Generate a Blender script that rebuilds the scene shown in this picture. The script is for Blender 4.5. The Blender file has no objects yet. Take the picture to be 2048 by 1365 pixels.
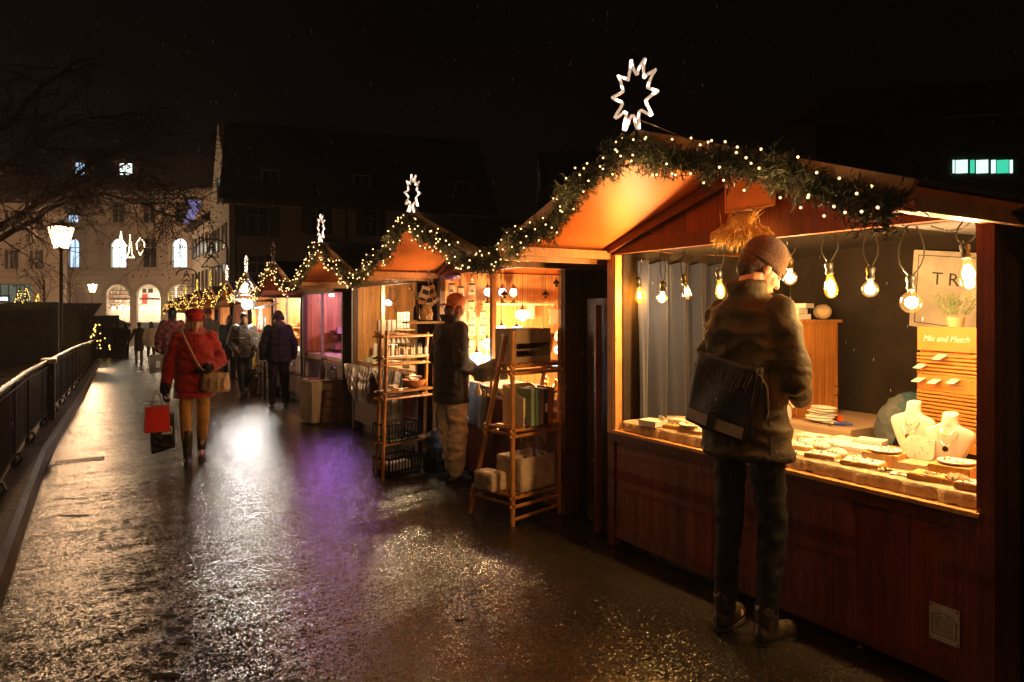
import bpy, bmesh, math, random
import numpy as np
from mathutils import Vector, Matrix, noise
R = math.radians
rnd = random.Random(7)
scene = bpy.context.scene
COL = scene.collection
PHI = R(31.2); EYE = 1.42; FPX = 1400.0
FW = Vector((math.sin(PHI), math.cos(PHI), 0)); RT = Vector((math.cos(PHI), -math.sin(PHI), 0))

def P(x, y, Z):
    """a point at distance Z along the view axis, measured off the photograph (2048 wide)"""
    p = RT * ((x - 1024) / FPX * Z) + FW * Z
    return Vector((p.x, p.y, EYE - (y - 620) / FPX * Z))

def gz(y):
    if y < 17: return -0.021 * y
    return -0.357 - 0.028 * (y - 17)

# ------------------------------------------------------------------ materials
MATS = {}
def newmat(name):
    m = bpy.data.materials.new(name); m.use_nodes = True
    nt = m.node_tree; nt.nodes.clear()
    out = nt.nodes.new('ShaderNodeOutputMaterial')
    MATS[name] = m
    return m, nt, out
def N(nt, t, **kw):
    n = nt.nodes.new(t)
    for k, v in kw.items():
        if k in n.inputs.keys(): n.inputs[k].default_value = v
        else: setattr(n, k, v)
    return n
def L(nt, a, b): nt.links.new(a, b)
def c4(c): return (c[0], c[1], c[2], 1.0)

def mat(name, col, rough=0.6, metal=0.0, var=0.25, vscale=6.0, bump=0.0, bscale=60.0, stretch=None,
        planks=None, pgap=0.06, spec=0.5, grain=0.0, coat=0.0, tr=0.0, sheen=0.0, knots=False):
    """principled surface with noise-varied colour; planks = boards per metre along x+y; grain = vertical grain"""
    if name in MATS: return MATS[name]
    m, nt, out = newmat(name)
    b = N(nt, 'ShaderNodeBsdfPrincipled')
    b.inputs['Roughness'].default_value = rough; b.inputs['Metallic'].default_value = metal
    b.inputs['Specular IOR Level'].default_value = spec
    b.inputs['Coat Weight'].default_value = coat
    b.inputs['Sheen Weight'].default_value = sheen
    if tr: b.inputs['Transmission Weight'].default_value = tr
    tc = N(nt, 'ShaderNodeTexCoord')
    mp = N(nt, 'ShaderNodeMapping'); L(nt, tc.outputs['Object'], mp.inputs['Vector'])
    if stretch: mp.inputs['Scale'].default_value = stretch
    n1 = N(nt, 'ShaderNodeTexNoise'); n1.inputs['Scale'].default_value = vscale; n1.inputs['Detail'].default_value = 6
    L(nt, mp.outputs['Vector'], n1.inputs['Vector'])
    rmp = N(nt, 'ShaderNodeMapRange'); rmp.inputs[1].default_value = 0.3; rmp.inputs[2].default_value = 0.7
    rmp.inputs[3].default_value = 1 - var; rmp.inputs[4].default_value = 1 + var
    L(nt, n1.outputs['Fac'], rmp.inputs[0])
    fac = rmp.outputs[0]
    hgt = None
    if planks:
        sx = N(nt, 'ShaderNodeSeparateXYZ'); L(nt, tc.outputs['Object'], sx.inputs[0])
        ad = N(nt, 'ShaderNodeMath', operation='ADD'); L(nt, sx.outputs[0], ad.inputs[0]); L(nt, sx.outputs[1], ad.inputs[1])
        mu = N(nt, 'ShaderNodeMath', operation='MULTIPLY'); mu.inputs[1].default_value = planks; L(nt, ad.outputs[0], mu.inputs[0])
        fr = N(nt, 'ShaderNodeMath', operation='FRACT'); L(nt, mu.outputs[0], fr.inputs[0])
        fl = N(nt, 'ShaderNodeMath', operation='FLOOR'); L(nt, mu.outputs[0], fl.inputs[0])
        wn = N(nt, 'ShaderNodeTexWhiteNoise', noise_dimensions='1D'); L(nt, fl.outputs[0], wn.inputs['W'])
        r2 = N(nt, 'ShaderNodeMapRange'); r2.inputs[3].default_value = 1 - var; r2.inputs[4].default_value = 1 + var
        L(nt, wn.outputs['Value'], r2.inputs[0])
        m2 = N(nt, 'ShaderNodeMath', operation='MULTIPLY'); L(nt, fac, m2.inputs[0]); L(nt, r2.outputs[0], m2.inputs[1])
        gt = N(nt, 'ShaderNodeMath', operation='GREATER_THAN'); gt.inputs[1].default_value = pgap; L(nt, fr.outputs[0], gt.inputs[0])
        r3 = N(nt, 'ShaderNodeMapRange'); r3.inputs[3].default_value = 0.35; L(nt, gt.outputs[0], r3.inputs[0])
        m3 = N(nt, 'ShaderNodeMath', operation='MULTIPLY'); L(nt, m2.outputs[0], m3.inputs[0]); L(nt, r3.outputs[0], m3.inputs[1])
        fac = m3.outputs[0]; hgt = gt.outputs[0]
    if grain:
        mg = N(nt, 'ShaderNodeMapping'); mg.inputs['Scale'].default_value = (60, 60, 2.0)
        L(nt, tc.outputs['Object'], mg.inputs['Vector'])
        ng = N(nt, 'ShaderNodeTexNoise'); ng.inputs['Scale'].default_value = 1.0; ng.inputs['Detail'].default_value = 4
        L(nt, mg.outputs['Vector'], ng.inputs['Vector'])
        r4 = N(nt, 'ShaderNodeMapRange'); r4.inputs[1].default_value = .3; r4.inputs[2].default_value = .7
        r4.inputs[3].default_value = 1 - grain; r4.inputs[4].default_value = 1 + grain; L(nt, ng.outputs['Fac'], r4.inputs[0])
        m4 = N(nt, 'ShaderNodeMath', operation='MULTIPLY'); L(nt, fac, m4.inputs[0]); L(nt, r4.outputs[0], m4.inputs[1])
        fac = m4.outputs[0]
    if knots:
        vo = N(nt, 'ShaderNodeTexVoronoi'); vo.inputs['Scale'].default_value = 5.0
        mk = N(nt, 'ShaderNodeMapping'); mk.inputs['Scale'].default_value = (1.6, 1.6, .9); L(nt, tc.outputs['Object'], mk.inputs['Vector'])
        L(nt, mk.outputs['Vector'], vo.inputs['Vector'])
        r5 = N(nt, 'ShaderNodeMapRange'); r5.inputs[1].default_value = .05; r5.inputs[2].default_value = .09; r5.inputs[3].default_value = .4
        L(nt, vo.outputs['Distance'], r5.inputs[0])
        m5 = N(nt, 'ShaderNodeMath', operation='MULTIPLY'); L(nt, fac, m5.inputs[0]); L(nt, r5.outputs[0], m5.inputs[1])
        fac = m5.outputs[0]
    vm = N(nt, 'ShaderNodeVectorMath', operation='SCALE'); vm.inputs[0].default_value = col
    L(nt, fac, vm.inputs['Scale'])
    L(nt, vm.outputs[0], b.inputs['Base Color'])
    if bump:
        nb = N(nt, 'ShaderNodeTexNoise'); nb.inputs['Scale'].default_value = bscale; nb.inputs['Detail'].default_value = 3
        L(nt, mp.outputs['Vector'], nb.inputs['Vector'])
        bp = N(nt, 'ShaderNodeBump'); bp.inputs['Strength'].default_value = bump; bp.inputs['Distance'].default_value = 0.01
        h = nb.outputs['Fac']
        if hgt is not None:
            a2 = N(nt, 'ShaderNodeMath', operation='ADD'); L(nt, h, a2.inputs[0]); L(nt, hgt, a2.inputs[1]); h = a2.outputs[0]
        L(nt, h, bp.inputs['Height']); L(nt, bp.outputs[0], b.inputs['Normal'])
    L(nt, b.outputs[0], out.inputs[0])
    return m

def emit(name, col, strength, sample=False, mix=None):
    if name in MATS: return MATS[name]
    m, nt, out = newmat(name)
    e = N(nt, 'ShaderNodeEmission'); e.inputs[0].default_value = c4(col); e.inputs[1].default_value = strength
    L(nt, e.outputs[0], out.inputs[0])
    m.cycles.emission_sampling = 'AUTO' if sample else 'NONE'
    return m

def glass(name, col=(1, 1, 1), refl=0.12, glow=None, gs=0.0, rough=0.03):
    """thin clear shell: mostly see-through, a little mirror, optional inner glow for a burning bulb"""
    if name in MATS: return MATS[name]
    m, nt, out = newmat(name)
    t = N(nt, 'ShaderNodeBsdfTransparent'); t.inputs[0].default_value = c4(col)
    g = N(nt, 'ShaderNodeBsdfGlossy'); g.inputs['Roughness'].default_value = rough
    lw = N(nt, 'ShaderNodeLayerWeight'); lw.inputs['Blend'].default_value = 0.25
    mr = N(nt, 'ShaderNodeMapRange'); mr.inputs[3].default_value = refl; mr.inputs[4].default_value = min(1, refl + .5)
    L(nt, lw.outputs['Facing'], mr.inputs[0])
    mx = N(nt, 'ShaderNodeMixShader'); L(nt, mr.outputs[0], mx.inputs[0]); L(nt, t.outputs[0], mx.inputs[1]); L(nt, g.outputs[0], mx.inputs[2])
    last = mx
    if glow:
        e = N(nt, 'ShaderNodeEmission'); e.inputs[0].default_value = c4(glow); e.inputs[1].default_value = gs
        ad = N(nt, 'ShaderNodeAddShader'); L(nt, mx.outputs[0], ad.inputs[0]); L(nt, e.outputs[0], ad.inputs[1]); last = ad
    L(nt, last.outputs[0], out.inputs[0])
    m.cycles.emission_sampling = 'NONE'
    return m

# ------------------------------------------------------------------ mesh builder
class MB:
    def __init__(s): s.v = []; s.f = []; s.m = []; s.mi = 0
    def add(s, vs, fs):
        o = len(s.v); s.v += [tuple(v) for v in vs]
        for f in fs: s.f.append(tuple(i + o for i in f)); s.m.append(s.mi)
    def box(s, x0, x1, y0, y1, z0, z1, M4=None):
        vs = [Vector((x, y, z)) for z in (z0, z1) for x, y in ((x0, y0), (x1, y0), (x1, y1), (x0, y1))]
        if M4 is not None: vs = [M4 @ v for v in vs]
        s.add(vs, [(3, 2, 1, 0), (4, 5, 6, 7), (0, 1, 5, 4), (1, 2, 6, 5), (2, 3, 7, 6), (3, 0, 4, 7)])
        return s
    def rbox(s, c, size, rot=0.0, tilt=0.0, tiltx=0.0):
        M4 = Matrix.Translation(Vector(c)) @ Matrix.Rotation(rot, 4, 'Z') @ Matrix.Rotation(tilt, 4, 'Y') @ Matrix.Rotation(tiltx, 4, 'X')
        a, b, d = size[0] / 2, size[1] / 2, size[2] / 2
        return s.box(-a, a, -b, b, -d, d, M4)
    def bar(s, p0, p1, w, h, up=Vector((0, 0, 1))):
        p0, p1 = Vector(p0), Vector(p1); d = (p1 - p0); ln = d.length
        if ln < 1e-6: return s
        d.normalize(); sd = d.cross(up)
        if sd.length < 1e-4: sd = d.cross(Vector((1, 0, 0)))
        sd.normalize(); u = sd.cross(d)
        vs = [p + sd * a * w / 2 + u * b * h / 2 for p in (p0, p1) for a, b in ((-1, -1), (1, -1), (1, 1), (-1, 1))]
        s.add(vs, [(3, 2, 1, 0), (4, 5, 6, 7), (0, 1, 5, 4), (1, 2, 6, 5), (2, 3, 7, 6), (3, 0, 4, 7)])
        return s
    def cyl(s, p0, p1, r0, r1=None, n=10, cap=True):
        r1 = r0 if r1 is None else r1
        return s.tube([p0, p1], [r0, r1], n, cap)
    def tube(s, pts, r, n=6, cap=True):
        pts = [Vector(p) for p in pts]
        rs = r if isinstance(r, (list, tuple)) else [r] * len(pts)
        o = len(s.v); ref = None; vs = []
        for i, p in enumerate(pts):
            d = (pts[min(i + 1, len(pts) - 1)] - pts[max(i - 1, 0)])
            if d.length < 1e-9: d = Vector((0, 0, 1))
            d.normalize()
            if ref is None:
                ref = d.cross(Vector((0, 0, 1)))
                if ref.length < .05: ref = d.cross(Vector((1, 0, 0)))
            a = (ref - d * ref.dot(d))
            if a.length < 1e-5: a = d.cross(Vector((0, 1, 0.3)))
            a.normalize(); ref = a; b = d.cross(a)
            for k in range(n):
                t = 2 * math.pi * k / n
                vs.append(p + (a * math.cos(t) + b * math.sin(t)) * rs[i])
        fs = []
        for i in range(len(pts) - 1):
            for k in range(n):
                k2 = (k + 1) % n
                fs.append((i * n + k, i * n + k2, (i + 1) * n + k2, (i + 1) * n + k))
        if cap:
            fs.append(tuple(reversed(range(n)))); fs.append(tuple((len(pts) - 1) * n + k for k in range(n)))
        s.add(vs, fs); return s
    def lathe(s, c, prof, n=16, M4=None):
        """prof: (radius, z) pairs bottom to top"""
        c = Vector(c); vs = []; fs = []
        for r, z in prof:
            for k in range(n):
                t = 2 * math.pi * k / n
                v = Vector((r * math.cos(t), r * math.sin(t), z))
                if M4 is not None: v = M4 @ v
                vs.append(c + v)
        for i in range(len(prof) - 1):
            for k in range(n):
                k2 = (k + 1) % n
                fs.append((i * n + k, i * n + k2, (i + 1) * n + k2, (i + 1) * n + k))
        fs.append(tuple(reversed(range(n)))); fs.append(tuple((len(prof) - 1) * n + k for k in range(n)))
        s.add(vs, fs); return s
    def ell(s, c, r, n=12, m=8, M4=None):
        if not isinstance(r, (tuple, list, Vector)): r = (r, r, r)
        c = Vector(c); vs = [Vector((0, 0, -r[2]))]; fs = []
        for i in range(1, m):
            ph = -math.pi / 2 + math.pi * i / m
            for k in range(n):
                t = 2 * math.pi * k / n
                vs.append(Vector((r[0] * math.cos(ph) * math.cos(t), r[1] * math.cos(ph) * math.sin(t), r[2] * math.sin(ph))))
        vs.append(Vector((0, 0, r[2])))
        for k in range(n): fs.append((0, 1 + (k + 1) % n, 1 + k))
        for i in range(m - 2):
            for k in range(n):
                a = 1 + i * n + k; b = 1 + i * n + (k + 1) % n
                fs.append((a, b, b + n, a + n))
        top = len(vs) - 1
        for k in range(n): fs.append((top, 1 + (m - 2) * n + k, 1 + (m - 2) * n + (k + 1) % n))
        if M4 is not None: vs = [M4 @ v for v in vs]
        s.add([c + v for v in vs], fs); return s
    def prism(s, poly, ex):
        """poly: list of 3-D points (one flat face), ex: extrusion vector"""
        ex = Vector(ex); n = len(poly); vs = [Vector(p) for p in poly]; vs += [v + ex for v in vs]
        fs = [tuple(range(n)), tuple(reversed(range(n, 2 * n)))]
        for k in range(n): fs.append((k, k + n, (k + 1) % n + n, (k + 1) % n))
        s.add(vs, fs); return s
    def grid(s, fn, nu, nv, both=None):
        vs = [fn(i / (nu - 1), j / (nv - 1)) for j in range(nv) for i in range(nu)]
        fs = [(j * nu + i, j * nu + i + 1, (j + 1) * nu + i + 1, (j + 1) * nu + i) for j in range(nv - 1) for i in range(nu - 1)]
        s.add(vs, fs); return s
    def loft(s, rings, n=20):
        """rings: (center, rx, ry, rotz) closed body; superellipse cross sections"""
        vs = []; fs = []
        for c, rx, ry, *ro in rings:
            c = Vector(c); a = ro[0] if ro else 0
            for k in range(n):
                t = 2 * math.pi * k / n; x, y = rx * math.cos(t), ry * math.sin(t)
                vs.append(c + Vector((x * math.cos(a) - y * math.sin(a), x * math.sin(a) + y * math.cos(a), 0)))
        for i in range(len(rings) - 1):
            for k in range(n):
                k2 = (k + 1) % n; fs.append((i * n + k, i * n + k2, (i + 1) * n + k2, (i + 1) * n + k))
        fs.append(tuple(reversed(range(n)))); fs.append(tuple((len(rings) - 1) * n + k for k in range(n)))
        s.add(vs, fs); return s
    def build(s, name, mats, parent=None, smooth=False, fix=True):
        me = bpy.data.meshes.new(name)
        me.from_pydata(s.v, [], s.f)
        if not isinstance(mats, (list, tuple)): mats = [mats]
        for m in mats: me.materials.append(m)
        if len(mats) > 1: me.polygons.foreach_set('material_index', s.m)
        if fix:
            bm = bmesh.new(); bm.from_mesh(me); bmesh.ops.recalc_face_normals(bm, faces=bm.faces); bm.to_mesh(me); bm.free()
        me.update()
        if smooth:
            me.polygons.foreach_set('use_smooth', [True] * len(me.polygons))
            try: me.set_sharp_from_angle(angle=R(40))
            except Exception: pass
        o = bpy.data.objects.new(name, me); COL.objects.link(o)
        if parent is not None: o.parent = parent
        return o

def tag(o, label=None, cat=None, group=None, kind=None):
    if label: o['label'] = label
    if cat: o['category'] = cat
    if group: o['group'] = group
    if kind: o['kind'] = kind
    return o
def thing(name, label, cat, loc=(0, 0, 0), rz=0.0, group=None):
    o = bpy.data.objects.new(name, None); COL.objects.link(o)
    o.location = loc; o.rotation_euler = (0, 0, rz); o.empty_display_size = .1
    return tag(o, label, cat, group)
def dup(root, loc=None, rz=None, label=None, group=None, scale=None):
    def cp(o, par):
        c = o.copy(); COL.objects.link(c); c.parent = par
        for ch in [x for x in o.children]: cp(ch, c)
        return c
    r = cp(root, None)
    if loc is not None: r.location = loc
    if rz is not None: r.rotation_euler = (r.rotation_euler[0], r.rotation_euler[1], rz)
    if label: r['label'] = label
    if group: r['group'] = group
    if scale: r.scale = scale
    return r
def light(kind, name, loc, power, col, parent=None, size=0.05, **kw):
    d = bpy.data.lights.new(name, kind); d.energy = power; d.color = col
    if kind == 'POINT': d.shadow_soft_size = size
    if kind == 'AREA': d.size = size
    if kind == 'SPOT': d.shadow_soft_size = size
    for k, v in kw.items(): setattr(d, k, v)
    o = bpy.data.objects.new(name, d); COL.objects.link(o); o.location = loc
    if parent is not None: o.parent = parent
    return o
def textmesh(name, s, size, m, M4, parent, ext=0.001, spacing=1.0, shear=0.0):
    cu = bpy.data.curves.new(name, 'FONT'); cu.body = s; cu.size = size; cu.extrude = ext; cu.space_character = spacing
    cu.align_x = 'CENTER'; cu.align_y = 'CENTER'; cu.shear = shear; cu.resolution_u = 2
    o = bpy.data.objects.new(name, cu); COL.objects.link(o)
    dg = bpy.context.evaluated_depsgraph_get(); me = bpy.data.meshes.new_from_object(o.evaluated_get(dg))
    bpy.data.objects.remove(o)
    me.transform(M4); me.materials.clear(); me.materials.append(m); me.name = name
    o = bpy.data.objects.new(name, me); COL.objects.link(o)
    if parent is not None: o.parent = parent
    return o
def frame4(origin, xa, ya):
    xa = Vector(xa).normalized(); ya = Vector(ya).normalized(); za = xa.cross(ya)
    m = Matrix((xa, ya, za)).transposed().to_4x4(); m.translation = Vector(origin); return m

# ------------------------------------------------------------------ common surfaces
redwood = mat('stained_red_wood', (.15, .024, .009), .5, var=.2, vscale=3, planks=9, pgap=.03, grain=.35, bump=.2, bscale=30, knots=True)
redtrim = mat('stained_red_trim', (.12, .024, .010), .5, var=.25, vscale=5, grain=.3, bump=.15)
brownwood = mat('brown_stained_wood', (.075, .03, .014), .55, var=.25, vscale=4, planks=8, pgap=.03, grain=.3, bump=.2)
orangewood = mat('orange_stained_ceiling_wood', (.52, .13, .018), .45, var=.12, vscale=2, grain=.06)
pine = mat('varnished_pine_boards', (.55, .27, .08), .45, var=.16, vscale=3, planks=11, pgap=.05, grain=.3, bump=.15, knots=True)
pinetrim = mat('pine_trim', (.55, .29, .10), .5, var=.2, vscale=6, grain=.25, bump=.1, knots=True)
paleply = mat('pale_plywood', (.55, .40, .22), .6, var=.15, vscale=8, grain=.15)
greytrim = mat('weathered_grey_paint', (.42, .37, .31), .55, var=.2, vscale=12, grain=.2)
roofing = mat('dark_roofing_felt', (.028, .022, .02), .7, var=.3, vscale=10, bump=.4, bscale=80)
darkwood = mat('near_black_wood', (.022, .010, .007), .6, var=.3, vscale=5, grain=.3)
black = mat('black_plastic', (.012, .012, .012), .4, var=.2)
iron = mat('painted_black_iron', (.018, .014, .011), .5, metal=.1, var=.3, vscale=20, bump=.1)
white = mat('white_paint', (.78, .75, .70), .5, var=.06)
paper = mat('white_card', (.80, .78, .72), .7, var=.04)
kraft = mat('kraft_paper', (.42, .27, .14), .8, var=.12, vscale=12, bump=.2, bscale=40)
linen = mat('natural_linen_cloth', (.52, .38, .22), .9, var=.12, vscale=25, bump=.4, bscale=150, sheen=.2)
bamboo = mat('bamboo_cane', (.40, .17, .045), .35, var=.3, vscale=8, bump=.1)
brass = mat('aged_brass', (.30, .16, .05), .3, metal=.9, var=.25, vscale=30)
gold = mat('gold_jewellery', (.9, .6, .2), .2, metal=1.0, var=.05)
clear = glass('clear_glass')
# ================================================================== setting: camera, world, ground
cam_d = bpy.data.cameras.new('camera'); cam = bpy.data.objects.new('camera', cam_d); COL.objects.link(cam)
cam_d.sensor_width = 36; cam_d.lens = FPX / 2048 * 36; cam_d.shift_y = -(682.5 - 620) / 2048
cam_d.clip_end = 600; cam_d.clip_start = .05
cam.location = (0, 0, EYE); cam.rotation_euler = (R(90), 0, -PHI)
scene.camera = cam
w = bpy.data.worlds.new('World'); scene.world = w; w.use_nodes = True
nt = w.node_tree; bg = nt.nodes['Background']
sk = nt.nodes.new('ShaderNodeTexSky'); sk.sky_type = 'NISHITA'; sk.sun_disc = False
sk.sun_elevation = R(-9); sk.sun_rotation = R(200)
# night sky over a lit town: a faint brownish glow added to the all but black sky
ad = nt.nodes.new('ShaderNodeVectorMath'); ad.operation = 'ADD'
sc_ = nt.nodes.new('ShaderNodeVectorMath'); sc_.operation = 'SCALE'; sc_.inputs['Scale'].default_value = 1.0
nt.links.new(sk.outputs[0], sc_.inputs[0]); nt.links.new(sc_.outputs[0], ad.inputs[0])
ad.inputs[1].default_value = (.045, .028, .026)
nt.links.new(ad.outputs[0], bg.inputs[0]); bg.inputs[1].default_value = .012
scene.view_settings.view_transform = 'Standard'; scene.view_settings.look = 'None'
scene.view_settings.exposure = 1.5; scene.view_settings.gamma = 1
cy = scene.cycles
cy.use_denoising = True; cy.max_bounces = 8; cy.diffuse_bounces = 3; cy.glossy_bounces = 4; cy.transparent_max_bounces = 12
cy.transmission_bounces = 6; cy.caustics_reflective = False; cy.caustics_refractive = False
cy.sample_clamp_indirect = 4; cy.use_light_tree = True; cy.volume_bounces = 0

def asphalt():
    m, nt, out = newmat('wet_asphalt')
    b = N(nt, 'ShaderNodeBsdfPrincipled')
    tc = N(nt, 'ShaderNodeTexCoord')
    def noise_(scale, detail=3, stretch=None):
        n = N(nt, 'ShaderNodeTexNoise'); n.inputs['Scale'].default_value = scale; n.inputs['Detail'].default_value = detail
        if stretch:
            mp = N(nt, 'ShaderNodeMapping'); mp.inputs['Scale'].default_value = stretch; L(nt, tc.outputs['Object'], mp.inputs[0]); L(nt, mp.outputs[0], n.inputs['Vector'])
        else: L(nt, tc.outputs['Object'], n.inputs['Vector'])
        return n.outputs['Fac']
    def rng(src, a, b_, c, d):
        r = N(nt, 'ShaderNodeMapRange'); r.inputs[1].default_value = a; r.inputs[2].default_value = b_; r.inputs[3].default_value = c; r.inputs[4].default_value = d
        L(nt, src, r.inputs[0]); return r.outputs[0]
    wet = noise_(1.3, 5, (1, .6, 1))
    fine = noise_(150, 3)
    cr = N(nt, 'ShaderNodeMix', data_type='RGBA'); cr.inputs['A'].default_value = (.006, .005, .0045, 1); cr.inputs['B'].default_value = (.075, .058, .042, 1)
    L(nt, rng(fine, .47, .68, 0, 1), cr.inputs['Factor']); L(nt, cr.outputs['Result'], b.inputs['Base Color'])
    L(nt, rng(wet, .25, .75, .17, .29), b.inputs['Roughness'])
    b.inputs['Specular IOR Level'].default_value = 1.0
    # wet aggregate: every grain is a small facet tipped its own way, plus shallow ruts across the way on the left
    acc = None
    def addv(src, k, off=(.5, .5, .5)):
        nonlocal acc
        sb = N(nt, 'ShaderNodeVectorMath', operation='SUBTRACT'); L(nt, src, sb.inputs[0]); sb.inputs[1].default_value = off
        ml = N(nt, 'ShaderNodeVectorMath', operation='MULTIPLY'); L(nt, sb.outputs[0], ml.inputs[0])
        if isinstance(k, tuple): ml.inputs[1].default_value = k
        else: L(nt, k, ml.inputs[1])
        if acc is None: acc = ml.outputs[0]
        else:
            a_ = N(nt, 'ShaderNodeVectorMath', operation='ADD'); L(nt, acc, a_.inputs[0]); L(nt, ml.outputs[0], a_.inputs[1]); acc = a_.outputs[0]
    v1 = N(nt, 'ShaderNodeTexVoronoi'); v1.inputs['Scale'].default_value = 135; L(nt, tc.outputs['Object'], v1.inputs['Vector'])
    v2 = N(nt, 'ShaderNodeTexVoronoi'); v2.inputs['Scale'].default_value = 260; L(nt, tc.outputs['Object'], v2.inputs['Vector'])
    kw = N(nt, 'ShaderNodeCombineXYZ'); kk_ = rng(wet, .3, .7, .34, .17); L(nt, kk_, kw.inputs[0]); L(nt, kk_, kw.inputs[1])
    addv(v1.outputs['Color'], kw.outputs[0]); addv(v2.outputs['Color'], (.20, .20, 0))
    v0 = N(nt, 'ShaderNodeTexNoise'); v0.inputs['Scale'].default_value = 34; v0.inputs['Detail'].default_value = 2; L(nt, tc.outputs['Object'], v0.inputs['Vector']); addv(v0.outputs['Color'], (.38, .38, 0))
    v00 = N(nt, 'ShaderNodeTexNoise'); v00.inputs['Scale'].default_value = 11; L(nt, tc.outputs['Object'], v00.inputs['Vector']); addv(v00.outputs['Color'], (.10, .16, 0))
    mp = N(nt, 'ShaderNodeMapping'); mp.inputs['Scale'].default_value = (1.4, 8, 1); L(nt, tc.outputs['Object'], mp.inputs[0])
    n3 = N(nt, 'ShaderNodeTexNoise'); n3.inputs['Scale'].default_value = 1.0; n3.inputs['Detail'].default_value = 3; L(nt, mp.outputs[0], n3.inputs['Vector'])
    msk = N(nt, 'ShaderNodeSeparateXYZ'); L(nt, tc.outputs['Object'], msk.inputs[0])
    cb = N(nt, 'ShaderNodeCombineXYZ'); L(nt, rng(msk.outputs[0], .2, 1.6, .10, .02), cb.inputs[0]); L(nt, rng(msk.outputs[0], .2, 1.6, .34, .05), cb.inputs[1])
    addv(n3.outputs['Color'], cb.outputs[0])
    up = N(nt, 'ShaderNodeVectorMath', operation='ADD'); L(nt, acc, up.inputs[0]); up.inputs[1].default_value = (0, .021, 1)
    nn_ = N(nt, 'ShaderNodeVectorMath', operation='NORMALIZE'); L(nt, up.outputs[0], nn_.inputs[0])
    L(nt, nn_.outputs[0], b.inputs['Normal'])
    L(nt, b.outputs[0], out.inputs[0]); return m
asph = asphalt()
YS = [-6, -2, 0, 2, 4, 6, 8, 10, 12, 14, 17, 20, 25, 26.0, 30, 36, 45, 60, 80, 120, 260]
mb = MB()
def kx(y):
    """street-side face of the kerb"""
    pts = [(-6, -.39), (7, -.37), (9, -.36), (12.5, -.22), (17.2, -.03), (26, .22), (34.4, .45), (400, .45)]
    for (a, xa), (b, xb) in zip(pts, pts[1:]):
        if y <= b: return xa + (xb - xa) * (y - a) / (b - a)
    return .45
for y0, y1 in zip(YS, YS[1:]):
    xl0, xl1 = (kx(y0), kx(y1)) if y1 <= 26 or y0 < 26 else (-150, -150)
    if y0 >= 34: xl0 = xl1 = -150
    mid = 3.4
    mb.add([(xl0, y0, gz(y0)), (mid, y0, gz(y0)), (mid, y1, gz(y1)), (xl1, y1, gz(y1))], [(0, 1, 2, 3)])
    mb.add([(mid, y0, gz(y0)), (150, y0, gz(y0)), (150, y1, gz(y1)), (mid, y1, gz(y1))], [(0, 1, 2, 3)])
tag(mb.build('street', asph, fix=False), 'wet asphalt of the bridge street, shining with reflections', 'street', kind='structure')
# kerb (bridge edge) with a stone upstand
stone = mat('wet_kerb_granite', (.07, .055, .042), .6, var=.4, vscale=9, bump=.5, bscale=60)
kb = MB(); ks = [(-2 + i * .5) for i in range(74)]
for y0, y1 in zip(ks, ks[1:]):
    a, b = kx(y0), kx(y1); z0, z1 = gz(y0), gz(y1)
    def sec(x, z): return [(x - .36, z + .16), (x - .06, z + .14), (x - .02, z + .11), (x, z - .02), (x - .02, z - .6), (x - .36, z - .6)]
    s0 = [Vector((px, y0 + .004, pz)) for px, pz in sec(a, z0)]; s1 = [Vector((px, y1, pz)) for px, pz in sec(b, z1)]
    kb.add(s0 + s1, [(k, (k + 1) % 6, (k + 1) % 6 + 6, k + 6) for k in range(6)] + [tuple(range(6)), tuple(range(11, 5, -1))])
tag(kb.build('kerb', stone), 'wet granite kerb along the bridge railing', 'kerb', kind='structure')
wat = mat('dark_river_water', (.006, .006, .007), .12, var=.2, bump=.3, bscale=3)
mb = MB(); mb.add([(-150, -20, -4.2), (0, -20, -4.2), (0, 30, -4.2), (-150, 30, -4.2)], [(0, 1, 2, 3)])
tag(mb.build('river_water', wat, fix=False), 'black river water below the bridge railing', 'water', kind='structure')
mb = MB(); mb.box(-150, .0, 25.6, 26, -5, gz(26) - .02)
tag(mb.build('river_bank', mat('bank_stone', (.1, .085, .07), .8)), 'dark stone embankment beyond the railing', 'embankment', kind='structure')

# ------------------------------------------------------------------ railing
def rail_x(y): return kx(y) - .22
fr = thing('bridge_railing', 'black iron railing with thin vertical bars along the left edge of the bridge', 'railing', (0, 0, 0))
ys = [i * .5 for i in range(-2, 70)]
tp = [Vector((rail_x(y), y, gz(y) + .93 + max(0, min(1, (y - 8) / 9)) * .06)) for y in ys]
MB().tube(tp, .028, 10).build('handrail', mat('wet_handrail_metal', (.10, .075, .055), .22, metal=.7, var=.2), fr, smooth=True)
lo = [Vector((p.x, p.y, gz(p.y) + .26)) for p in tp]
g = MB()
for a, b in zip(lo, lo[1:]): g.bar(a, b, .03, .012)
for a, b in zip(tp, tp[1:]): g.bar(a - Vector((0, 0, .07)), b - Vector((0, 0, .07)), .03, .012)
g.build('rail_strip', iron, fr)
g = MB(); y = -.5
while y < 34.4:
    x = rail_x(y); z = gz(y); top = z + .86 + max(0, min(1, (y - 8) / 9)) * .06
    g.cyl((x, y, z + .26), (x, y, top), .008, n=5); y += .11
b_ = g.build('baluster', iron, fr); b_['kind'] = 'stuff'
post = None
y = 0.6
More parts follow.
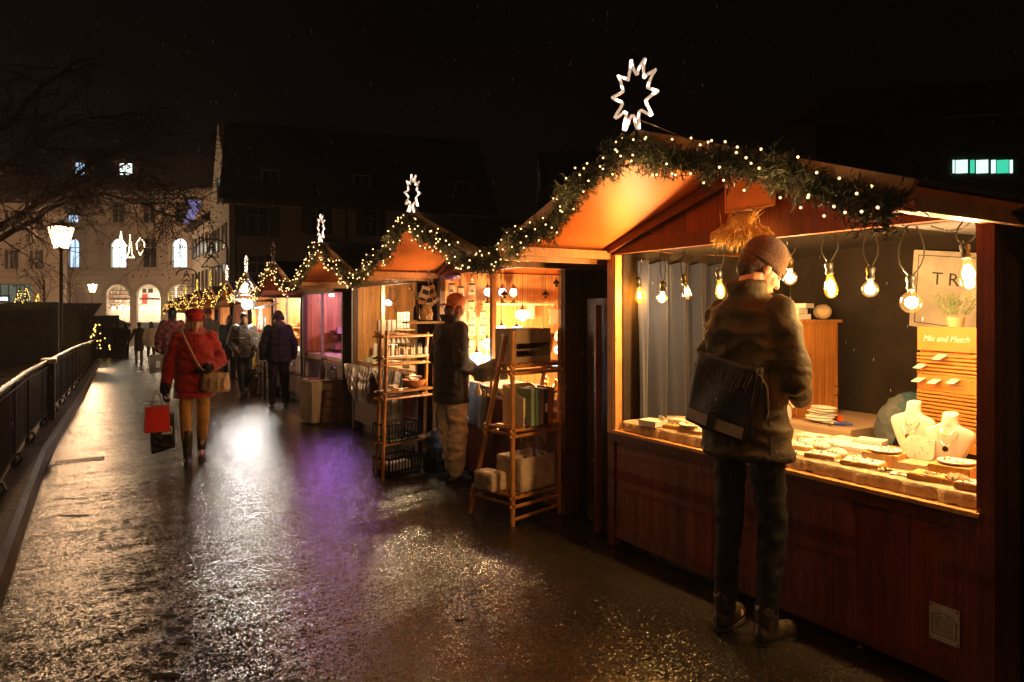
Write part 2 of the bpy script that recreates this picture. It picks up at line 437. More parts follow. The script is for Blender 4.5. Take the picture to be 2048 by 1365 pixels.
while y < 34.4:
    x = rail_x(y); z = gz(y)
    if post is None:
        g = MB(); g.box(-.02, .02, -.018, .018, .05, .92); g.tube([(-.0, 0, .5), (-.1, 0, .42), (-.13, 0, .25), (-.1, 0, .12)], .012, 5)
        g.tube([(.03, 0, .16), (.07, 0, .22), (.05, 0, .27), (.02, 0, .25)], .014, 5); g.box(-.05, .05, -.04, .04, .12, .15)
        post = g.build('post', iron, fr); post.location = (x, y, z)
    else:
        p = post.copy(); COL.objects.link(p); p.parent = fr; p.location = (x, y, z)
    y += 1.45
# fat end pillar and panel in the run of the railing
pl = thing('railing_pillar', 'squat dark metal pillar set into the railing, lit along one edge', 'pillar', (rail_x(11.2) + .03, 11.6, gz(11.6)))
MB().box(-.07, .07, -.16, .16, .1, .93).build('pillar_shaft', iron, pl)
MB().box(-.09, .09, -.19, .19, .93, .99).build('pillar_cap', mat('pillar_cap_stone', (.3, .22, .16), .3), pl)

# drain grates and holes in the road
for i, (px, py, sx, sy, lb) in enumerate([(160, 921, .42, .13, 'iron drain grate in the wet gutter below the kerb')]):
    Z = 1.6 * 1400 / (py - 620); q = P(px, py, Z); q.z = gz(q.y)
    d = thing('drain_grate', lb, 'drain', q)
    g = MB()
    for k in range(9): g.box(-sx / 2 + k * sx / 8 - .008, -sx / 2 + k * sx / 8 + .008, -sy / 2, sy / 2, .002, .007)
    g.box(-sx / 2 - .02, sx / 2 + .02, -sy / 2 - .02, -sy / 2, .002, .006); g.box(-sx / 2 - .02, sx / 2 + .02, sy / 2, sy / 2 + .02, .002, .006)
    g.build('bars', iron, d)
    MB().box(-sx / 2, sx / 2, -sy / 2, sy / 2, .001, .004).build('sump', black, d)
pm = mat('tar_patch', (.006, .005, .005), .9, var=.1)
pg = MB()
for (px, py, w_, h_) in [(285, 1164, .075, .02), (258, 1166, .04, .015), (325, 1165, .06, .015), (277, 1250, .07, .02), (350, 1249, .08, .03), (335, 1220, .08, .015), (214, 1139, .04, .012), (308, 1151, .04, .01), (290, 1131, .05, .012), (280, 1143, .04, .01), (252, 1024, .05, .012), (1085 - 165, 1235, .04, .02), (330, 1345, .12, .02), (365, 1275, .06, .02), (142, 975, .3, .02), (145, 1010, .2, .02), (170, 985, .16, .015), (300, 1190, .03, .012), (372, 1232, .05, .014), (232, 1215, .05, .012), (340, 1300, .07, .016), (312, 1215, .04, .01), (390, 1180, .04, .01), (264, 1100, .04, .008), (205, 1060, .05, .008), (150, 1045, .12, .01), (350, 1105, .04, .008), (410, 1290, .05, .014)]:
    Z = 1.47 * 1400 / (py - 620); q = P(px, py, Z); q.z = gz(q.y) + .003
    n = 9; pts = []
    for k in range(n):
        t = 2 * math.pi * k / n; rr = .75 + rnd.random() * .4
        v = RT * (w_ * math.cos(t) * rr * .62) + FW * (h_ * 1.0 * math.sin(t) * rr); pts.append((q.x + v.x, q.y + v.y, q.z - .021 * v.y))
    pg.add(pts, [tuple(range(n))])
tag(pg.build('road_patches', pm, fix=False), 'small black pits and tar patches in the wet asphalt', 'road patches', kind='structure')
# ================================================================== market stalls
def ray(x):
    a = (x - 1024) / FPX
    return (.8553641 * a + .5180270, .8553641 - .5180270 * a)
def atX(x, y, X):
    rx, ry = ray(x); Z = X / rx; return Vector((X, ry * Z, EYE - (y - 620) * Z / FPX))
def atY(x, y, Y):
    rx, ry = ray(x); Z = Y / ry; return Vector((rx * Z, Y, EYE - (y - 620) * Z / FPX))
def atz(x, y, z):
    Z = (EYE - z) * FPX / (y - 620); rx, ry = ray(x); return Vector((rx * Z, ry * Z, z))

STALLS = [(2.80, 2.36, 0), (3.0, 5.3, 0), (3.06, 8.13, 0), (3.16, 11.05, -.04), (3.3, 13.95, -.08), (3.42, 16.85, -.12),
          (3.48, 19.8, -.17), (3.52, 22.7, -.22), (3.52, 25.6, -.28), (3.52, 28.5, -.34), (3.52, 31.4, -.42)]
APEX = 2.17; EAVE = 1.80; HW = 1.10; OH = .70
LAB = ['wooden jewellery stall with dark red front boards and hanging bulbs, nearest the viewer',
       'wooden stall selling glowing mosaic lamps, behind the man in the rust cap',
       'wooden stall with white candle jars and silver cloth draped over its front',
       'wooden stall lit purple inside, behind the cloth covered crate',
       'brightly white lit wooden stall with bread loaves, right of the man with headphones',
       'wooden stall with the white floodlight on its post and a small fir tree',
       'wooden stall just beyond the floodlight, under the last white star',
       'small distant wooden stall under the tall thin yellow star',
       'small distant wooden stall under the bright yellow star with the orange roof edge',
       'far distant wooden stall third from the end of the row',
       'far distant wooden stall at the end of the row']
def make_stall(i):
    X, Y, zs = STALLS[i]; g0 = gz(Y) - zs
    r = thing('market_stall', LAB[i], 'market stall', (X, Y, zs), group='wooden market stalls in a row along the street')
    D = 1.75 if i == 0 else 1.9
    outer = brownwood if i else brownwood
    inner = pine
    fb = max(g0 + .11, .0) if i else .066
    # posts
    for sx, nm in ((0, 'corner_post'), (D, 'corner_post')):
        for sy in (-1, 1):
            y0, y1 = sorted((sy * (HW - .06), sy * HW))
            MB().box(sx, sx + .06, y0, y1, g0, EAVE - .012).build(nm, redtrim if i == 0 else brownwood, r)
    # front boards, with trim proud of them
    MB().box(.012, .03, -HW + .062, HW - .062, fb, .60).build('front_panel', redwood, r)
    t = MB(); t.box(.0, .034, -HW + .062, HW - .062, .60, .652); t.box(.006, .036, -HW + .062, HW - .062, fb - .06, fb)
    if i: t.box(-.006, .01, -.03, .03, fb, .598)
    t.build('front_trim', redtrim, r)
    MB().box(-.012, .14, -HW + .05, HW - .05, .655, .672).build('front_ledge', pinetrim, r)
    MB().box(.10, D, -HW + .1, HW - .1, g0 - .05, fb - .062).build('plinth', darkwood, r)
    MB().box(.04, D, -HW + .08, HW - .08, fb - .058, fb - .03).build('floor_board', darkwood, r)
    # walls: outer boards and inner lining
    for sy in (-1, 1):
        a, b = sorted((sy * (HW - .005), sy * (HW - .02)))
        MB().box(.062, D - .002, a, b, g0 + .03, EAVE).build('side_wall', outer, r)
        a, b = sorted((sy * (HW - .022), sy * (HW - .05)))
        MB().box(.062, D - .002, a, b, fb, EAVE).build('side_lining', inner, r)
    MB().box(D + .02, D + .04, -HW + .06, HW - .06, g0 + .03, EAVE).build('back_wall', outer, r)
    MB().box(D - .012, D + .018, -HW + .052, HW - .052, fb, EAVE).build('back_lining', inner, r)
    # header beam + front gable
    sl = (APEX - EAVE) / HW
    MB().box(.0, .045, -HW + .062, HW - .062, EAVE - .035, EAVE + .045).build('header_beam', redtrim, r)
    for xx, nm, mm in ((.01, 'gable_board', redwood), (D, 'gable_board', outer)):
        z0 = EAVE + .047
        w_ = (APEX - .03 - z0) / sl
        MB().prism([(xx, -w_, z0), (xx, w_, z0), (xx, 0, APEX - .03)], (.02, 0, 0)).build(nm, mm, r)
    f = MB()
    for sy in (-1, 1):
        f.bar((-.012, sy * (HW - .02), EAVE - .005), (-.012, 0, APEX - .055), .04, .055)
    f.build('gable_rafter', redtrim, r)
    f = MB(); rh = .16 if i else .13
    HE = HW + .10
    # roof: warm boards below, felt above
    for sy in (-1, 1):
        def sec(off, t):
            return [(-OH, sy * HE, EAVE - sl * .10 + off), (-OH, 0, APEX + off), (-OH, 0, APEX + off + t), (-OH, sy * HE, EAVE - sl * .10 + off + t)]
        MB().prism(sec(0, .022), (D + OH + .08, 0, 0)).build('roof_boards', orangewood, r)
        ps = [(x - .02, y * 1.01, z) for x, y, z in sec(.025, .018)]
        MB().prism(ps, (D + OH + .14, 0, 0)).build('roof_cover', roofing, r)
        f.bar((-OH - .018, sy * (HE + .005), EAVE - sl * .1 + .002), (-OH - .018, 0, APEX + .008), .022, .075)
    f.build('verge_board', mat('verge_board_wood', (.36, .15, .045), .5, var=.2, grain=.2), r)
    ew = mat('eave_board_wood', (.40, .17, .05), .5, var=.2, grain=.2)
    for sy in (-1, 1):
        MB().box(-OH, D + .05, sy * HE - .012, sy * HE + .012, EAVE - sl * .1 - .055, EAVE - sl * .1 + .0).build('eave_board', ew, r)
        MB().bar((-OH + .02, sy * (HW - .02), EAVE - .04), (0, sy * (HW - .02), EAVE - .04), .035, .05).build('roof_bracket', ew, r)
    if i in (1, 2, 3, 4):
        MB().box(-.004, .036, -.025, .025, .675, EAVE - .036).build('middle_post', pinetrim if i == 1 else (mat('tan_post_wood', (.26, .17, .09), .6, grain=.2) if i == 2 else greytrim), r)
    if i in (2, 3):
        q = MB(); q.box(-.01, -.001, -HW + .01, HW - .01, EAVE - .085, EAVE - .02)
        q.box(-.01, -.001, -HW + .0, -HW + .03, .65, EAVE - .086); q.box(-.01, -.001, HW - .03, HW, .65, EAVE - .086)
        q.build('window_frame', greytrim, r)
    if i == 0:
        # water drops glinting along the near eave
        q = MB()
        for k in range(46):
            x = -.2 + k * .04 + rnd.uniform(-.01, .01)
            q.ell((x, -HE - .012, EAVE - sl * .1 - .06), (.004, .004, .006), 6, 4)
        o_ = q.build('water_drops', clear, r); o_['kind'] = 'stuff'
        q = MB(); q.box(-.003, -.0005, HW - .06, HW, .65, EAVE - .04); q.box(-.0, .05, HW - .075, HW - .062, .672, EAVE - .04)
        q.build('jamb_strip', pinetrim, r)
    return r
SR = [make_stall(i) for i in range(len(STALLS))]

# closed neighbour stall at the right edge of the view, with its shutters down
ns = thing('closed_stall', 'dark closed stall with shutters down at the right edge beside the jewellery stall', 'market stall', (2.86, .1, 0), group='wooden market stalls in a row along the street')
MB().box(0, 1.8, -.95, .95, 0.04, 1.74).build('wall', darkwood, ns)
q = MB(); q.box(-.02, -.002, -.93, -.02, .15, 1.6); q.box(-.02, -.002, .02, .93, .15, 1.6)
q.build('shutter', mat('shutter_wood', (.05, .017, .008), .6, planks=8, grain=.3), ns)
MB().prism([(-.2, -1.05, 1.75), (-.2, 1.05, 1.75), (-.2, 0, 2.1)], (2.1, 0, 0)).build('roof', roofing, ns)
lb = ['dark folded shutter board leaning in the gap left of the jewellery stall']
sh = thing('shutter_board', lb[0], 'shutter board', (2.86, 3.72, gz(3.7)), rz=0)
MB().rbox((.1, 0, .8), (.5, .03, 1.55), rot=R(72), tiltx=R(0)).build('board', darkwood, sh)
sb = MB(); sb.rbox((.02, -.06, .78), (.03, .04, 1.5), rot=R(72)); sb.rbox((.08, -.1, .74), (.025, .03, 1.44), rot=R(70)); sb.build('batten', redtrim, sh)

# ------------------------------------------------------------------ garlands, fairy lights, stars
needle = mat('fir_needles', (.032, .034, .012), .6, var=.5, vscale=30)
wirem = mat('dark_green_wire', (.02, .025, .012), .5)
lampem = emit('fairy_bulb_glow', (1, .55, .20), 1.7)
lampem2 = emit('fairy_bulb_glow_yellow', (1, .55, .10), 1.8)
bulb_me = {}
def bulbmesh(r, m, key):
    if key not in bulb_me:
        o = MB().ell((0, 0, 0), r, 8, 6).build('light_bulb', m); bulb_me[key] = o.data; bpy.data.objects.remove(o)
    return bulb_me[key]
def gpath(i, n=60):
    X, Y, zs = STALLS[i]; x = X - OH - .07; sl = (APEX - EAVE) / HW
    ye = 1.19 if i == 0 else 1.42
    yf = 1.48
    pts = []
    for k in range(n + 1):
        t = -ye + (ye + yf) * k / n
        z = zs + APEX - sl * abs(t) - .03 + .025 * math.sin(t * 7 + i)
        e = abs(t) - 1.15
        if e > 0: z += e * sl * .8
        nx = STALLS[min(i + 1, 10)]; pv = STALLS[max(i - 1, 0)]
        dx = (nx[0] - X) * max(0, t) / 2.9 - (X - pv[0]) * max(0, -t) / 2.9
        pts.append(Vector((x + dx + .02 * math.sin(t * 11 + i * 2), Y + t, z)))
    return pts
GL = ['fir garland with warm fairy lights along the roof edge of the nearest jewellery stall',
      'fir garland with fairy lights over the mosaic lamp stall',
      'fir garland with fairy lights over the candle jar stall',
      'fir garland with fairy lights over the purple lit stall, below the unlit star',
      'fir garland with fairy lights over the white lit bread stall',
      'fir garland with fairy lights just above the floodlight',
      'fir garland with fairy lights beyond the floodlight, left of it',
      'fir garland with dense lights under the tall thin yellow star',
      'fir garland with dense lights under the bright yellow star',
      'tiny fir garland with lights on the stall third from the far end',
      'tiny fir garland with lights on the farthest stall']
for i in range(len(STALLS)):
    pts = gpath(i); r_ = random.Random(50 + i)
    gr = thing('fir_garland', GL[i], 'garland', pts[30], group='lit fir garlands on the stall roofs')
    o0 = pts[30]
    ntw = [2100, 1500, 1000, 520, 330, 200, 130, 110, 90, 80, 80][i]; nn = [15, 11, 9, 7, 5, 4, 3, 3, 3, 3, 3][i]
    wN = [.0028, .0035, .004, .005, .007, .009, .011, .012, .013, .014, .015][i]
    g = MB(); tw = MB()
    tw.tube([p - o0 for p in pts[::2]], .012, 5)
    for k in range(ntw):
        u = r_.random() * (len(pts) - 1.001); a = int(u); p = pts[a].lerp(pts[a + 1], u - a) - o0
        ax = (pts[a + 1] - pts[a]).normalized()
        d = Vector((r_.gauss(0, 1), r_.gauss(0, .7), r_.gauss(0, 1))) - ax * .1
        d.normalize(); d.z -= .12
        ln = r_.uniform(.04, .088) * (1 + .35 * math.sin(u * .9 + i))
        e = p + d * ln
        for q in range(nn):
            t = .15 + .9 * q / nn; b = p.lerp(e, t)
            nd = (d * .6 + Vector((r_.uniform(-1, 1), r_.uniform(-1, 1), r_.uniform(-1, 1)))).normalized() * r_.uniform(.018, .034)
            sd = nd.cross(Vector((r_.uniform(-1, 1), r_.uniform(-1, 1), r_.uniform(-1, 1)))).normalized() * wN
            g.add([b - sd, b + sd, b + nd], [(0, 1, 2)])
    g.build('fir_foliage', needle, gr, fix=False)
    # string of lights wound round it
    nb = [96, 96, 90, 80, 60, 48, 44, 40, 36, 30, 26][i]; wp = []
    me = bulbmesh([.0044, .0055, .0065, .0075, .0085, .009, .0095, .010, .0105, .011, .0115][i], lampem if i < 5 else lampem2, i)
    bp = []
    for k in range(nb):
        u = (k + r_.random()) / nb * (len(pts) - 1.01); a = int(u); p = pts[a].lerp(pts[a + 1], u - a)
        an = r_.uniform(0, 2 * math.pi); rr = r_.uniform(.055, .10)
        q = p + Vector((-abs(math.cos(an)) * rr, r_.uniform(-.03, .03), math.sin(an) * rr - .01)); bp.append(q)
        wp.append(q + Vector((.012, 0, -.004))); wp.append(p + Vector((-.03, r_.uniform(-.03, .05), r_.uniform(-.05, .05))))
    tw.tube([q - o0 for q in wp], .0018 if i < 3 else .003, 4)
    tw.build('garland_wire', wirem, gr)
    if i < 4:
        for k in (8, 22, 36, 50): light('POINT', 'fairy_glow', pts[k] - o0 + Vector((-.13, 0, -.05)), .8, (1, .55, .22), gr, size=.06)
    for k, q in enumerate(bp):
        o = bpy.data.objects.new('light_bulb', me); COL.objects.link(o); o.parent = gr; o.location = q - o0

ropem = {}
def ropemat(key, col, s):
    if key in ropem: return ropem[key]
    m, nt_, out = newmat('rope_light_' + key)
    g = N(nt_, 'ShaderNodeBsdfPrincipled'); g.inputs['Base Color'].default_value = c4([min(1, c * .8) for c in col]); g.inputs['Roughness'].default_value = .15
    g.inputs['Emission Color'].default_value = c4(col)
    tc = N(nt_, 'ShaderNodeTexCoord'); v = N(nt_, 'ShaderNodeTexVoronoi'); v.inputs['Scale'].default_value = 24; L(nt_, tc.outputs['Object'], v.inputs['Vector'])
    mr = N(nt_, 'ShaderNodeMapRange'); mr.inputs[1].default_value = .15; mr.inputs[2].default_value = .5; mr.inputs[3].default_value = s; mr.inputs[4].default_value = s * .045
    L(nt_, v.outputs['Distance'], mr.inputs[0]); L(nt_, mr.outputs[0], g.inputs['Emission Strength']); L(nt_, g.outputs[0], out.inputs[0])
    m.cycles.emission_sampling = 'NONE'; ropem[key] = m; return m
ST = [('big ten pointed white rope light star on the nearest stall', 'white', 1.0), ('white rope light star on the mosaic lamp stall, second of the row', 'white', 1.0),
      ('white rope light star on the candle jar stall, third of the row', 'white', 1.0), ('unlit grey star on the purple lit stall', 'off', 1.0),
      ('white rope light star right above the floodlight glow', 'white', 1.0), ('white rope light star just left of the floodlight', 'white', 1.05),
      ('tall thin yellow star seen almost edge on', 'yellow', 1.3), ('bright yellow star with the orange roof edge below it', 'yellow', 1.1),
      ('small yellow green star in front of the right hand arch', 'yellow', 1.0), ('small white star shape in front of the arch pier', 'white', 1.2),
      ('small yellow light stick at the far end of the stall row', 'yellow', 1.0)]
for i, (lb, ck, sc) in enumerate(ST):
    X, Y, zs = STALLS[i]
    cx = X - OH - .04; base = zs + APEX + .035; Rr = .165 * sc
    if i == 0: Rr = .162
    s = thing('star_light', lb, 'star light', (cx, Y, base), group='light stars on the stall gables')
    pts = []
    r_ = random.Random(i)
    for k in range(21):
        t = math.pi * k / 10 + .16; rr = Rr * (1 + r_.uniform(-.04, .04)) if k % 2 == 0 else Rr * .52
        if k == 20: pts.append(pts[0]); break
        pts.append(Vector((0, rr * math.sin(t) * .95, Rr + rr * math.cos(t))))
    # sharp but rounded turns
    fine = []
    for a, b in zip(pts, pts[1:]):
        for t in (.06, .35, .65, .94): fine.append(a.lerp(b, t))
    fine.append(fine[0])
    # slim loops: push each leg a little in depth so the tube crosses itself
    for k, p in enumerate(fine): p.x += .004 * math.sin(k * 1.6)
    m_ = {'white': ropemat('white', (1, .76, .56), 3.2), 'yellow': ropemat('yellow', (1, .72, .10), 1.4), 'off': mat('unlit_rope_tube', (.35, .28, .24), .3)}[ck]
    MB().tube(fine, .0068 if i < 4 else .009, 6, cap=False).build('star_tube', m_, s, smooth=True)
    MB().cyl((.01, 0, -.07), (.01, 0, Rr * .3), .006).build('star_stem', iron, s)
    # stay wires
    w_ = MB(); w_.tube([(.01, 0, .06), (.0, .38, -.13)], .0018, 4); w_.tube([(.01, 0, .06), (.0, -.38, -.13)], .0018, 4); w_.build('stay_wire', brass, s)

# ================================================================== stall 1: bulbs
socketm = mat('bulb_socket_black', (.02, .018, .016), .4)
cordm = mat('black_cord', (.025, .022, .02), .4)
hot = emit('filament_glow', (1, .70, .28), 60)
hotdim = emit('filament_dim', (1, .62, .2), 5)
gl_c = glass('warm_bulb_glass', (1, .90, .70), .10, (1, .55, .14), .10)
gl_a = glass('amber_bulb_glass', (1, .72, .25), .10, (1, .50, .03), .22)
bl = [('g', 3.31, 1.51, .9, 'amber teardrop bulb glowing against the yellow lit curtain, leftmost of the row', 'a'),
      ('g', 3.11, 1.49, .85, 'small round bulb second from the left in front of the curtain', 'c'),
      ('e', 2.91, 1.52, .85, 'barely lit clear teardrop bulb in front of the grey curtain', 'd'),
      ('e', 2.66, 1.53, .9, 'yellow teardrop bulb half hidden behind the shoulder of the man in the beanie', 'a'),
      ('e', 2.44, 1.54, .9, 'teardrop bulb hidden behind the head of the man in the beanie', 'c'),
      ('g', 2.22, 1.575, .9, 'round bulb just right of the face of the man in the beanie', 'c'),
      ('e', 2.00, 1.53, 1.0, 'amber teardrop bulb in the middle of the opening', 'a'),
      ('g', 1.81, 1.51, .9, 'round bulb between the amber teardrop and the largest round bulb', 'c'),
      ('g', 1.63, 1.45, 1.15, 'largest and lowest hanging round bulb', 'c'),
      ('e', 1.41, 1.56, 1.15, 'white glowing teardrop bulb in front of the white sign', 'c')]
bx = 2.93
for k, (sh_, y, z, sc, lb, tint) in enumerate(bl):
    b = thing('hanging_bulb', lb, 'light bulb', (bx, y, z), group='bulbs hanging in the jewellery stall')
    til = (.10, -.12, .22, .1, 0, .0, .10, -.03, .03, .12)[k]
    MT = Matrix.Rotation(-til, 4, 'X')
    if k in (0,): sh_ = 'e'
    if sh_ == 'g':
        rr = .039 * sc; prof = [(rr * math.sin(t), -rr * math.cos(t)) for t in [.12 * i_ for i_ in range(1, 22)]] + [(.014, rr * 1.02), (.013, rr * 1.25)]
        top = rr * 1.25
    else:
        s_ = sc * .92; prof = [(.006, -.062), (.018, -.057), (.028, -.045), (.033, -.028), (.033, -.010), (.028, .012), (.021, .034), (.015, .052), (.013, .060)]
        prof = [(a * s_, c * s_) for a, c in prof]; top = .06 * s_
    g = MB().lathe((0, 0, 0), prof, 18, MT).build('bulb_glass', gl_a if tint == 'a' else (clear if tint == 'd' else gl_c), b, smooth=True)
    q = MB(); cz = -.004
    for a in range(5):
        t = a * 1.2566
        p0 = MT @ Vector((.010 * math.cos(t), .010 * math.sin(t), -.022)); p1 = MT @ Vector((.006 * math.cos(t), .006 * math.sin(t), .024))
        q.tube([p0, p1], .0022, 4)
    q.build('filament', hotdim if tint == 'd' else hot, b)
    MB().lathe((0, 0, 0), [(.014, top - .004), (.017, top), (.0185, top + .006), (.016, top + .012), (.0165, top + .03), (.019, top + .034), (.019, top + .05), (.01, top + .058)], 12, MT).build('socket', socketm, b, smooth=True)
    # loop of cord up to the header
    zt = 1.765 - z; s0 = MT @ Vector((0, 0, top + .055)); wv = (.02, .02, .035, .035, .02, .03, .035, .03, .055, .045)[k]
    lo_ = []
    for sgn in (1, -1):
        for a in range(9):
            t = a / 8 if sgn > 0 else 1 - a / 8
            yy = sgn * wv * (math.sin(math.pi * min(1, t * .85 + .02)) ** .8) * (1 + .2 * math.sin(3 * t + k))
            p = Vector((s0.x, s0.y, s0.z)).lerp(Vector((0, 0, zt)), t); p.y += yy * (-1 if k % 2 else 1); lo_.append(p)
    lo_ = list(reversed(lo_[:9])) + list(reversed(lo_[9:]))
    MB().tube(lo_[:9], .0028, 6).build('cord', cordm, b, smooth=True)
    MB().tube(lo_[9:], .0028, 6).build('cord', cordm, b, smooth=True)
    if tint != 'd':
        light('POINT', 'bulb_light', (0, 0, 0), 9.5 if tint == 'c' else 6.5, (1, .68, .34) if tint == 'c' else (1, .52, .12), b, size=.03)
# supply cord sagging between the loops
cc = MB(); cc.tube([(bx, 1.55, 1.76), (bx + .02, 1.50, 1.735), (bx + .02, 1.44, 1.74), (bx, 1.40, 1.762)], .0028, 6)
tag(cc.build('supply_cord', cordm), 'thin black supply cord sagging between the two rightmost bulbs', 'cord')

# interior cloths of stall 1
dk = mat('dark_brown_backdrop_cloth', (.028, .017, .010), .95, var=.3, vscale=5, bump=.4, bscale=30)
g = MB(); g.grid(lambda u, v: (4.50 + .015 * math.sin(u * 40 + 3 * v), 1.32 + u * 2.07, .1 + v * 1.8), 90, 8)
tag(g.build('backdrop_cloth', dk, smooth=True), 'dark brown backdrop cloth hung over the back wall of the jewellery stall', 'backdrop cloth')
g = MB(); g.grid(lambda u, v: (2.875 + u * 1.61, 3.388 + .010 * math.sin(u * 50 + 2 * v), .1 + v * 1.69), 60, 8)
tag(g.build('side_cloth', dk, smooth=True), 'dark brown cloth on the left side wall between the grey curtain and the corner', 'side cloth')
cg = mat('blue_grey_curtain_cloth', (.017, .021, .046), .9, var=.1, vscale=9, bump=.2, bscale=120, sheen=.3)
def curt(u, v):
    x = 2.93 + u * .72; a = .024 + .008 * math.sin(v * 3)
    return (x, 3.36 - abs(a) - a * math.sin(u * 27 + .5 * math.sin(v * 4)) - .012 * math.sin(u * 61 + v * 2), .12 + v * (1.60 + .01 * math.sin(u * 27)))
tag(MB().grid(curt, 110, 14).build('curtain', cg, smooth=True), 'blue grey pleated curtain at the left inside the jewellery stall', 'curtain')
g = MB(); g.grid(lambda u, v: (2.87 + u * 1.64, 1.32 + v * 2.07, 1.80 + .09 * (1 - abs(2 * v - 1)) + .008 * math.sin(u * 9 + v * 8)), 12, 14)
tag(g.build('ceiling_cloth', mat('brown_ceiling_cloth', (.05, .034, .022), .9), smooth=True), 'dark brown cloth stretched under the roof inside the jewellery stall', 'ceiling cloth')
g = MB(); g.grid(lambda u, v: (2.9 + u * .8 , 1.33 + v * .42 , 1.785 - .02 * math.sin(v * 3.1) ), 8, 8)
tag(g.build('ceiling_cloth', mat('grey_ceiling_cloth', (.055, .05, .055), .9), smooth=True), 'pale grey cloth stretched under the roof at the upper right of the stall', 'ceiling cloth')

# counter with draped linen
def cl(u, v):
    y = 1.335 + u * 2.03
    if v < .22:
        t = v / .22; z = .676 + t * .055; x = 2.830 + .005 * math.sin(y * 38 + math.sin(y * 9)) * (1 - t) * 1.2 + .004 * math.sin(y * 90)
        if t > .9: x += .004
        return (x, y, z + .003 * math.sin(y * 55 + 2 * math.sin(y * 13)) * (1 - t))
    t = (v - .22) / .78
    return (2.842 + t * .63, y, .7335 + .0018 * math.sin(y * 31 + 9 * t) * math.sin(t * 14))
ct = thing('display_counter', 'long display counter behind the jewellery stall ledge under a natural linen cloth', 'counter', (0, 0, 0))
MB().box(2.87, 3.46, 1.345, 3.36, .60, .722).build('counter_top', paleply, ct)
q = MB()
for x in (2.9, 3.42):
    for y in (1.4, 3.3): q.box(x - .02, x + .02, y - .02, y + .02, .02, .6)
q.build('counter_frame', pinetrim, ct)
lc = MB().grid(cl, 240, 26).build('table_cloth', linen, smooth=True)
tag(lc, 'wrinkled linen cloth covering the front display counter', 'tablecloth')
CT = .736
def onc(px, py, dz=0.0): p = atz(px, py, CT); p.z += dz; return p
# jewellery pieces helper
def bits(mb_, n, a, b, z, r_, kind=0):
    for k in range(n):
        x, y = r_.uniform(-a, a), r_.uniform(-b, b)
        if kind == 0: mb_.ell((x, y, z + .003), (.004, .004, .003), 6, 4)
        else:
            rr = r_.uniform(.006, .010)
            mb_.tube([(x + rr * math.cos(t * .7), y + rr * math.sin(t * .7), z + .002) for t in range(10)], .0013, 4, cap=False)
jr = random.Random(3)
silver = mat('silver_jewellery', (.7, .68, .66), .2, metal=1)
trayw = mat('pale_tray_wood', (.62, .36, .12), .5, grain=.2)
trays = [  # px, py, w(x), d(y), h, rot, material top, label
    (1605, 898, .10, .13, .018, 12, 'small wooden jewellery tray just right of the jacket of the man in the beanie'),
    (1617, 921, .11, .14, .018, 10, 'wooden tray of small gold earrings right of the knee level jacket hem'),
    (1692, 938, .11, .16, .018, 10, 'wooden tray of earrings in front of the white pillows'),
    (1770, 927, .13, .15, .05, 10, 'tall wooden box topped with a round white ring plate'),
    (1835, 968, .11, .17, .02, 8, 'wooden tray of brooches in front of the open case'),
    (1912, 955, .16, .15, .055, 8, 'tall wooden box topped with an oval white plate at the right'),
    (1925, 988, .10, .14, .022, 6, 'small wooden tray at the front right corner of the counter'),
    (1316, 861, .09, .12, .016, 8, 'wooden tray with a yellow pad at the far left of the counter'),
    (1370, 875, .10, .13, .016, 8, 'wooden tray left of the messenger bag'),
    (1362, 866, .09, .11, .03, 8, 'low box topped with a round white plate left of the messenger bag')]
for k, (px, py, a, b, h, ro, lb) in enumerate(trays):
    p = onc(px, py); p.x = max(p.x, 2.848 + a / 2 + b * .5 * math.sin(R(ro))); t = thing('jewellery_tray', lb, 'tray', p, R(ro), group='wooden jewellery trays on the counter')
    MB().box(-a / 2, a / 2, -b / 2, b / 2, 0, h).build('tray_base', trayw, t)
    if 'plate' in lb:
        MB().lathe((0, 0, h + .001), [(.0, 0), (.045, 0), (.066, .006), (.068, .012), (.062, .012), (.0, .010)], 24).build('plate', paper, t, smooth=True)
        z = h + .014
    else:
        MB().box(-a / 2 + .006, a / 2 - .006, -b / 2 + .006, b / 2 - .006, h, h + .004).build('tray_pad', paper if k not in (4, 7) else mat('ochre_felt', (.6, .42, .18), .9), t); z = h + .004
    q = MB(); bits(q, 7, a * .35, b * .35, z, jr); bits(q, 5, a * .33, b * .33, z, jr, 1); q.build('earring', gold if k % 2 else silver, t)['kind'] = 'stuff'
boxes = [(1660, 892, .13, .17, .03, 9, 'flat white display box behind the small pillows'), (1712, 905, .12, .15, .034, 9, 'white lidded gift box left of the tall ring plate box'),
         (1628, 882, .10, .14, .03, 10, 'white gift box beside the jacket of the man in the beanie'), (1305, 851, .10, .13, .032, 6, 'white box at the far left end of the counter'),
         (1358, 848, .08, .10, .03, 6, 'white box behind the round plate at the left of the counter'),
         (1742, 897, .09, .12, .045, 14, 'tall white gift box behind the ring plate box'), (1690, 886, .08, .10, .028, -5, 'small white gift box at the back of the counter by the beige table cloth'), (1865, 905, .10, .12, .12, 0, 'stack shaped tall white carton between the two necklace busts')]
for px, py, a, b, h, ro, lb in boxes:
    p = onc(px, py); t = thing('gift_box', lb, 'box', p, R(ro), group='white gift boxes on the counter')
    MB().box(-a / 2, a / 2, -b / 2, b / 2, 0, h * .62).build('box_body', paper, t)
    MB().box(-a / 2 - .003, a / 2 + .003, -b / 2 - .003, b / 2 + .003, h * .64, h).build('lid', paper, t)
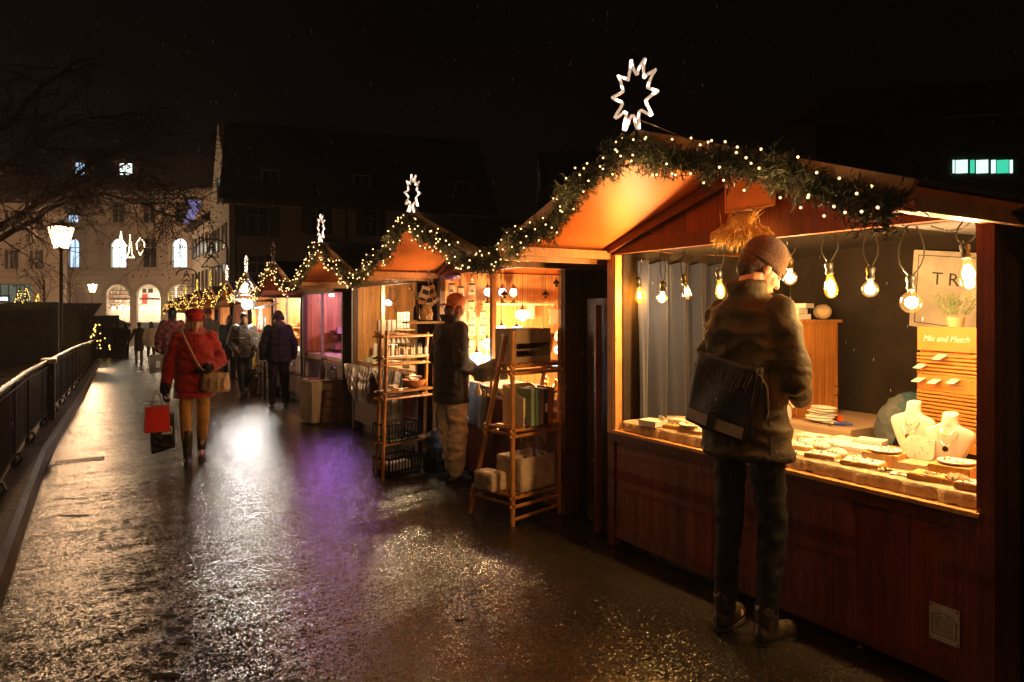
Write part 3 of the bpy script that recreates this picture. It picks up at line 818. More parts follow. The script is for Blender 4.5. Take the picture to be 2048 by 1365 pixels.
cards = [(1650, 925, .05, .07, 20, 'white card lying between the earring trays'), (1745, 942, .055, .075, -10, 'white card in front of the tall ring plate box'), (1728, 951, .05, .06, 30, 'tilted white card right of the earring tray'),
         (1760, 960, .06, .09, 12, 'white card strip left of the open case'), (1600, 908, .06, .08, 15, 'white card beside the jacket hem'), (1860, 985, .05, .07, 10, 'white card near the front edge of the counter'),
         (1640, 905, .05, .08, 40, 'white card in front of the small pillows'), (1587, 925, .05, .06, -20, 'white card half hidden by the jacket hem'), (1672, 962, .05, .07, 15, 'white card at the cloth edge below the earring tray'), (1795, 985, .05, .06, -12, 'small white card at the cloth edge in the middle of the counter'),
         (1720, 915, .06, .05, 60, 'white card leaning on the lidded gift box'), (1880, 935, .05, .05, 5, 'white card between the busts and the tall wooden box'), (1335, 868, .05, .06, 25, 'white card near the yellow pad tray at the far left'), (1290, 862, .045, .06, -8, 'white card at the very left end of the counter')]
for px, py, a, b, ro, lb in cards:
    p = onc(px, py); p.x = max(p.x, 2.895); t = thing('jewellery_card', lb, 'card', p, R(ro), group='white jewellery cards on the counter')
    MB().box(-a / 2, a / 2, -b / 2, b / 2, 0.001, .0035).build('card_sheet', paper, t)
    q = MB(); bits(q, 3, a * .3, b * .3, .004, jr, 1); q.build('ring', gold, t)
# standing price card
p = onc(1323, 853, .03); t = thing('price_card', 'small upright white card on the white box at the far left of the counter', 'card', p, R(-5))
MB().box(-.002, .002, -.022, .022, 0, .032).build('card_sheet', paper, t)
for px, py, lb in [(1612, 893, 'small pillow with three bracelets beside the jacket'), (1640, 901, 'cluster pillow with bracelets in front of the flat display box'), (1675, 915, 'long white pillow with a watch and bracelets'), (1905, 972, 'beige pillow with three thin bangles at the right of the counter'), (1385, 866, 'white pillow with dark bracelets next to the messenger bag')]:
    p = onc(px, py); p.x = max(p.x, 2.91); t = thing('bracelet_pillow', lb, 'bracelet pillow', p, R(jr.uniform(-20, 30)), group='bracelet pillows on the counter')
    MB().ell((0, 0, .022), (.035, .048, .022), 16, 10).build('pillow', paper if 'beige' not in lb else linen, t, smooth=True)
    q = MB()
    for s in (-.02, 0, .02): q.tube([(.037 * math.cos(a * .45), s, .022 + .027 * math.sin(a * .45)) for a in range(15)], .0016, 5, cap=False)
    q.build('bracelet', gold if px != 1385 else black, t)
# open case
p = onc(1827, 938); t = thing('jewellery_case', 'open white leather case with earrings standing before the necklace busts', 'jewellery case', p, R(8))
MB().box(-.045, .045, -.06, .055, 0, .028).build('case_base', linen, t)
M4 = Matrix.Translation((.052, 0, .03)) @ Matrix.Rotation(R(14), 4, 'Y')
g = MB(); pr = []
for k in range(24):
    tt = 2 * math.pi * k / 24; pr.append(M4 @ Vector((0, .058 * math.copysign(abs(math.cos(tt)) ** .35, math.cos(tt)), .055 + .05 * math.copysign(abs(math.sin(tt)) ** .35, math.sin(tt)))))
g.prism(pr, M4.to_3x3() @ Vector((.03, 0, 0))); g.build('case_lid', mat('cream_leather', (.72, .62, .5), .4, bump=.2, bscale=100), t)
q = MB()
for k in range(9): q.ell(M4 @ Vector((-.003, jr.uniform(-.045, .045), jr.uniform(.015, .09))), .0025, 6, 4)
q.build('earring', gold, t)
# necklace busts
bustm = mat('white_bust_leatherette', (.80, .70, .58), .35, var=.03, bump=.05)
def bust(px, py, lb, H=.225, rz=0):
    p = onc(px, py); t = thing('necklace_bust', lb, 'necklace bust', p, rz, group='white necklace busts')
    g = MB()
    rings = []
    # flattened heart-shaped torso leaning back, neck with a slanted cut
    ring = [(.00, .014, .020, .030), (.02, .016, .036, .028), (.05, .018, .058, .022), (.09, .020, .078, .014), (.125, .022, .092, .006), (.150, .022, .099, .000), (.164, .022, .097, -.002), (.174, .022, .084, -.004), (.182, .022, .062, -.005), (.189, .024, .042, -.006), (.196, .027, .033, -.006), (.215, .027, .030, -.008), (.236, .027, .030, -.012)]
    for z, rx, ry, off in ring: rings.append(((off * 1.0 + (z - .1) * .30, 0, z * H / .225), rx, ry))
    g.loft(rings, 32)
    for i_ in range(len(g.v) - 32, len(g.v)): g.v[i_] = (g.v[i_][0], g.v[i_][1], g.v[i_][2] + (g.v[i_][0] - .03) * .35)
    b_ = g.build('bust_form', bustm, t, smooth=True)
    MB().box(.045, .055, -.02, .02, 0, .15).build('bust_stand', bustm, t)
    q = MB(); pts = []
    for k in range(17):
        a = -1 + k / 8; yy = .06 * a * (1 - .2 * abs(a)); zz = .192 - .085 * math.cos(a * 1.45) * 1.0
        pts.append((-.030 + abs(a) * .012 + (zz - .1) * .30, yy, zz * H / .225))
    q.tube(pts, .0014, 5)
    pts2 = [(x + .003 * abs(i_ - 8) / 8, y * .62, z + (.193 - z) * .45 if 0 < i_ < 16 else z) for i_, (x, y, z) in enumerate(pts)]
    q.tube(pts2, .0022, 5)
    q.lathe((pts[8][0] - .004, 0, pts[8][2] - .014), [(.0, -.002), (.012, -.002), (.012, .002), (0, .002)], 14, Matrix.Rotation(R(90), 4, 'Y'))
    q.build('necklace', gold, t)
    return t
bust(1822, 915, 'taller necklace bust with a chunky gold chain, left one of the two', .24, R(4))
bust(1896, 940, 'necklace bust with a thin pendant, right one of the two beside the slatted board', .225, R(9))

# slatted orange display board with hooks
p = atz(1922, 900, .74); p.x = 3.62; p.y = 1.80
t = thing('slatted_display', 'orange wooden slat display with earring cards and a plant on top', 'display board', (3.6, 1.80, .735), R(-12))
om = mat('orange_display_board', (.48, .19, .03), .5, var=.1)
g = MB(); g.box(.02, .03, -.16, .20, 0, .60); g.box(0, .02, -.16, .20, .48, .60); g.box(0, .02, -.16, .20, .28, .36); g.box(0, .02, -.16, .20, 0, .06)
g.build('board_back', om, t)
for z0, z1 in ((.062, .278), (.362, .478)):
    z = z0
    while z < z1 - .008: MB().box(-.004, .018, -.16, .20, z, z + .012).build('slat', om, t); z += .0185
textmesh('lettering', 'Mix and Match', .042, white, frame4((-.002, .04, .54), (0, -1, 0), (0, 0, 1)), t, shear=.3)
tm = textmesh('lettering', 'Matching', .026, mat('pale_script_paint', (.7, .5, .3), .6), frame4((-.002, -.02, .32), (0, -1, 0), (0, 0, 1)), t, shear=.3)
cm = MB()
for (yy, zz) in ((.05, .45), (.16, .40), (.17, .33), (.08, .33), (-.02, .34), (.05, .455)):
    c = MB(); c.rbox((-.03, yy, zz), (.05, .045, .002), tilt=R(-22)); c.build('earring_card', paper, t)
pp = thing('potted_heather', 'white green heather plant in a pale pot on the slatted display', 'plant', (3.62, 1.80, 1.335))
MB().lathe((0, 0, 0), [(.03, 0), (.035, .01), (.04, .04), (.042, .05)], 14).build('pot', paleply, pp, smooth=True)
def heather(parent, c, n, h, spread, r_):
    g = MB(); lf = mat('heather_leaf', (.28, .34, .16), .7, var=.3, vscale=40)
    for k in range(n):
        a = r_.uniform(0, 6.28); s_ = spread * math.sqrt(r_.random()); hh = h * r_.uniform(.7, 1.05)
        e = Vector((c[0] + s_ * math.cos(a), c[1] + s_ * math.sin(a), c[2] + hh)); b = Vector((c[0] + s_ * .3 * math.cos(a), c[1] + s_ * .3 * math.sin(a), c[2]))
        for q in range(26):
            t_ = .2 + .8 * q / 26; p_ = b.lerp(e, t_); d = Vector((r_.uniform(-1, 1), r_.uniform(-1, 1), r_.uniform(-.1, 1))).normalized() * .011
            s2 = d.cross(Vector((r_.uniform(-1, 1), 1, r_.uniform(-1, 1)))).normalized() * .0022
            g.add([p_ - s2, p_ + s2, p_ + d + s2 * .4, p_ + d - s2 * .4], [(0, 1, 2, 3)])
    g.build('foliage', [lf], parent, fix=False)
heather(pp, (0, 0, .04), 44, .13, .12, jr)
# terracotta cup above, on the sign corner
t = thing('paper_cone_cup', 'pale orange cone cup on the right jamb below the rightmost bulb', 'cup', (3.35, 1.52, 1.42))
MB().lathe((0, 0, 0), [(.02, -.07), (.035, .0), (.045, .05), (.042, .05), (.03, 0)], 16).build('cup_body', mat('peach_ceramic', (.75, .45, .22), .5), t, smooth=True)
MB().box(.04, .05, -.03, .03, -.06, .04).build('cup_bracket', pinetrim, t)
# canvas sign
t = thing('canvas_sign', 'white canvas sign with a thin black border reading TR, tilted on the dark backdrop', 'sign', (4.44, 2.17, 1.52), 0)
t.rotation_euler = (R(7), R(-6), 0)
MB().box(0, .02, -.30, .30, -.24, .24).build('canvas', mat('canvas_white', (.62, .55, .48), .9, bump=.2, bscale=200), t)
q = MB()
for (a, b, c, d) in ((-.27, .27, .208, .213), (-.27, .27, -.213, -.208), (-.27, -.265, -.213, .213), (.265, .27, -.213, .213)): q.box(-.002, -.0003, a, b, c, d)
q.build('sign_border', black, t)
textmesh('lettering', 'TR', .11, black, frame4((-.002, .10, .07), (0, -1, 0), (0, 0, 1)), t, spacing=1.5)
textmesh('lettering', 'LIV', .045, black, frame4((-.002, .03, -.065), (0, -1, 0), (0, 0, 1)), t, spacing=1.3)

# back table with cloth and cabinet
t = thing('side_table', 'back table under a beige cloth inside the jewellery stall', 'table', (0, 0, 0))
MB().box(3.72, 4.4, 2.42, 3.3, .70, .73).build('table_top', paleply, t)
q = MB(); [q.box(x - .02, x + .02, y - .02, y + .02, .05, .70) for x in (3.8, 4.35) for y in (2.5, 3.25)]; q.build('table_legs', pinetrim, t)
def bcl(u, v):
    # v: down the front, over the top
    s_ = 3.9 * 0
    if v < .45:
        tt = v / .45; return (3.70 + .010 * math.sin(u * 21 + 4 * tt) * (1 - tt), 2.40 + u * .92, .30 + tt * .435)
    tt = (v - .45) / .55; return (3.70 + tt * .72, 2.40 + u * .92, .735)
g = MB(); g.grid(bcl, 60, 24)
g.grid(lambda u, v: (3.70 + u * .72, 2.398 + .010 * math.sin(u * 16 + 5 * v) * (1 - v), .30 + v * .435), 40, 12)
tag(g.build('beige_table_cloth', mat('beige_cloth', (.40, .28, .18), .9, var=.1, bump=.3, bscale=25), smooth=True), 'beige cloth with soft folds over the back table', 'tablecloth')
t = thing('wooden_cabinet', 'narrow orange brown wooden cabinet standing on the back table', 'cabinet', (4.02, 2.96, .737), R(0))
cw = mat('cabinet_wood', (.50, .20, .045), .4, var=.25, vscale=4, grain=.4, knots=True)
MB().box(-.20, .20, -.13, .20, 0, .60).build('cabinet_body', cw, t)
MB().box(-.22, .22, -.15, .22, .60, .618).build('cabinet_top', cw, t)
MB().box(-.218, -.202, -.12, .19, .02, .58).build('door', cw, t)
q = MB(); q.tube([(.17, -.134, .12), (.17, -.15, .13), (.175, -.152, .17), (.165, -.134, .19)], .004, 5); q.build('latch', iron, t)
for k, (x, y, z, a, b, h, lb) in enumerate([(4.0, 3.0, 1.357, .12, .17, .035, 'white box lowest of the stack on the wooden cabinet'), (4.0, 3.01, 1.394, .11, .15, .035, 'white box in the middle of the stack on the wooden cabinet'), (3.98, 2.98, 1.431, .14, .20, .03, 'white box topmost of the stack on the wooden cabinet')]):
    t = thing('stacked_box', lb, 'box', (x, y, z), R(8 * k), group='white boxes stacked on the cabinet')
    MB().box(-a / 2, a / 2, -b / 2, b / 2, 0, h).build('box_body', paper, t)
t = thing('basket_bowl', 'small beige rounded bag beside the boxes on the cabinet', 'bag', (4.16, 2.9, 1.357))
MB().ell((0, 0, .05), (.05, .06, .05), 14, 10).build('bag_body', linen, t, smooth=True)
# yellow bucket vase with white heather
t = thing('bucket_vase', 'tall pale yellow ribbed bucket vase with white green heather beside the cabinet', 'vase', (3.82, 2.95, .737))
pr = [(.035, 0)]
for k in range(9): pr += [(.045 + k * .002, .12 + k * .014), (.048 + k * .002, .126 + k * .014)]
pr += [(.07, .36), (.073, .42), (.069, .42)]
MB().lathe((0, 0, 0), pr, 20).build('vase_body', mat('pale_yellow_enamel', (.75, .55, .22), .4), t, smooth=True)
heather(t, (0, 0, .40), 30, .17, .10, jr)
t = thing('scalloped_cup', 'orange scalloped paper cup behind the heather', 'cup', (3.98, 3.12, 1.357))
MB().lathe((0, 0, 0), [(.04, 0), (.05, .05), (.06, .14), (.055, .14)], 16).build('cup_body', mat('orange_paper', (.7, .33, .08), .6), t, smooth=True)
# cloth pouches and tools on the table
for k in range(7):
    t = thing('cloth_pouch', 'folded cream cloth pouch, %s of the pile beside the cabinet' % ['lowest', 'second from the bottom', 'third from the bottom', 'fourth from the bottom', 'fifth from the bottom', 'second from the top', 'topmost'][k], 'pouch', (3.80 + jr.uniform(-.02, .02), 2.66 + jr.uniform(-.02, .02), .738 + k * .014), R(jr.uniform(-15, 15)), group='cream pouches piled on the back table')
    MB().ell((0, 0, .008), (.06, .09, .0085), 16, 8).build('pouch_cloth', paper, t, smooth=True)
t = thing('orange_roll', 'short orange roll lying at the right of the cabinet', 'roll', (3.9, 2.62, .765), R(60))
MB().cyl((-.04, 0, 0), (.04, 0, 0), .02, n=14).build('roll_body', mat('orange_rubber', (.7, .13, .02), .5), t, smooth=True)
t = thing('blue_pliers', 'blue handled pliers on the corner of the back table', 'pliers', (3.82, 2.50, .748), R(-50))
q = MB(); q.tube([(-.07, .02, 0), (-.03, .012, 0), (0, 0, 0), (.03, -.006, 0)], .007, 6); q.tube([(-.07, -.02, 0), (-.03, -.012, 0), (0, 0, 0), (.03, .006, 0)], .007, 6); q.build('pliers_handle', mat('blue_plastic', (.03, .07, .4), .4), t)
t = thing('marker_pen', 'silver pen lying on the back table left of the pliers', 'pen', (3.76, 2.58, .745), R(40))
MB().cyl((-.06, 0, 0), (.06, 0, 0), .005, n=8).build('pen_body', silver, t)
# small white figurine by the cabinet
t = thing('white_figurine', 'small white porcelain figurine between the man in the beanie and the cabinet', 'figurine', (3.74, 2.86, .737))
MB().lathe((0, 0, 0), [(.03, 0), (.035, .03), (.028, .09), (.02, .12), (.03, .15), (.034, .18), (.026, .205), (.014, .215), (.02, .235), (.022, .255), (.012, .275), (.002, .28)], 18).build('figurine_body', white, t, smooth=True)
# backpack on a chair
bp_m = mat('grey_blue_backpack_fabric', (.07, .085, .09), .8, var=.3, bump=.5, bscale=25); bp_b = mat('teal_jacket_fabric', (.025, .075, .10), .7, var=.15, bump=.4, bscale=20)
q_ = thing('backpack', 'grey and teal backpack with black straps on the floor box behind the counter', 'backpack', (3.98, 2.05, .38), R(20))
# ------------------------------------------------------------------ soft bodies: primitives fused into one skin
def fuse(name, mb_, voxel, m, parent, it=3, fac=.5, disp=None, group_fn=None):
    o = mb_.build(name + '_tmp', m, None)
    md = o.modifiers.new('r', 'REMESH'); md.mode = 'VOXEL'; md.voxel_size = voxel; md.use_smooth_shade = True
    ms = o.modifiers.new('s', 'SMOOTH'); ms.factor = fac; ms.iterations = it
    dg = bpy.context.evaluated_depsgraph_get(); me = bpy.data.meshes.new_from_object(o.evaluated_get(dg))
    bpy.data.objects.remove(o)
    me.name = name
    if disp:
        n = len(me.vertices); co = np.empty(n * 3, 'f'); me.vertices.foreach_get('co', co); co = co.reshape(-1, 3)
        no = np.array([v.normal[:] for v in me.vertices], 'f')
        d = np.array([disp(Vector(c)) for c in co], 'f')
        co = co + no * d[:, None]; me.vertices.foreach_set('co', co.ravel())
    me.polygons.foreach_set('use_smooth', [True] * len(me.polygons))
    me.materials.clear()
    for x in (m if isinstance(m, (list, tuple)) else [m]): me.materials.append(x)
    if group_fn:
        for p in me.polygons: p.material_index = group_fn(p.center)
    me.update()
    o = bpy.data.objects.new(name, me); COL.objects.link(o)
    if parent is not None: o.parent = parent
    return o
def cap(mb_, p0, p1, r0, r1=None, n=12):
    """tapered capsule"""
    r1 = r0 if r1 is None else r1; p0, p1 = Vector(p0), Vector(p1)
    mb_.tube([p0, p1], [r0, r1], n); mb_.ell(p0, r0 * .995, n, 8); mb_.ell(p1, r1 * .995, n, 8)
def folds(amp, sc=9.0, st=(1, 1, 1), seed=0):
    s = Vector(st)
    def f(c):
        q = Vector((c.x * s.x, c.y * s.y, c.z * s.z)) * sc + Vector((seed * 7.3, seed * 3.1, seed))
        a = noise.noise(q); b = noise.noise(q * 2.3 + Vector((5, 1, 9)))
        d = noise.noise(q * 3.1 + Vector((2, 8, 4)))
        return amp * ((1 - abs(a) * 3) * .7 + b * .4 + max(0, 1 - abs(d) * 5) * .15)
    return f

bp = q_; bp.location = (3.80, 2.17, .52)
g = MB(); g.ell((0, 0, .22), (.11, .13, .20), 16, 12); g.ell((-.07, .02, .14), (.07, .10, .10), 14, 10); g.ell((0, -.02, .38), (.07, .09, .06), 12, 8)
fuse('backpack_body', g, .012, bp_m, bp, 4, .5, folds(.010, 14))
g = MB(); g.ell((.02, -.06, .36), (.10, .12, .09), 14, 10); g.ell((.0, -.12, .28), (.07, .06, .12), 12, 8)
fuse('jacket_bundle', g, .012, bp_b, bp, 4, .5, folds(.012, 13, seed=2))
g = MB(); g.tube([(-.13, -.06, .36), (-.155, -.02, .25), (-.15, .03, .12), (-.10, .06, .02)], .012, 6); g.tube([(-.10, -.10, .33), (-.14, -.09, .22), (-.12, -.04, .08)], .012, 6); g.build('strap', black, bp, smooth=True)
st_ = thing('stool', 'plain dark stool under the backpack', 'stool', (3.80, 2.17, .04))
g = MB(); g.box(-.15, .15, -.15, .15, .44, .475); g.build('seat', darkwood, st_)
for a in (-.12, .12):
    for b in (-.12, .12): MB().box(a - .015, a + .015, b - .015, b + .015, 0, .44).build('leg', darkwood, st_)

# ------------------------------------------------------------------ plaque, gable board, wheat bundle
t = thing('metal_plaque', 'small pale metal plaque with a house outline screwed low on the front boards', 'plaque', (2.806, 1.437, .214))
MB().box(0, .004, -.055, .055, -.07, .07).build('plaque_plate', mat('brushed_pale_metal', (.55, .50, .42), .45, metal=.3, var=.1), t)
q = MB(); ink = mat('dark_engraving', (.05, .035, .025), .7)
def pb(y0, z0, y1, z1, w_=.0022): q.bar((-.0012, y0, z0), (-.0012, y1, z1), .0016, w_)
pb(.052, .026, -.002, .042); pb(-.002, .042, -.052, .026 - .012); pb(.044, .027, .044, -.045); pb(-.044, .016, -.044, -.045); pb(.044, -.045, -.044, -.045)
q.build('house_outline', ink, t)
q = MB()
for k in range(9):
    z = .026 - k * .0075; w_ = (.018, .026, .032, .034, .030, .034, .032, .034, .030)[k]; y = w_
    while y > -w_: l_ = rnd.uniform(.005, .011); q.box(-.0012, -.0002, max(y - l_, -w_), y, z - .0013, z + .0013); y -= l_ + .0028
o_ = q.build('engraved_line', ink, t); o_['kind'] = 'stuff'
q = MB()
for a in (-.048, .048):
    for b in (-.062, .062): q.cyl((-.004, a, b), (0, a, b), .0028, n=8)
q.build('screw', iron, t)

t = thing('kraft_board_sign', 'square kraft board with a thin line border hanging from the gable above the wheat bundle', 'sign', (2.765, 2.33, 2.0))
MB().box(0, .008, -.15, .15, -.09, .13).build('board_sheet', mat('kraft_board', (.78, .46, .20), .8, var=.1), t)
q = MB()
for (a, b, c, d) in ((-.14, .14, .118, .1205), (-.14, .14, -.0805, -.078), (-.14, -.1375, -.0805, .1205), (.1375, .14, -.0805, .1205)): q.box(-.0016, -.0003, a, b, c, d)
q.build('sign_border', ink, t)
q = MB()
for k in range(7):
    if k != 3: y = .075 - k * .022; q.box(-.0016, -.0003, y - .012, y, .075, .079); q.box(-.0016, -.0003, y - .007, y - .0045, .075, .09)
q.build('faded_lettering', ink, t)
t = thing('wheat_bundle', 'dried wheat bundle hanging upside down below the kraft board', 'dried wheat', (2.75, 2.33, 1.90))
wm = mat('dry_wheat', (.55, .36, .11), .8, var=.3, vscale=30)
rw = random.Random(5); q = MB(); e_ = MB()
for k in range(150):
    a = rw.uniform(0, 6.283); s_ = math.sqrt(rw.random()); sp = .155 * s_
    b = Vector((rw.uniform(-.01, .02) - .01, rw.gauss(0, .045), rw.uniform(-.01, .03)))
    e = Vector((-.03 - abs(math.cos(a)) * sp * .5 , math.sin(a) * sp * 1.05 , -.085 - rw.uniform(.0, .085) * (1.15 - s_ * .75)))
    m_ = b.lerp(e, .5) + Vector((-.01, 0, -.01)); q.tube([b, m_, e], .0013, 4)
    d = (e - m_).normalized(); tip = e + d * .035
    e_.tube([e, e + d * .012, e + d * .028, tip + Vector((0, 0, -.006))], [.0022, .0048, .0042, .001], 6)
    for z in range(3): e_.tube([e + d * .01 * z, tip + Vector((rw.uniform(-.012, .012), rw.uniform(-.012, .012), -.02))], .0005, 3)
q.build('stalks', wm, t); e_.build('wheat_ears', wm, t)
g = MB(); g.tube([(-.02 + .035 * math.cos(a_ * .63), .05 * math.sin(a_ * .63), .0) for a_ in range(11)], .006, 6, cap=False); g.build('twine', linen, t)

# ================================================================== stall 2: mosaic lamps
def mosaic(name, base, acc, s):
    m, nt_, out = newmat(name)
    e = N(nt_, 'ShaderNodeEmission'); tc = N(nt_, 'ShaderNodeTexCoord'); v = N(nt_, 'ShaderNodeTexVoronoi'); v.inputs['Scale'].default_value = 55
    L(nt_, tc.outputs['Object'], v.inputs['Vector']); cr = N(nt_, 'ShaderNodeValToRGB')
    sx = N(nt_, 'ShaderNodeSeparateColor'); L(nt_, v.outputs['Color'], sx.inputs[0]); L(nt_, sx.outputs[0], cr.inputs[0])
    el = cr.color_ramp.elements; cr.color_ramp.interpolation = 'CONSTANT'
    el[0].position = 0; el[0].color = c4(base); el[1].position = .62; el[1].color = c4(acc[0])
    a = cr.color_ramp.elements.new(.76); a.color = c4(acc[1]); a = cr.color_ramp.elements.new(.86); a.color = c4(acc[2]); a = cr.color_ramp.elements.new(.94); a.color = c4(base)
    L(nt_, cr.outputs[0], e.inputs[0]); e.inputs[1].default_value = s; L(nt_, e.outputs[0], out.inputs[0]); m.cycles.emission_sampling = 'NONE'
    return m
mos_w = mosaic('mosaic_glass_white', (1, .93, .80), [(.25, .65, .75), (.8, .35, .12), (.15, .3, .5)], 1.5)
mos_b = mosaic('mosaic_glass_blue', (.62, .85, 1), [(.05, .45, .75), (.9, .95, 1), (.02, .2, .55)], 1.4)
mos_y = mosaic('mosaic_glass_yellow', (1, .82, .45), [(1, .55, .1), (1, .9, .6), (.8, .3, .05)], 1.5)
mos_r = mosaic('mosaic_glass_red', (.75, .12, .05), [(.9, .5, .3), (.35, .05, .03), (1, .7, .4)], .55)
def hang_lamp(p, rx, rz_, m, lb, zt=1.76, pw=0, col=(1, .75, .45)):
    t = thing('mosaic_lamp', lb, 'lamp', p, group='glowing mosaic lamps')
    MB().ell((0, 0, 0), (rx, rx, rz_), 20, 14).build('lamp_globe', m, t, smooth=True)
    MB().lathe((0, 0, 0), [(rx * .42, rz_ * .88), (rx * .45, rz_ * .95), (rx * .25, rz_ * 1.25), (rx * .12, rz_ * 1.6), (.006, rz_ * 2.1), (.003, rz_ * 2.2)], 14).build('lamp_cap', brass, t, smooth=True)
    MB().lathe((0, 0, 0), [(.003, -rz_ * 1.22), (.012, -rz_ * 1.12), (rx * .25, -rz_ * .98), (rx * .2, -rz_ * .93)], 12).build('lamp_finial', brass, t, smooth=True)
    MB().cyl((0, 0, rz_ * 2.1), (0, 0, zt - p.z), .0022, n=5).build('lamp_cord', cordm, t)
    if pw: light('POINT', 'lamp_light', (0, -.0, -rz_ - .03), pw, col, t, size=.05)
    return t
Yl = 5.75
for px, py, yy, rx, rz_, m, lb, pw in [
    (1045, 630, 5.8, .074, .052, mos_w, 'white mosaic globe lamp with blue spots, highest hanging one', 30), (1003, 659, 5.6, .056, .038, mos_w, 'white flattened mosaic lamp hanging just right of the middle post', 0),
    (1034, 660, 5.55, .062, .036, mos_b, 'pale blue flattened mosaic lamp hanging over the bamboo rack', 0), (1086, 668, 5.6, .062, .034, mos_w, 'white half hidden mosaic lamp just above the grey wooden box', 0),
    (975, 687, 5.9, .052, .052, mos_y, 'yellow round mosaic lamp behind the middle post', 24), (1001, 690, 5.4, .042, .034, mos_r, 'small reddish mosaic lamp left of the grey wooden box', 0),
    (954, 714, 5.5, .062, .045, mos_b, 'bright blue mosaic lamp beside the chest of the man in the rust cap', 7), (972, 718, 5.9, .035, .04, mos_b, 'small blue mosaic lamp behind the middle post', 0),
    (1119, 673, 4.95, .045, .048, mos_y, 'yellow patterned mosaic lamp cut off by the right post', 0), (1118, 700, 5.05, .045, .04, mos_w, 'white and red mosaic lamp at the right post, middle of three', 0),
    (1116, 733, 5.0, .050, .036, mos_w, 'brilliant white mosaic lamp lowest at the right post', 24)]:
    p = atY(px, py, yy); hang_lamp(p, rx, rz_, m, lb, 1.77, pw, (1, .6, .26) if m is not mos_b else (.55, .75, 1))
# table lamps on the white shelf of the side wall
shp = thing('wall_shelf', 'white shelf on brackets along the pine wall of the lamp stall', 'shelf', (0, 6.22, 0))
pA, pB = atY(957, 607, 6.2), atY(1098, 607, 6.2)
MB().box(pA.x, pB.x, -.12, .02, pA.z - .02, pA.z + .0).build('shelf_board', paleply, shp)
q = MB()
for xx in (pA.x + .15, pB.x - .25): q.box(xx - .012, xx + .012, -.10, -.0, pA.z - .16, pA.z - .0201)
q.build('shelf_bracket', paleply, shp)
for px, lb in [(976, 'small mosaic table lamp on the shelf behind the middle post'), (1005, 'white mosaic table lamp in the middle of the shelf'), (1027, 'white mosaic table lamp with a swirl, right one on the shelf')]:
    p = atY(px, 607, 6.15); p.z = pA.z
    t = thing('mosaic_table_lamp', lb, 'lamp', p, group='glowing mosaic lamps')
    MB().lathe((0, 0, 0), [(.035, 0), (.036, .008), (.02, .014), (.012, .03), (.008, .045), (.02, .06), (.024, .072), (.02, .075)], 14).build('lamp_base', brass, t, smooth=True)
    MB().lathe((0, 0, 0), [(.024, .076), (.037, .095), (.040, .115), (.036, .135), (.022, .152)], 16).build('lamp_globe', mos_w, t, smooth=True)
    MB().lathe((0, 0, 0), [(.024, .153), (.022, .165), (.008, .19), (.003, .205)], 12).build('lamp_cap', brass, t, smooth=True)
q = MB(); p = atY(1070, 596, 6.12); q.tube([p + Vector((-.08, 0, -.005)), p + Vector((-.03, 0, .0)), p + Vector((.03, 0, .012)), p + Vector((.09, 0, .004))], .007, 6)
for k in range(4): c_ = p + Vector((-.07 + k * .045, 0, .045)); q.tube([c_ + Vector((.010 * math.cos(a * .7), 0, .014 * math.sin(a * .7) - .01)) for a in range(8)], .003, 5)
tag(q.build('brass_lettering', gold, smooth=True), 'gilded curly ornament lying on the shelf beside the table lamps', 'ornament')
# dark pendant lamps
for px, py, yy, lb in [(1009, 590, 5.4, 'unlit dark bell pendant in front of the white table lamps'), (1091, 590, 5.4, 'unlit dark bell pendant at the end of the white shelf'), (1113, 567, 5.5, 'unlit dark bell pendant high at the right of the stall'), (1097, 528, 4.5, 'dark round pendant canopy right under the roof edge')]:
    p = atY(px, py, yy); t = thing('dark_pendant', lb, 'lamp', p, group='unlit dark pendants')
    MB().lathe((0, 0, 0), [(.012, -.035), (.014, -.01), (.034, -.006), (.030, .008), (.018, .024), (.006, .034), (.003, .05)], 14).build('pendant_bell', mat('oxidised_bronze', (.05, .025, .015), .35, metal=.8), t, smooth=True)
    MB().cyl((0, 0, .05), (0, 0, max(.06, 1.79 - p.z)), .002, n=5).build('lamp_cord', cordm, t)
# sparkling dark purple dome at the upper left
p = atX(904, 552, 2.9); t = thing('purple_glitter_shade', 'dark purple glittering dome hanging above the rust cap', 'lampshade', p)
MB().lathe((0, 0, 0), [(.0, -.045), (.05, -.04), (.082, -.02), (.09, .0), (.08, .02), (.05, .036), (.0, .042)], 18).build('shade_dome', mat('purple_glitter', (.10, .03, .12), .3, var=.8, vscale=90, bump=.6, bscale=120), t, smooth=True)
MB().cyl((0, 0, .04), (0, 0, .10), .003, n=5).build('lamp_cord', cordm, t)
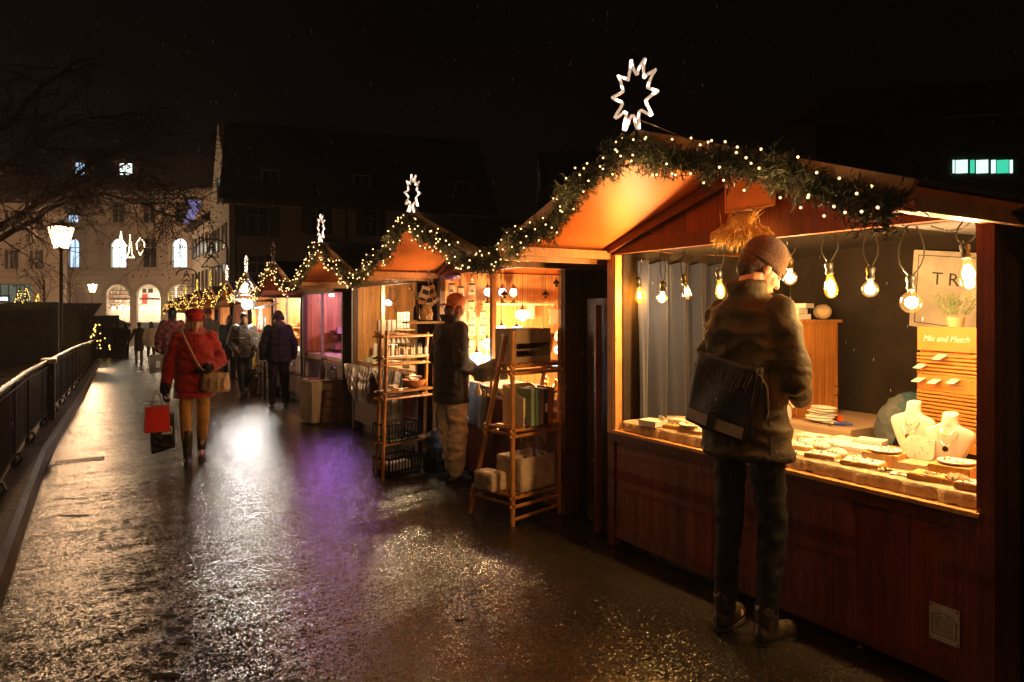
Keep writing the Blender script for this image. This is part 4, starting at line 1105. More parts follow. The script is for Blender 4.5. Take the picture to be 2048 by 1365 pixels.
# kraft bags with printed labels on the left of the side wall
kl = [(903, 578, 'first bag of the top row'), (921, 584, 'second bag of the top row'), (943, 578, 'third bag of the top row'), (941, 612, 'bag just above the cap brim'), (944, 632, 'bag behind the glasses'), (966, 632, 'bag left of the middle post, upper'),
      (943, 660, 'bag behind the collar'), (966, 660, 'bag left of the middle post, middle'), (941, 689, 'bag beside the chest'), (963, 689, 'bag left of the middle post, lower'), (900, 603, 'bag behind the back of the rust cap')]
for px, py, lb in kl:
    p = atY(px, py, 6.22); t = thing('hanging_bag', 'small dark labelled kraft bag on the pine wall, ' + lb.replace('bag ', ''), 'bag', p, group='kraft bags hung on the pine wall')
    g = MB(); g.loft([((0, 0, -.058), .036, .012), ((0, 0, -.05), .040, .016), ((0, 0, 0), .040, .014), ((0, 0, .045), .036, .006), ((0, 0, .055), .036, .003)], 16); g.build('bag_body', kraft, t, smooth=True)
    q = MB(); q.box(-.034, .034, -.010, -.0065, .036, .056); q.build('bag_fold', darkwood, t)
    q = MB(); q.box(-.02, .02, -.0185, -.0165, -.036, -.02); q.box(-.014, .014, -.0185, -.0165, -.014, -.010); q.build('printed_label', ink, t)
p = atY(1108, 632, 6.2); t = thing('tote_bag', 'plain kraft carrier bag with looped handles on the pine wall at the right', 'bag', p)
MB().box(-.07, .07, -.03, 0, -.09, .07).build('bag_body', kraft, t)
q = MB(); q.tube([(-.035, -.02, .07), (-.03, -.02, .12), (0, -.02, .14), (.03, -.02, .12), (.035, -.02, .07)], .004, 5); q.build('bag_handle', kraft, t)
# counter of stall 2 under grey brown cloth and goods
def counter(i, m, lb, depth=.55, z=.735, drop=.0):
    X, Y, zs = STALLS[i]
    t = thing('display_counter', lb, 'counter', (X, Y, zs))
    MB().box(.06, depth, -1.03, 1.03, .66, z - .012).build('counter_top', paleply, t)
    q = MB(); [q.box(a - .02, a + .02, b - .02, b + .02, gz(Y) - zs + .12, .66) for a in (.12, depth - .05) for b in (-.95, .95)]; q.build('counter_frame', pinetrim, t)
    g = MB().grid(lambda u, v: (X + (.052 if v == 0 else .055 + (v - .1) * (depth - .05) / .9) + (.004 * math.sin(u * 60) if v < .1 else 0), Y - 1.035 + 2.07 * u, zs + (z - .055 if v == 0 else z + .002 * math.sin(u * 37 + v * 13))), 100, 11)
    tag(g.build('table_cloth', m, smooth=True), lb.replace('display counter', 'cloth on the display counter'), 'tablecloth')
felt = mat('grey_brown_felt', (.16, .12, .08), .95, var=.3, vscale=14, bump=.5, bscale=50)
counter(1, felt, 'display counter with brown felt in the mosaic lamp stall')
ro = random.Random(11)
GZ = .74
def goods(px, py, cat, name, lb, fn, X=None):
    p = atz(px, py, GZ) if X is None else atX(px, py, X); t = thing(name, lb, cat, (p.x, p.y, GZ if X is None else p.z)); fn(t); return t
def pumpkin(m, r_):
    def f(t):
        g = MB()
        def s_(u, v):
            a = u * 2 * math.pi; b = v * math.pi; k = 1 - .10 * abs(math.sin(a * 4)); return (r_ * k * math.sin(b) * math.cos(a), r_ * k * math.sin(b) * math.sin(a), r_ * .72 - r_ * .72 * math.cos(b))
        g.grid(s_, 49, 12); g.build('pumpkin_body', m, t, smooth=True); MB().cyl((0, 0, r_ * 1.3), (0, .005, r_ * 1.62), .006, .004).build('stem', pinetrim, t)
    return f
py_ = mat('yellow_pumpkin_felt', (.65, .38, .05), .8); po_ = mat('orange_pumpkin_felt', (.65, .16, .03), .8); pw_ = mat('cream_pumpkin_felt', (.6, .45, .25), .8)
for px, py, m, r_, lb in [(1005, 790, pw_, .034, 'cream pumpkin ornament beside the leaning cane leg'), (1030, 788, py_, .045, 'largest yellow pumpkin ornament behind the bamboo rack'), (1012, 800, py_, .03, 'small yellow pumpkin ornament in front of the cream one'), (1045, 783, py_, .03, 'small yellow pumpkin ornament above the row of books'), (1058, 776, po_, .034, 'orange pumpkin ornament behind the books'), (1072, 783, py_, .028, 'small yellow pumpkin ornament right of the orange one'), (966, 765, po_, .05, 'red brown crocheted ball beside the middle post')]:
    goods(px, py, 'ornament', 'pumpkin_ornament', lb, pumpkin(m, r_))['group'] = 'pumpkin ornaments on the lamp stall counter'
def figure(m):
    def f(t): MB().lathe((0, 0, 0), [(.028, 0), (.03, .02), (.022, .045), (.012, .058), (.016, .07), (.010, .085), (.002, .092)], 14).build('figurine_body', m, t, smooth=True)
    return f
goods(956, 790, 'figurine', 'angel_figurine', 'small pale beehive shaped figurine beside the hip of the man in the rust cap', figure(pw_))
def vial(t):
    MB().cyl((0, 0, 0), (0, 0, .06), .011, n=12).build('bottle_body', mat('amber_oil', (.6, .3, .05), .1, tr=.3), t, smooth=True); MB().cyl((0, 0, .06), (0, 0, .085), .006, n=8).build('stopper', black, t)
goods(969, 795, 'bottle', 'small_bottle', 'small amber bottle left of the middle post', vial)
def ringstack(t):
    q = MB()
    for k in range(4): q.tube([(.03 * math.cos(a * .42), .03 * math.sin(a * .42), .006 + .011 * k) for a in range(15)], .005, 5)
    q.build('ring_stack', silver, t, smooth=True)
goods(1106, 800, 'bangles', 'bangle_stack', 'stack of silver bangles at the right end of the lamp counter', ringstack)
for px, py, k_ in ((1094, 776, 'gilded bowl stack in the rear right of the lamp counter'), (1112, 782, 'shiny gilded candlestick at the right of the lamp counter')):
    goods(px, py, 'candlestick', 'gilded_stand', k_, lambda t: MB().lathe((0, 0, 0), [(.035, 0), (.036, .01), (.012, .02), (.02, .035), (.03, .05), (.012, .06), (.02, .08), (.004, .095)], 14).build('stand_body', gold, t, smooth=True))
q = MB().grid(lambda u, v: (2.99 - .02 * v - .02 * math.sin(u * 18) * v, 5.35 + u * .78, .735 - v * .38 + .03 * math.sin(u * 5)), 50, 14)
tag(q.build('grey_blanket', felt, smooth=True), 'grey brown blanket hanging over the front boards behind the man in the rust cap', 'blanket')
hb = thing('hanging_bags', 'cluster of plastic fronted bags tied by string under the roof between the stalls', 'bags', atX(856, 585, 2.55))
q = MB(); q.tube([(0, 0, .03), (.01, .0, .13), (0, 0, .24)], .003, 5); q.build('string', linen, hb)
for k, (dx, dz, ry) in enumerate(((-.03, 0, .3), (.04, .01, -.35), (.015, -.07, -.1), (-.045, -.05, .1), (.07, -.04, -.6))):
    M4 = Matrix.Translation((dx, 0.01 * k, dz)) @ Matrix.Rotation(ry, 4, 'Y'); g = MB()
    for z0, z1 in ((-.055, .05),): g.box(-.035, .035, -.014, .014, z0, z1, M4)
    g.build('bag_pouch', kraft if k % 2 else paper, hb)
    g = MB(); g.box(-.03, .03, -.017, -.0145, -.02, .02, M4); g.build('bag_window', darkwood, hb)
sw = thing('swing_tray', 'small hanging plank tray with a filled paper bag on it', 'tray', atX(847, 644, 2.45))
g = MB(); [g.box(-.17, .17, -.06 + k * .042, -.022 + k * .042, -.015, .003) for k in range(3)]; g.build('tray_boards', paleply, sw)
q = MB(); [q.tube([(a, 0, 0), (a * .2, 0, .55)], .002, 4) for a in (-.16, .16)]; q.build('string', linen, sw)
pb2 = thing('paper_bag', 'crumpled paper bag standing on the hanging plank tray', 'bag', atX(853, 641, 2.45))
g = MB(); g.loft([((0, 0, 0), .055, .035), ((0, 0, .05), .057, .03), ((0, 0, .10), .045, .016), ((0, 0, .125), .04, .006)], 16); fuse('bag_body', g, .008, kraft, pb2, 2, .5, folds(.006, 25)); pb2.location.z += .004
ob = thing('dark_jug', 'dark bottle on the left end of the hanging plank tray', 'bottle', atX(833, 641, 2.45))
MB().lathe((0, 0, .004), [(.028, 0), (.03, .06), (.028, .10), (.012, .13), (.012, .17), (.015, .175)], 14).build('bottle_body', mat('dark_glass', (.03, .015, .01), .1), ob, smooth=True)

# bamboo A-frame rack with boxes, books, bottles
def cane(pts, r_, parent, nm='cane'):
    g = MB(); pts = [Vector(p) for p in pts]; out = []; rs = []
    for a, b in zip(pts, pts[1:]):
        ln = (b - a).length; n = max(2, int(ln / .03))
        for k in range(n):
            out.append(a.lerp(b, k / n)); rs.append(r_ * (1.13 if int(k * ln / n / .21) != int((k - 1) * ln / n / .21) and k else 1.0))
    out.append(pts[-1]); rs.append(r_)
    g.tube(out, rs, 10); return g.build(nm, bamboo, parent, smooth=True)
A = Vector((2.53, 4.17)); B_ = Vector((3.0, 4.27)); uX = (B_ - A).normalized(); uY = Vector((-uX.y, uX.x)); wX = (B_ - A).length
br = thing('bamboo_rack', 'bamboo ladder rack with a grey box, books and a cloth covered block', 'rack', (A.x, A.y, gz(4.2)), math.atan2(uX.y, uX.x))
for x in (0, wX):
    cane([(x, 0, 0), (x, 0, 1.36)], .018, br, 'leg')
    cane([(x, .46, 0), (x, .07, 1.33)], .018, br, 'leg')
for z in (.13, .16 + .03, .62, .66, 1.06, 1.11):
    q = max(.06, .46 - .29 * z)
    cane([(-.03, 0, z), (wX + .03, 0, z)], .013, br, 'rung'); cane([(-.03, q, z), (wX + .03, q, z)], .013, br, 'rung')
    for x in (0, wX): cane([(x, -.03, z + .015), (x, q + .03, z + .015)], .011, br, 'rung')
cane([(-.02, 0, .04), (wX + .02, 0, .06)], .012, br, 'rung')
def inrack(x, y, z): M4 = br.matrix_basis; return Vector((A.x + uX.x * x + uY.x * y, A.y + uX.y * x + uY.y * y, gz(4.2) + z))
rz = br.rotation_euler[2]
for z, q in ((.205, .38), (.675, .24), (1.125, .13)):
    sf = MB()
    for k in range(7): sf.bar((.01 + (wX - .02) * k / 6, -.01, z), (.01 + (wX - .02) * k / 6, q + .02, z), .05, .008)
    sf.build('slat_shelf', bamboo, br)
t = thing('grey_wooden_box', 'grey wooden box with open compartments on the top of the bamboo rack', 'box', inrack(.26, .06, 1.132), rz)
bxm = mat('weathered_box_wood', (.34, .25, .16), .75, var=.25, grain=.3, vscale=7)
g = MB(); g.box(-.19, .17, -.015, .20, 0, .012); g.box(-.19, .17, .19, .20, .012, .24); g.box(-.19, -.18, -.015, .19, .012, .24); g.box(.16, .17, -.015, .19, .012, .24)
g.box(-.179, .159, -.015, .19, .228, .24); g.box(-.179, .159, -.016, -.006, .135, .228); g.box(-.179, .159, -.016, -.006, .013, .04); g.box(-.179, .05, -.01, .189, .085, .093)
g.build('box_frame', bxm, t)
t = thing('grey_felt_bag', 'grey sloping cardboard case leaning on the far side of the bamboo rack top', 'case', inrack(.16, .33, .98), rz)
MB().prism([(-.15, 0, 0), (.10, 0, 0), (.10, 0, .17), (-.15, 0, .10)], (0, .10, 0)).build('case_body', mat('grey_card', (.14, .13, .12), .8), t)
t = thing('book_box', 'white cardboard magazine box on the middle of the bamboo rack', 'box', inrack(.255, .09, .682), rz)
wc = mat('worn_white_cardboard', (.58, .47, .33), .7, var=.12)
g = MB(); g.box(-.15, .12, -.09, -.085, .0, .20); g.box(-.15, .12, .12, .125, 0, .28); g.prism([(-.15, -.085, 0), (-.15, .12, 0), (-.15, .12, .28), (-.15, -.085, .20)], (.005, 0, 0)); g.prism([(.115, -.085, 0), (.115, .12, 0), (.115, .12, .28), (.115, -.085, .20)], (.005, 0, 0)); g.box(-.145, .115, -.085, .12, 0, .005)
g.build('box_body', wc, t)
q = MB(); q.box(-.14, .10, -.0925, -.0905, .012, .062); q.build('box_label', black, t)
bkc = [((.20, .26, .16), 'grey green'), ((.12, .20, .10), 'moss green'), ((.30, .22, .28), 'lilac'), ((.04, .04, .05), 'black with a white label'), ((.45, .16, .05), 'orange tilted')]
for k, (c, nm) in enumerate(bkc):
    t = thing('book', '%s book in the white box on the bamboo rack' % nm, 'book', inrack(.255 - .115 + k * .045, .0, .688), rz, group='books in the white box on the rack')
    if k == 4: t.rotation_euler = (0, R(6), rz)
    MB().box(-.017, .017, -.06, .09, .002, .262 - .01 * (k % 2)).build('book_cover', mat('book_cloth_%s' % nm.split()[0], c, .7), t)
    if k == 3: MB().box(-.012, .012, -.0625, -.0605, .09, .15).build('cover_label', paper, t)
t = thing('cloth_block', 'stone coloured cloth covered block on the bottom shelf of the bamboo rack', 'block', inrack(.24, .12, .215), rz)
g = MB(); g.box(-.16, .19, -.13, .14, 0, .24); fuse('block_cover', g, .012, mat('mottled_cloth', (.42, .32, .22), .9, var=.35, vscale=12, bump=.4, bscale=60), t, 2, .5, folds(.004, 12))
t = thing('cloth_block', 'smaller cloth covered block behind on the bottom shelf of the bamboo rack', 'block', inrack(.02, .25, .215), rz)
g = MB(); g.box(-.08, .06, -.10, .10, 0, .13); fuse('block_cover', g, .012, MATS['mottled_cloth'], t, 2, .5, folds(.004, 12))
for k in range(7):
    x, y = [(.12, -.0), (.165, .08), (.21, .0), (.235, .09), (.29, .0), (.33, .06), (.37, .0)][k]
    t = thing('glass_vial', 'slim clear glass vial with brass rings, %s from the left on the cloth block' % ['first', 'second', 'third', 'fourth', 'fifth', 'sixth', 'seventh'][k], 'glass vial', inrack(x, y, .458), rz, group='glass vials on the cloth block')
    MB().lathe((0, 0, 0), [(.012, 0), (.013, .01), (.013, .085), (.006, .10), (.006, .11)], 12).build('vial_glass', glass('vial_glass_mat', (.95, .9, .8), .25), t, smooth=True)
    q = MB(); q.lathe((0, 0, 0), [(.0145, .004), (.0145, .010)], 12); q.lathe((0, 0, 0), [(.0075, .10), (.0085, .118), (.003, .122)], 10); q.build('vial_cap', gold, t)

# left bamboo rack
C0 = Vector((2.34, 6.12)); D0 = Vector((2.92, 6.30)); vX = (D0 - C0).normalized(); wl = (D0 - C0).length; r2 = math.atan2(vX.y, vX.x)
b2 = thing('bamboo_rack', 'bamboo rack with small dark bottles and a wooden bowl', 'rack', (C0.x, C0.y, gz(6.2)), r2)
cane([(-.03, 0, 0), (.02, 0, 1.36)], .018, b2, 'leg'); cane([(wl, 0, 0), (wl, 0, 1.33)], .018, b2, 'leg'); cane([(wl, .16, 0), (wl, .10, 1.33)], .016, b2, 'leg'); cane([(.03, .16, 0), (.03, .10, 1.33)], .016, b2, 'leg')
for z in (.30, .72, .78, 1.04, 1.10, 1.30):
    q = .13
    cane([(-.03, 0, z), (wl + .03, 0, z)], .012, b2, 'rung'); cane([(-.03, q, z), (wl + .03, q, z)], .012, b2, 'rung')
for z, q in ((.79, .13), (1.11, .12), (.31, .13)):
    sf = MB()
    for k in range(6): sf.bar((0, q * k / 5, z), (wl, q * k / 5, z), .03, .008)
    sf.build('slat_shelf', bamboo, b2)
def in2(x, y, z): u = Vector((-vX.y, vX.x)); return Vector((C0.x + vX.x * x + u.x * y, C0.y + vX.y * x + u.y * y, gz(6.2) + z))
ordn = ['first', 'second', 'third', 'fourth', 'fifth', 'sixth', 'seventh', 'eighth', 'ninth', 'tenth', 'eleventh', 'twelfth']
bb = None
for k in range(11):
    lb = 'small dark capped spray bottle, %s from the left on the bamboo shelf' % ordn[k]
    if bb is None:
        bb = thing('small_bottle', lb, 'bottle', in2(.06 + .046 * k, .03, 1.118), 0, group='dark capped bottles in a row')
        MB().lathe((0, 0, 0), [(.014, 0), (.016, .004), (.016, .058), (.008, .068), (.008, .072)], 12).build('bottle_body', mat('cream_label_glass', (.55, .42, .28), .25), bb, smooth=True)
        MB().lathe((0, 0, 0), [(.0095, .073), (.0095, .10), (.006, .104)], 10).build('bottle_cap', black, bb, smooth=True)
    else: dup(bb, in2(.06 + .046 * k, .03 + .02 * (k % 2), 1.118), 0, lb)
t = thing('wooden_bowl', 'shallow orange brown wooden bowl filled with small packets on the bamboo shelf', 'bowl', in2(.42, .08, .798))
MB().lathe((0, 0, 0), [(.06, 0), (.10, .03), (.12, .075), (.113, .075), (.09, .03), (.0, .012)], 22).build('bowl_body', mat('bowl_wood', (.45, .17, .05), .45, grain=.3), t, smooth=True)
for k in range(6):
    t = thing('soap_packet', 'small wrapped packet, %s from the bottom in the wooden bowl' % ordn[k], 'packet', in2(.40 + ro.uniform(-.03, .04), .07 + ro.uniform(-.03, .03), .855 + .014 * k), ro.uniform(-1, 1), group='packets piled in the wooden bowl')
    MB().box(-.045, .045, -.028, .028, 0, .013).build('packet_wrap', kraft if k % 2 else paper, t)
for k in range(5):
    t = thing('flat_card', 'flat orange wooden card, %s of the heap left of the bowl' % ordn[k], 'card', in2(.16 + ro.uniform(-.07, .07), .07 + ro.uniform(-.03, .05), .80 + .008 * k), ro.uniform(-1, 1), group='wooden cards heaped on the bamboo shelf')
    MB().box(-.05, .05, -.03, .03, 0, .006).build('card_sheet', paleply, t)
for k, (z, lb) in enumerate(((.0, 'black slotted plastic crate at the bottom, on the ground by the bamboo rack'), (.315, 'black slotted plastic crate on the low shelf of the bamboo rack'))):
    t = thing('plastic_crate', lb, 'crate', in2(.22, .10, z + .003), r2, group='black crates by the bamboo rack')
    g = MB(); g.box(-.19, .19, -.12, .12, 0, .01)
    for zz in (.03, .15): g.box(-.19, .19, -.125, -.12, zz, zz + .02); g.box(-.19, .19, .12, .125, zz, zz + .02); g.box(-.195, -.19, -.12, .12, zz, zz + .02); g.box(.19, .195, -.12, .12, zz, zz + .02)
    for a in range(11): x = -.187 + a * .0374; g.box(x - .006, x + .006, -.124, -.121, .01, .149); g.box(x - .006, x + .006, .121, .124, .01, .149)
    for a in range(7): y = -.115 + a * .038; g.box(-.194, -.191, y - .006, y + .006, .01, .149); g.box(.191, .194, y - .006, y + .006, .01, .149)
    g.build('crate_body', mat('black_crate_plastic', (.02, .018, .017), .25), t)
t = thing('white_parcels', 'white wrapped goods seen inside the lower black crate', 'parcel', in2(.2, .10, .018), r2)
g = MB(); g.box(-.15, .12, -.09, .09, 0, .10); fuse('parcel_wrap', g, .012, paper, t, 2, .5, folds(.005, 20))
t = thing('black_sack', 'bulky black bag standing on the ground right of the crates', 'bag', in2(.60, -.12, 0.0), r2)
g = MB(); g.ell((0, 0, .19), (.19, .14, .19), 16, 12); g.ell((-.02, .02, .30), (.15, .11, .1), 14, 10); g.box(-.16, .16, -.11, .11, .01, .2); fuse('sack_body', g, .014, mat('black_nylon', (.012, .011, .010), .6, bump=.3), t, 3, .5, folds(.012, 9))

# ================================================================== stall 3: candle jars
counter(2, linen, 'display counter with linen in the candle jar stall')
wax = mat('white_candle_glass', (.72, .66, .55), .3, var=.05)
grn = mat('green_printed_glass', (.42, .47, .30), .35, var=.1)
prt = mat('faint_brown_print', (.25, .12, .07), .6)
X3 = 3.40
def jar(px, py, hpx, wpx, lb, m=wax, mark='text', X=X3, grp='white candle jars stacked in the stall'):
    p = atX(px, py, X); Z = p.x / ray(px)[0]; h = hpx * Z / 1400; r_ = wpx * Z / 1400 / 2
    t = thing('candle_jar', lb, 'candle jar', p, -.9, group=grp)
    MB().lathe((0, 0, 0), [(r_ * .9, 0), (r_, h * .04), (r_, h * .93), (r_ * .93, h * .985), (r_ * .6, h * .99), (r_ * .0 + .001, h)], 16).build('jar_body', m, t, smooth=True)
    q = MB()
    if mark == 'text':
        for k in range(5):
            z = h * (.2 + .13 * k); a0 = -2.2
            q.tube([(r_ * 1.015 * math.cos(a0 + a * .2), r_ * 1.015 * math.sin(a0 + a * .2), z) for a in range(6)], .0018, 3)
    elif mark == 'seal':
        q.tube([(r_ * 1.02 * math.cos(-1.9 + .25 * math.cos(a * .6)), r_ * 1.02 * math.sin(-1.9 + .25 * math.cos(a * .6)), h * .6 + r_ * .3 * math.sin(a * .6)) for a in range(12)], .004, 4)
    else:
        for k in range(6):
            a = -1.8 + ro.uniform(-.4, .4); z = h * ro.uniform(.25, .75); q.ell((r_ * math.cos(a), r_ * math.sin(a), z), (.003, .006, .008), 6, 4)
    q.build('jar_print', prt, t)
for k in range(5): jar(751 + 9.3 * k, 662, 22, 8.6, 'white cup with lines of print, %s from the left in the upper row' % ordn[k])
for k in range(4):
    for j in range(3): jar(797 + 6.6 * k, 657 - j * 11, 10.5, 6.2, 'tiny white tealight cup, column %s, %s tier, at the top right of the shelves' % (ordn[k], ['bottom', 'middle', 'top'][j]), grp='tiny tealight cups in columns')
for k in range(9): jar(742 + 9.4 * k, 686, 22, 8.8, 'white printed mug, %s from the left in the second row' % ordn[k], mark='text' if k < 2 else 'pic')
for k, (px, lb) in enumerate(((739, 'left'), (750, 'right'))): jar(px, 712, 25, 10, 'white cup with a sketch print, %s one of the pair left of the post' % lb, mark='pic', X=3.3)
for k, px in enumerate((725, 736, 747)): jar(px, 745, (33, 30, 34)[k], 11, 'tall green printed candle jar, %s of the three at the left' % ordn[k], grn, 'seal', X=3.2)
jar(772, 741, 32, 17, 'large white candle with a red round seal', wax, 'seal', X=3.2)
jar(789, 741, 19, 13, 'short white candle right of the red sealed one', wax, 'pic', X=3.2); jar(799, 752, 16, 12, 'plain short white pillar candle on the silver cloth', wax, 'pic', X=3.15); jar(812, 741, 26, 15, 'grey green candle block at the right edge of the candle stall', grn, 'pic', X=3.2)
p = atX(776, 711, 3.3); t = thing('white_box', 'plain white box behind the large sealed candle', 'box', p); MB().box(-.02, .10, -.10, .10, 0, .145).build('box_body', paper, t)
# shelves that carry the cups
t = thing('stepped_shelf', 'stepped pale display shelf behind the candle jars', 'shelf', (0, 0, 0))
for j, (py, x0, x1, X) in enumerate(((662, 745, 826, 3.40), (686, 735, 826, 3.40), (712, 732, 800, 3.3), (657.5, 792, 824, 3.40))):
    a, b = atX(x0, py, X), atX(x1, py, X)
    MB().box(X - .05, X + .06, b.y, a.y, a.z - .014 + (.0 if j < 3 else .001), a.z - .0015).build('shelf_board', paleply, t)
q = MB(); a, b = atX(735, 662, 3.4), atX(826, 662, 3.4); q.box(3.47, 3.49, b.y - .02, a.y + .02, .74, a.z); q.build('shelf_back', paleply, t)
# spotlight
p = atX(777, 606, 2.98); t = thing('clamp_spotlight', 'bright white clamp spotlight hung beside the dreamcatcher', 'spotlight', p)
MB().lathe((0, 0, 0), [(.018, .055), (.025, .04), (.044, 0), (.046, -.012), (.04, -.012), (.01, .03)], 16, Matrix.Rotation(R(-115), 4, 'X')).build('lamp_reflector', silver, t, smooth=True)
MB().ell((0, .018, -.004), .024, 12, 8).build('lamp_bulb', emit('spot_bulb_glow', (1, .93, .80), 30), t)
MB().tube([(0, -.04, .03), (0, -.05, .10), (.01, -.02, .18)], .006, 6).build('lamp_arm', iron, t)
light('POINT', 'spot_light', (.18, .25, -.01), 16, (1, .72, .38), t, size=.04)
# dreamcatcher
p = atX(787, 590, 2.86); t = thing('dreamcatcher', 'pale woven round dreamcatcher with feathers hanging in the candle stall opening', 'dreamcatcher', p, R(25))
q = MB(); rr = .068
q.tube([(0, rr * math.cos(a * .2618), rr * math.sin(a * .2618)) for a in range(25)], .005, 6, cap=False)
for s_ in (.75, .5, .28):
    pr_ = [(0, rr * s_ * math.cos(a * .3927 + s_) * (1.15 if a % 2 else .9), rr * s_ * math.sin(a * .3927 + s_) * (1.15 if a % 2 else .9)) for a in range(17)]; q.tube(pr_, .0018, 4, cap=False)
for a in range(8): q.tube([(0, rr * math.cos(a * .785), rr * math.sin(a * .785)), (0, rr * .3 * math.cos(a * .785 + .6), rr * .3 * math.sin(a * .785 + .6))], .0018, 4)
q.build('woven_ring', linen, t, smooth=True); MB().tube([(0, 0, rr), (0, 0, .24)], .002, 4).build('string', linen, t)
q = MB(); 
for y, l_ in ((-.02, .13), (.01, .09), (-.045, .07)): q.tube([(0, y, -rr), (0, y - .01, -rr - l_ * .5)], .0015, 4); q.tube([(0, y - .01, -rr - l_ * .5), (0, y - .02, -rr - l_ * .8), (0, y - .04, -rr - l_)], [.003, .009, .002], 5)
q.build('feather', linen, t)
# silver cloths draped over the front
sat = mat('silver_satin', (.50, .46, .42), .28, metal=.35, var=.1, vscale=8, bump=.15, bscale=40)
def drape(y0, y1, X, ztop, dmax, lb, seed, skew=0):
    def f(u, v):
        prof = math.sin(math.pi * min(1, max(0, u))) ** .55 * dmax * (1 + skew * (u - .5))
        z = ztop - v * prof; fold = .018 * math.sin(u * 34 + 3 * math.sin(u * 7 + seed)) * (.3 + v) + .010 * math.sin(u * 71 + seed)
        return (X - .012 - .045 * math.sin(v * 2.2) + fold * .7 - .01 * abs(math.sin(v * 9 + u * 5)), y0 + u * (y1 - y0), z + .01 * math.sin(u * 30) * v)
    g = MB().grid(f, 90, 22); return tag(g.build('silver_cloth', sat, smooth=True), lb, 'cloth', 'silver cloths draped over the stall front')
drape(8.18, 9.22, 3.02, .70, .47, 'silver satin cloth draped over the left half of the candle stall front', 1, .2)
drape(7.15, 8.12, 3.02, .72, .50, 'silver satin cloth draped over the right half of the candle stall front', 4, -.8)
# beaded garland strings & small lamp right
t = thing('glass_bauble_string', 'string of small clear baubles at the right of the dreamcatcher', 'bauble string', atX(826, 580, 2.95))
q = MB(); r3 = random.Random(2)
for k in range(9): q.ell((0, .10 - k * .02, .08 - k * .022 + r3.uniform(-.01, .01)), .012, 8, 6)
q.build('baubles', clear, t, smooth=True); MB().tube([(0, .12, .10), (0, 0, -.02), (0, -.08, -.1)], .003, 4).build('string', iron, t)
light('POINT', 'stall_3_fill', (0, 0, 0), 0.01, (1, .8, .5))
bpy.data.objects.remove(bpy.data.objects['stall_3_fill'])

# ================================================================== stall 4: purple
counter(3, white, 'display counter with white top in the purple lit stall')
X4, Y4, z4 = STALLS[3]
vio = emit('violet_led_glow', (.80, .55, 1), 25)
for px, py, lb in ((634, 592, 'left violet three lamp ceiling spot of the purple stall'), (663, 592, 'right violet three lamp ceiling spot of the purple stall')):
    p = atX(px, py, 3.75 if px < 650 else 3.55); t = thing('ceiling_spot', lb, 'ceiling light', p, group='violet ceiling spots')
    MB().lathe((0, 0, 0), [(.05, .03), (.05, .045), (.01, .05)], 14).build('spot_base', white, t, smooth=True)
    for a in (0, 2.1, 4.2): MB().ell((.028 * math.cos(a), .028 * math.sin(a), .008), .019, 10, 8).build('spot_lamp', vio, t)
light('SPOT', 'violet_light', (3.28, 10.9, 1.60), 17, (.50, .20, .92), None, size=.08, spot_size=R(54), spot_blend=1.0).rotation_euler = Vector((-1.2, -2.8, -1.9)).to_track_quat('-Z', 'Y').to_euler()
light('POINT', 'violet_fill_light', (4.2, 10.8, 1.5), 17, (.85, .36, .80), None, size=.08)
pk = [(.55, .42, .5), (.40, .16, .12), (.5, .48, .5), (.22, .16, .2), (.6, .55, .6)]
p4 = thing('picture_print', 'small landscape picture with trees on the left wall of the purple stall', 'picture', (4.1, 12.05, 1.35))
MB().box(-.28, .28, 0, .015, -.15, .15).build('print_sheet', mat('dusk_sky_print', (.20, .16, .26), .7), p4); 
q = MB(); q.box(-.28, .28, -.004, -.001, -.15, -.06); 
for k in range(5): q.ell((-.15 + k * .08, -.003, -.02 + .02 * (k % 2)), (.04, .002, .035), 8, 6)
q.build('tree_print', black, p4)
p5 = thing('wood_sign', 'pale wooden sign board with a dark motif under the landscape picture', 'sign', (4.1, 12.05, .98))
MB().box(-.27, .27, 0, .015, -.18, .18).build('sign_board', paleply, p5); q = MB(); q.box(-.1, .1, -.004, -.001, -.06, -.03); [q.ell((-.06 + .06 * k, -.003, .0), (.022, .002, .02), 8, 6) for k in range(3)]; q.build('sign_motif', ink, p5)
r4 = random.Random(8); n_ = 0
spots4 = [(672, 700, 14), (680, 700, 18), (664, 730, 24), (676, 730, 20), (655, 738, 28), (640, 740, 22), (668, 745, 14), (648, 700, 34), (661, 668, 30), (634, 735, 30), (680, 668, 14), (672, 672, 12)]
dl = ['pink box rear left', 'pale lilac box rear right', 'white bottle box in front', 'rust red box at the right', 'pale tall carton near the post', 'dark carton left of the post', 'flat dark tin in front', 'dark display with a white ribbon', 'tan standing case with a dark band', 'small white carton far left', 'pale topmost small box', 'narrow white box at the top']
for k, ((px, py, hp), lb) in enumerate(zip(spots4, dl)):
    X = 3.5 if py > 725 else 3.65
    p = atX(px, py, X); h = hp * 11.2 / 1400; t = thing('gift_carton', lb + ' on the purple stall counter', 'box', p, r4.uniform(-.4, .4), group='cartons and cases in the purple stall')
    w_ = r4.uniform(.05, .09)
    MB().box(-w_, w_, -w_ * .8, w_ * .8, 0, h * .8).build('carton_body', mat('carton_colour_%d' % (k % 5), pk[k % 5], .6), t); MB().box(-w_ - .003, w_ + .003, -w_ * .8 - .003, w_ * .8 + .003, h * .805, h).build('lid', mat('carton_colour_%d' % ((k + 2) % 5), pk[(k + 2) % 5], .6), t)
t = thing('stepped_shelf', 'dark stepped shelf behind the cartons in the purple stall', 'shelf', (0, 0, 0))
a, b = atX(690, 700, 3.65), atX(626, 700, 3.65); MB().box(3.58, 3.78, a.y, b.y, a.z - .02, a.z - .002).build('shelf_board', darkwood, t)
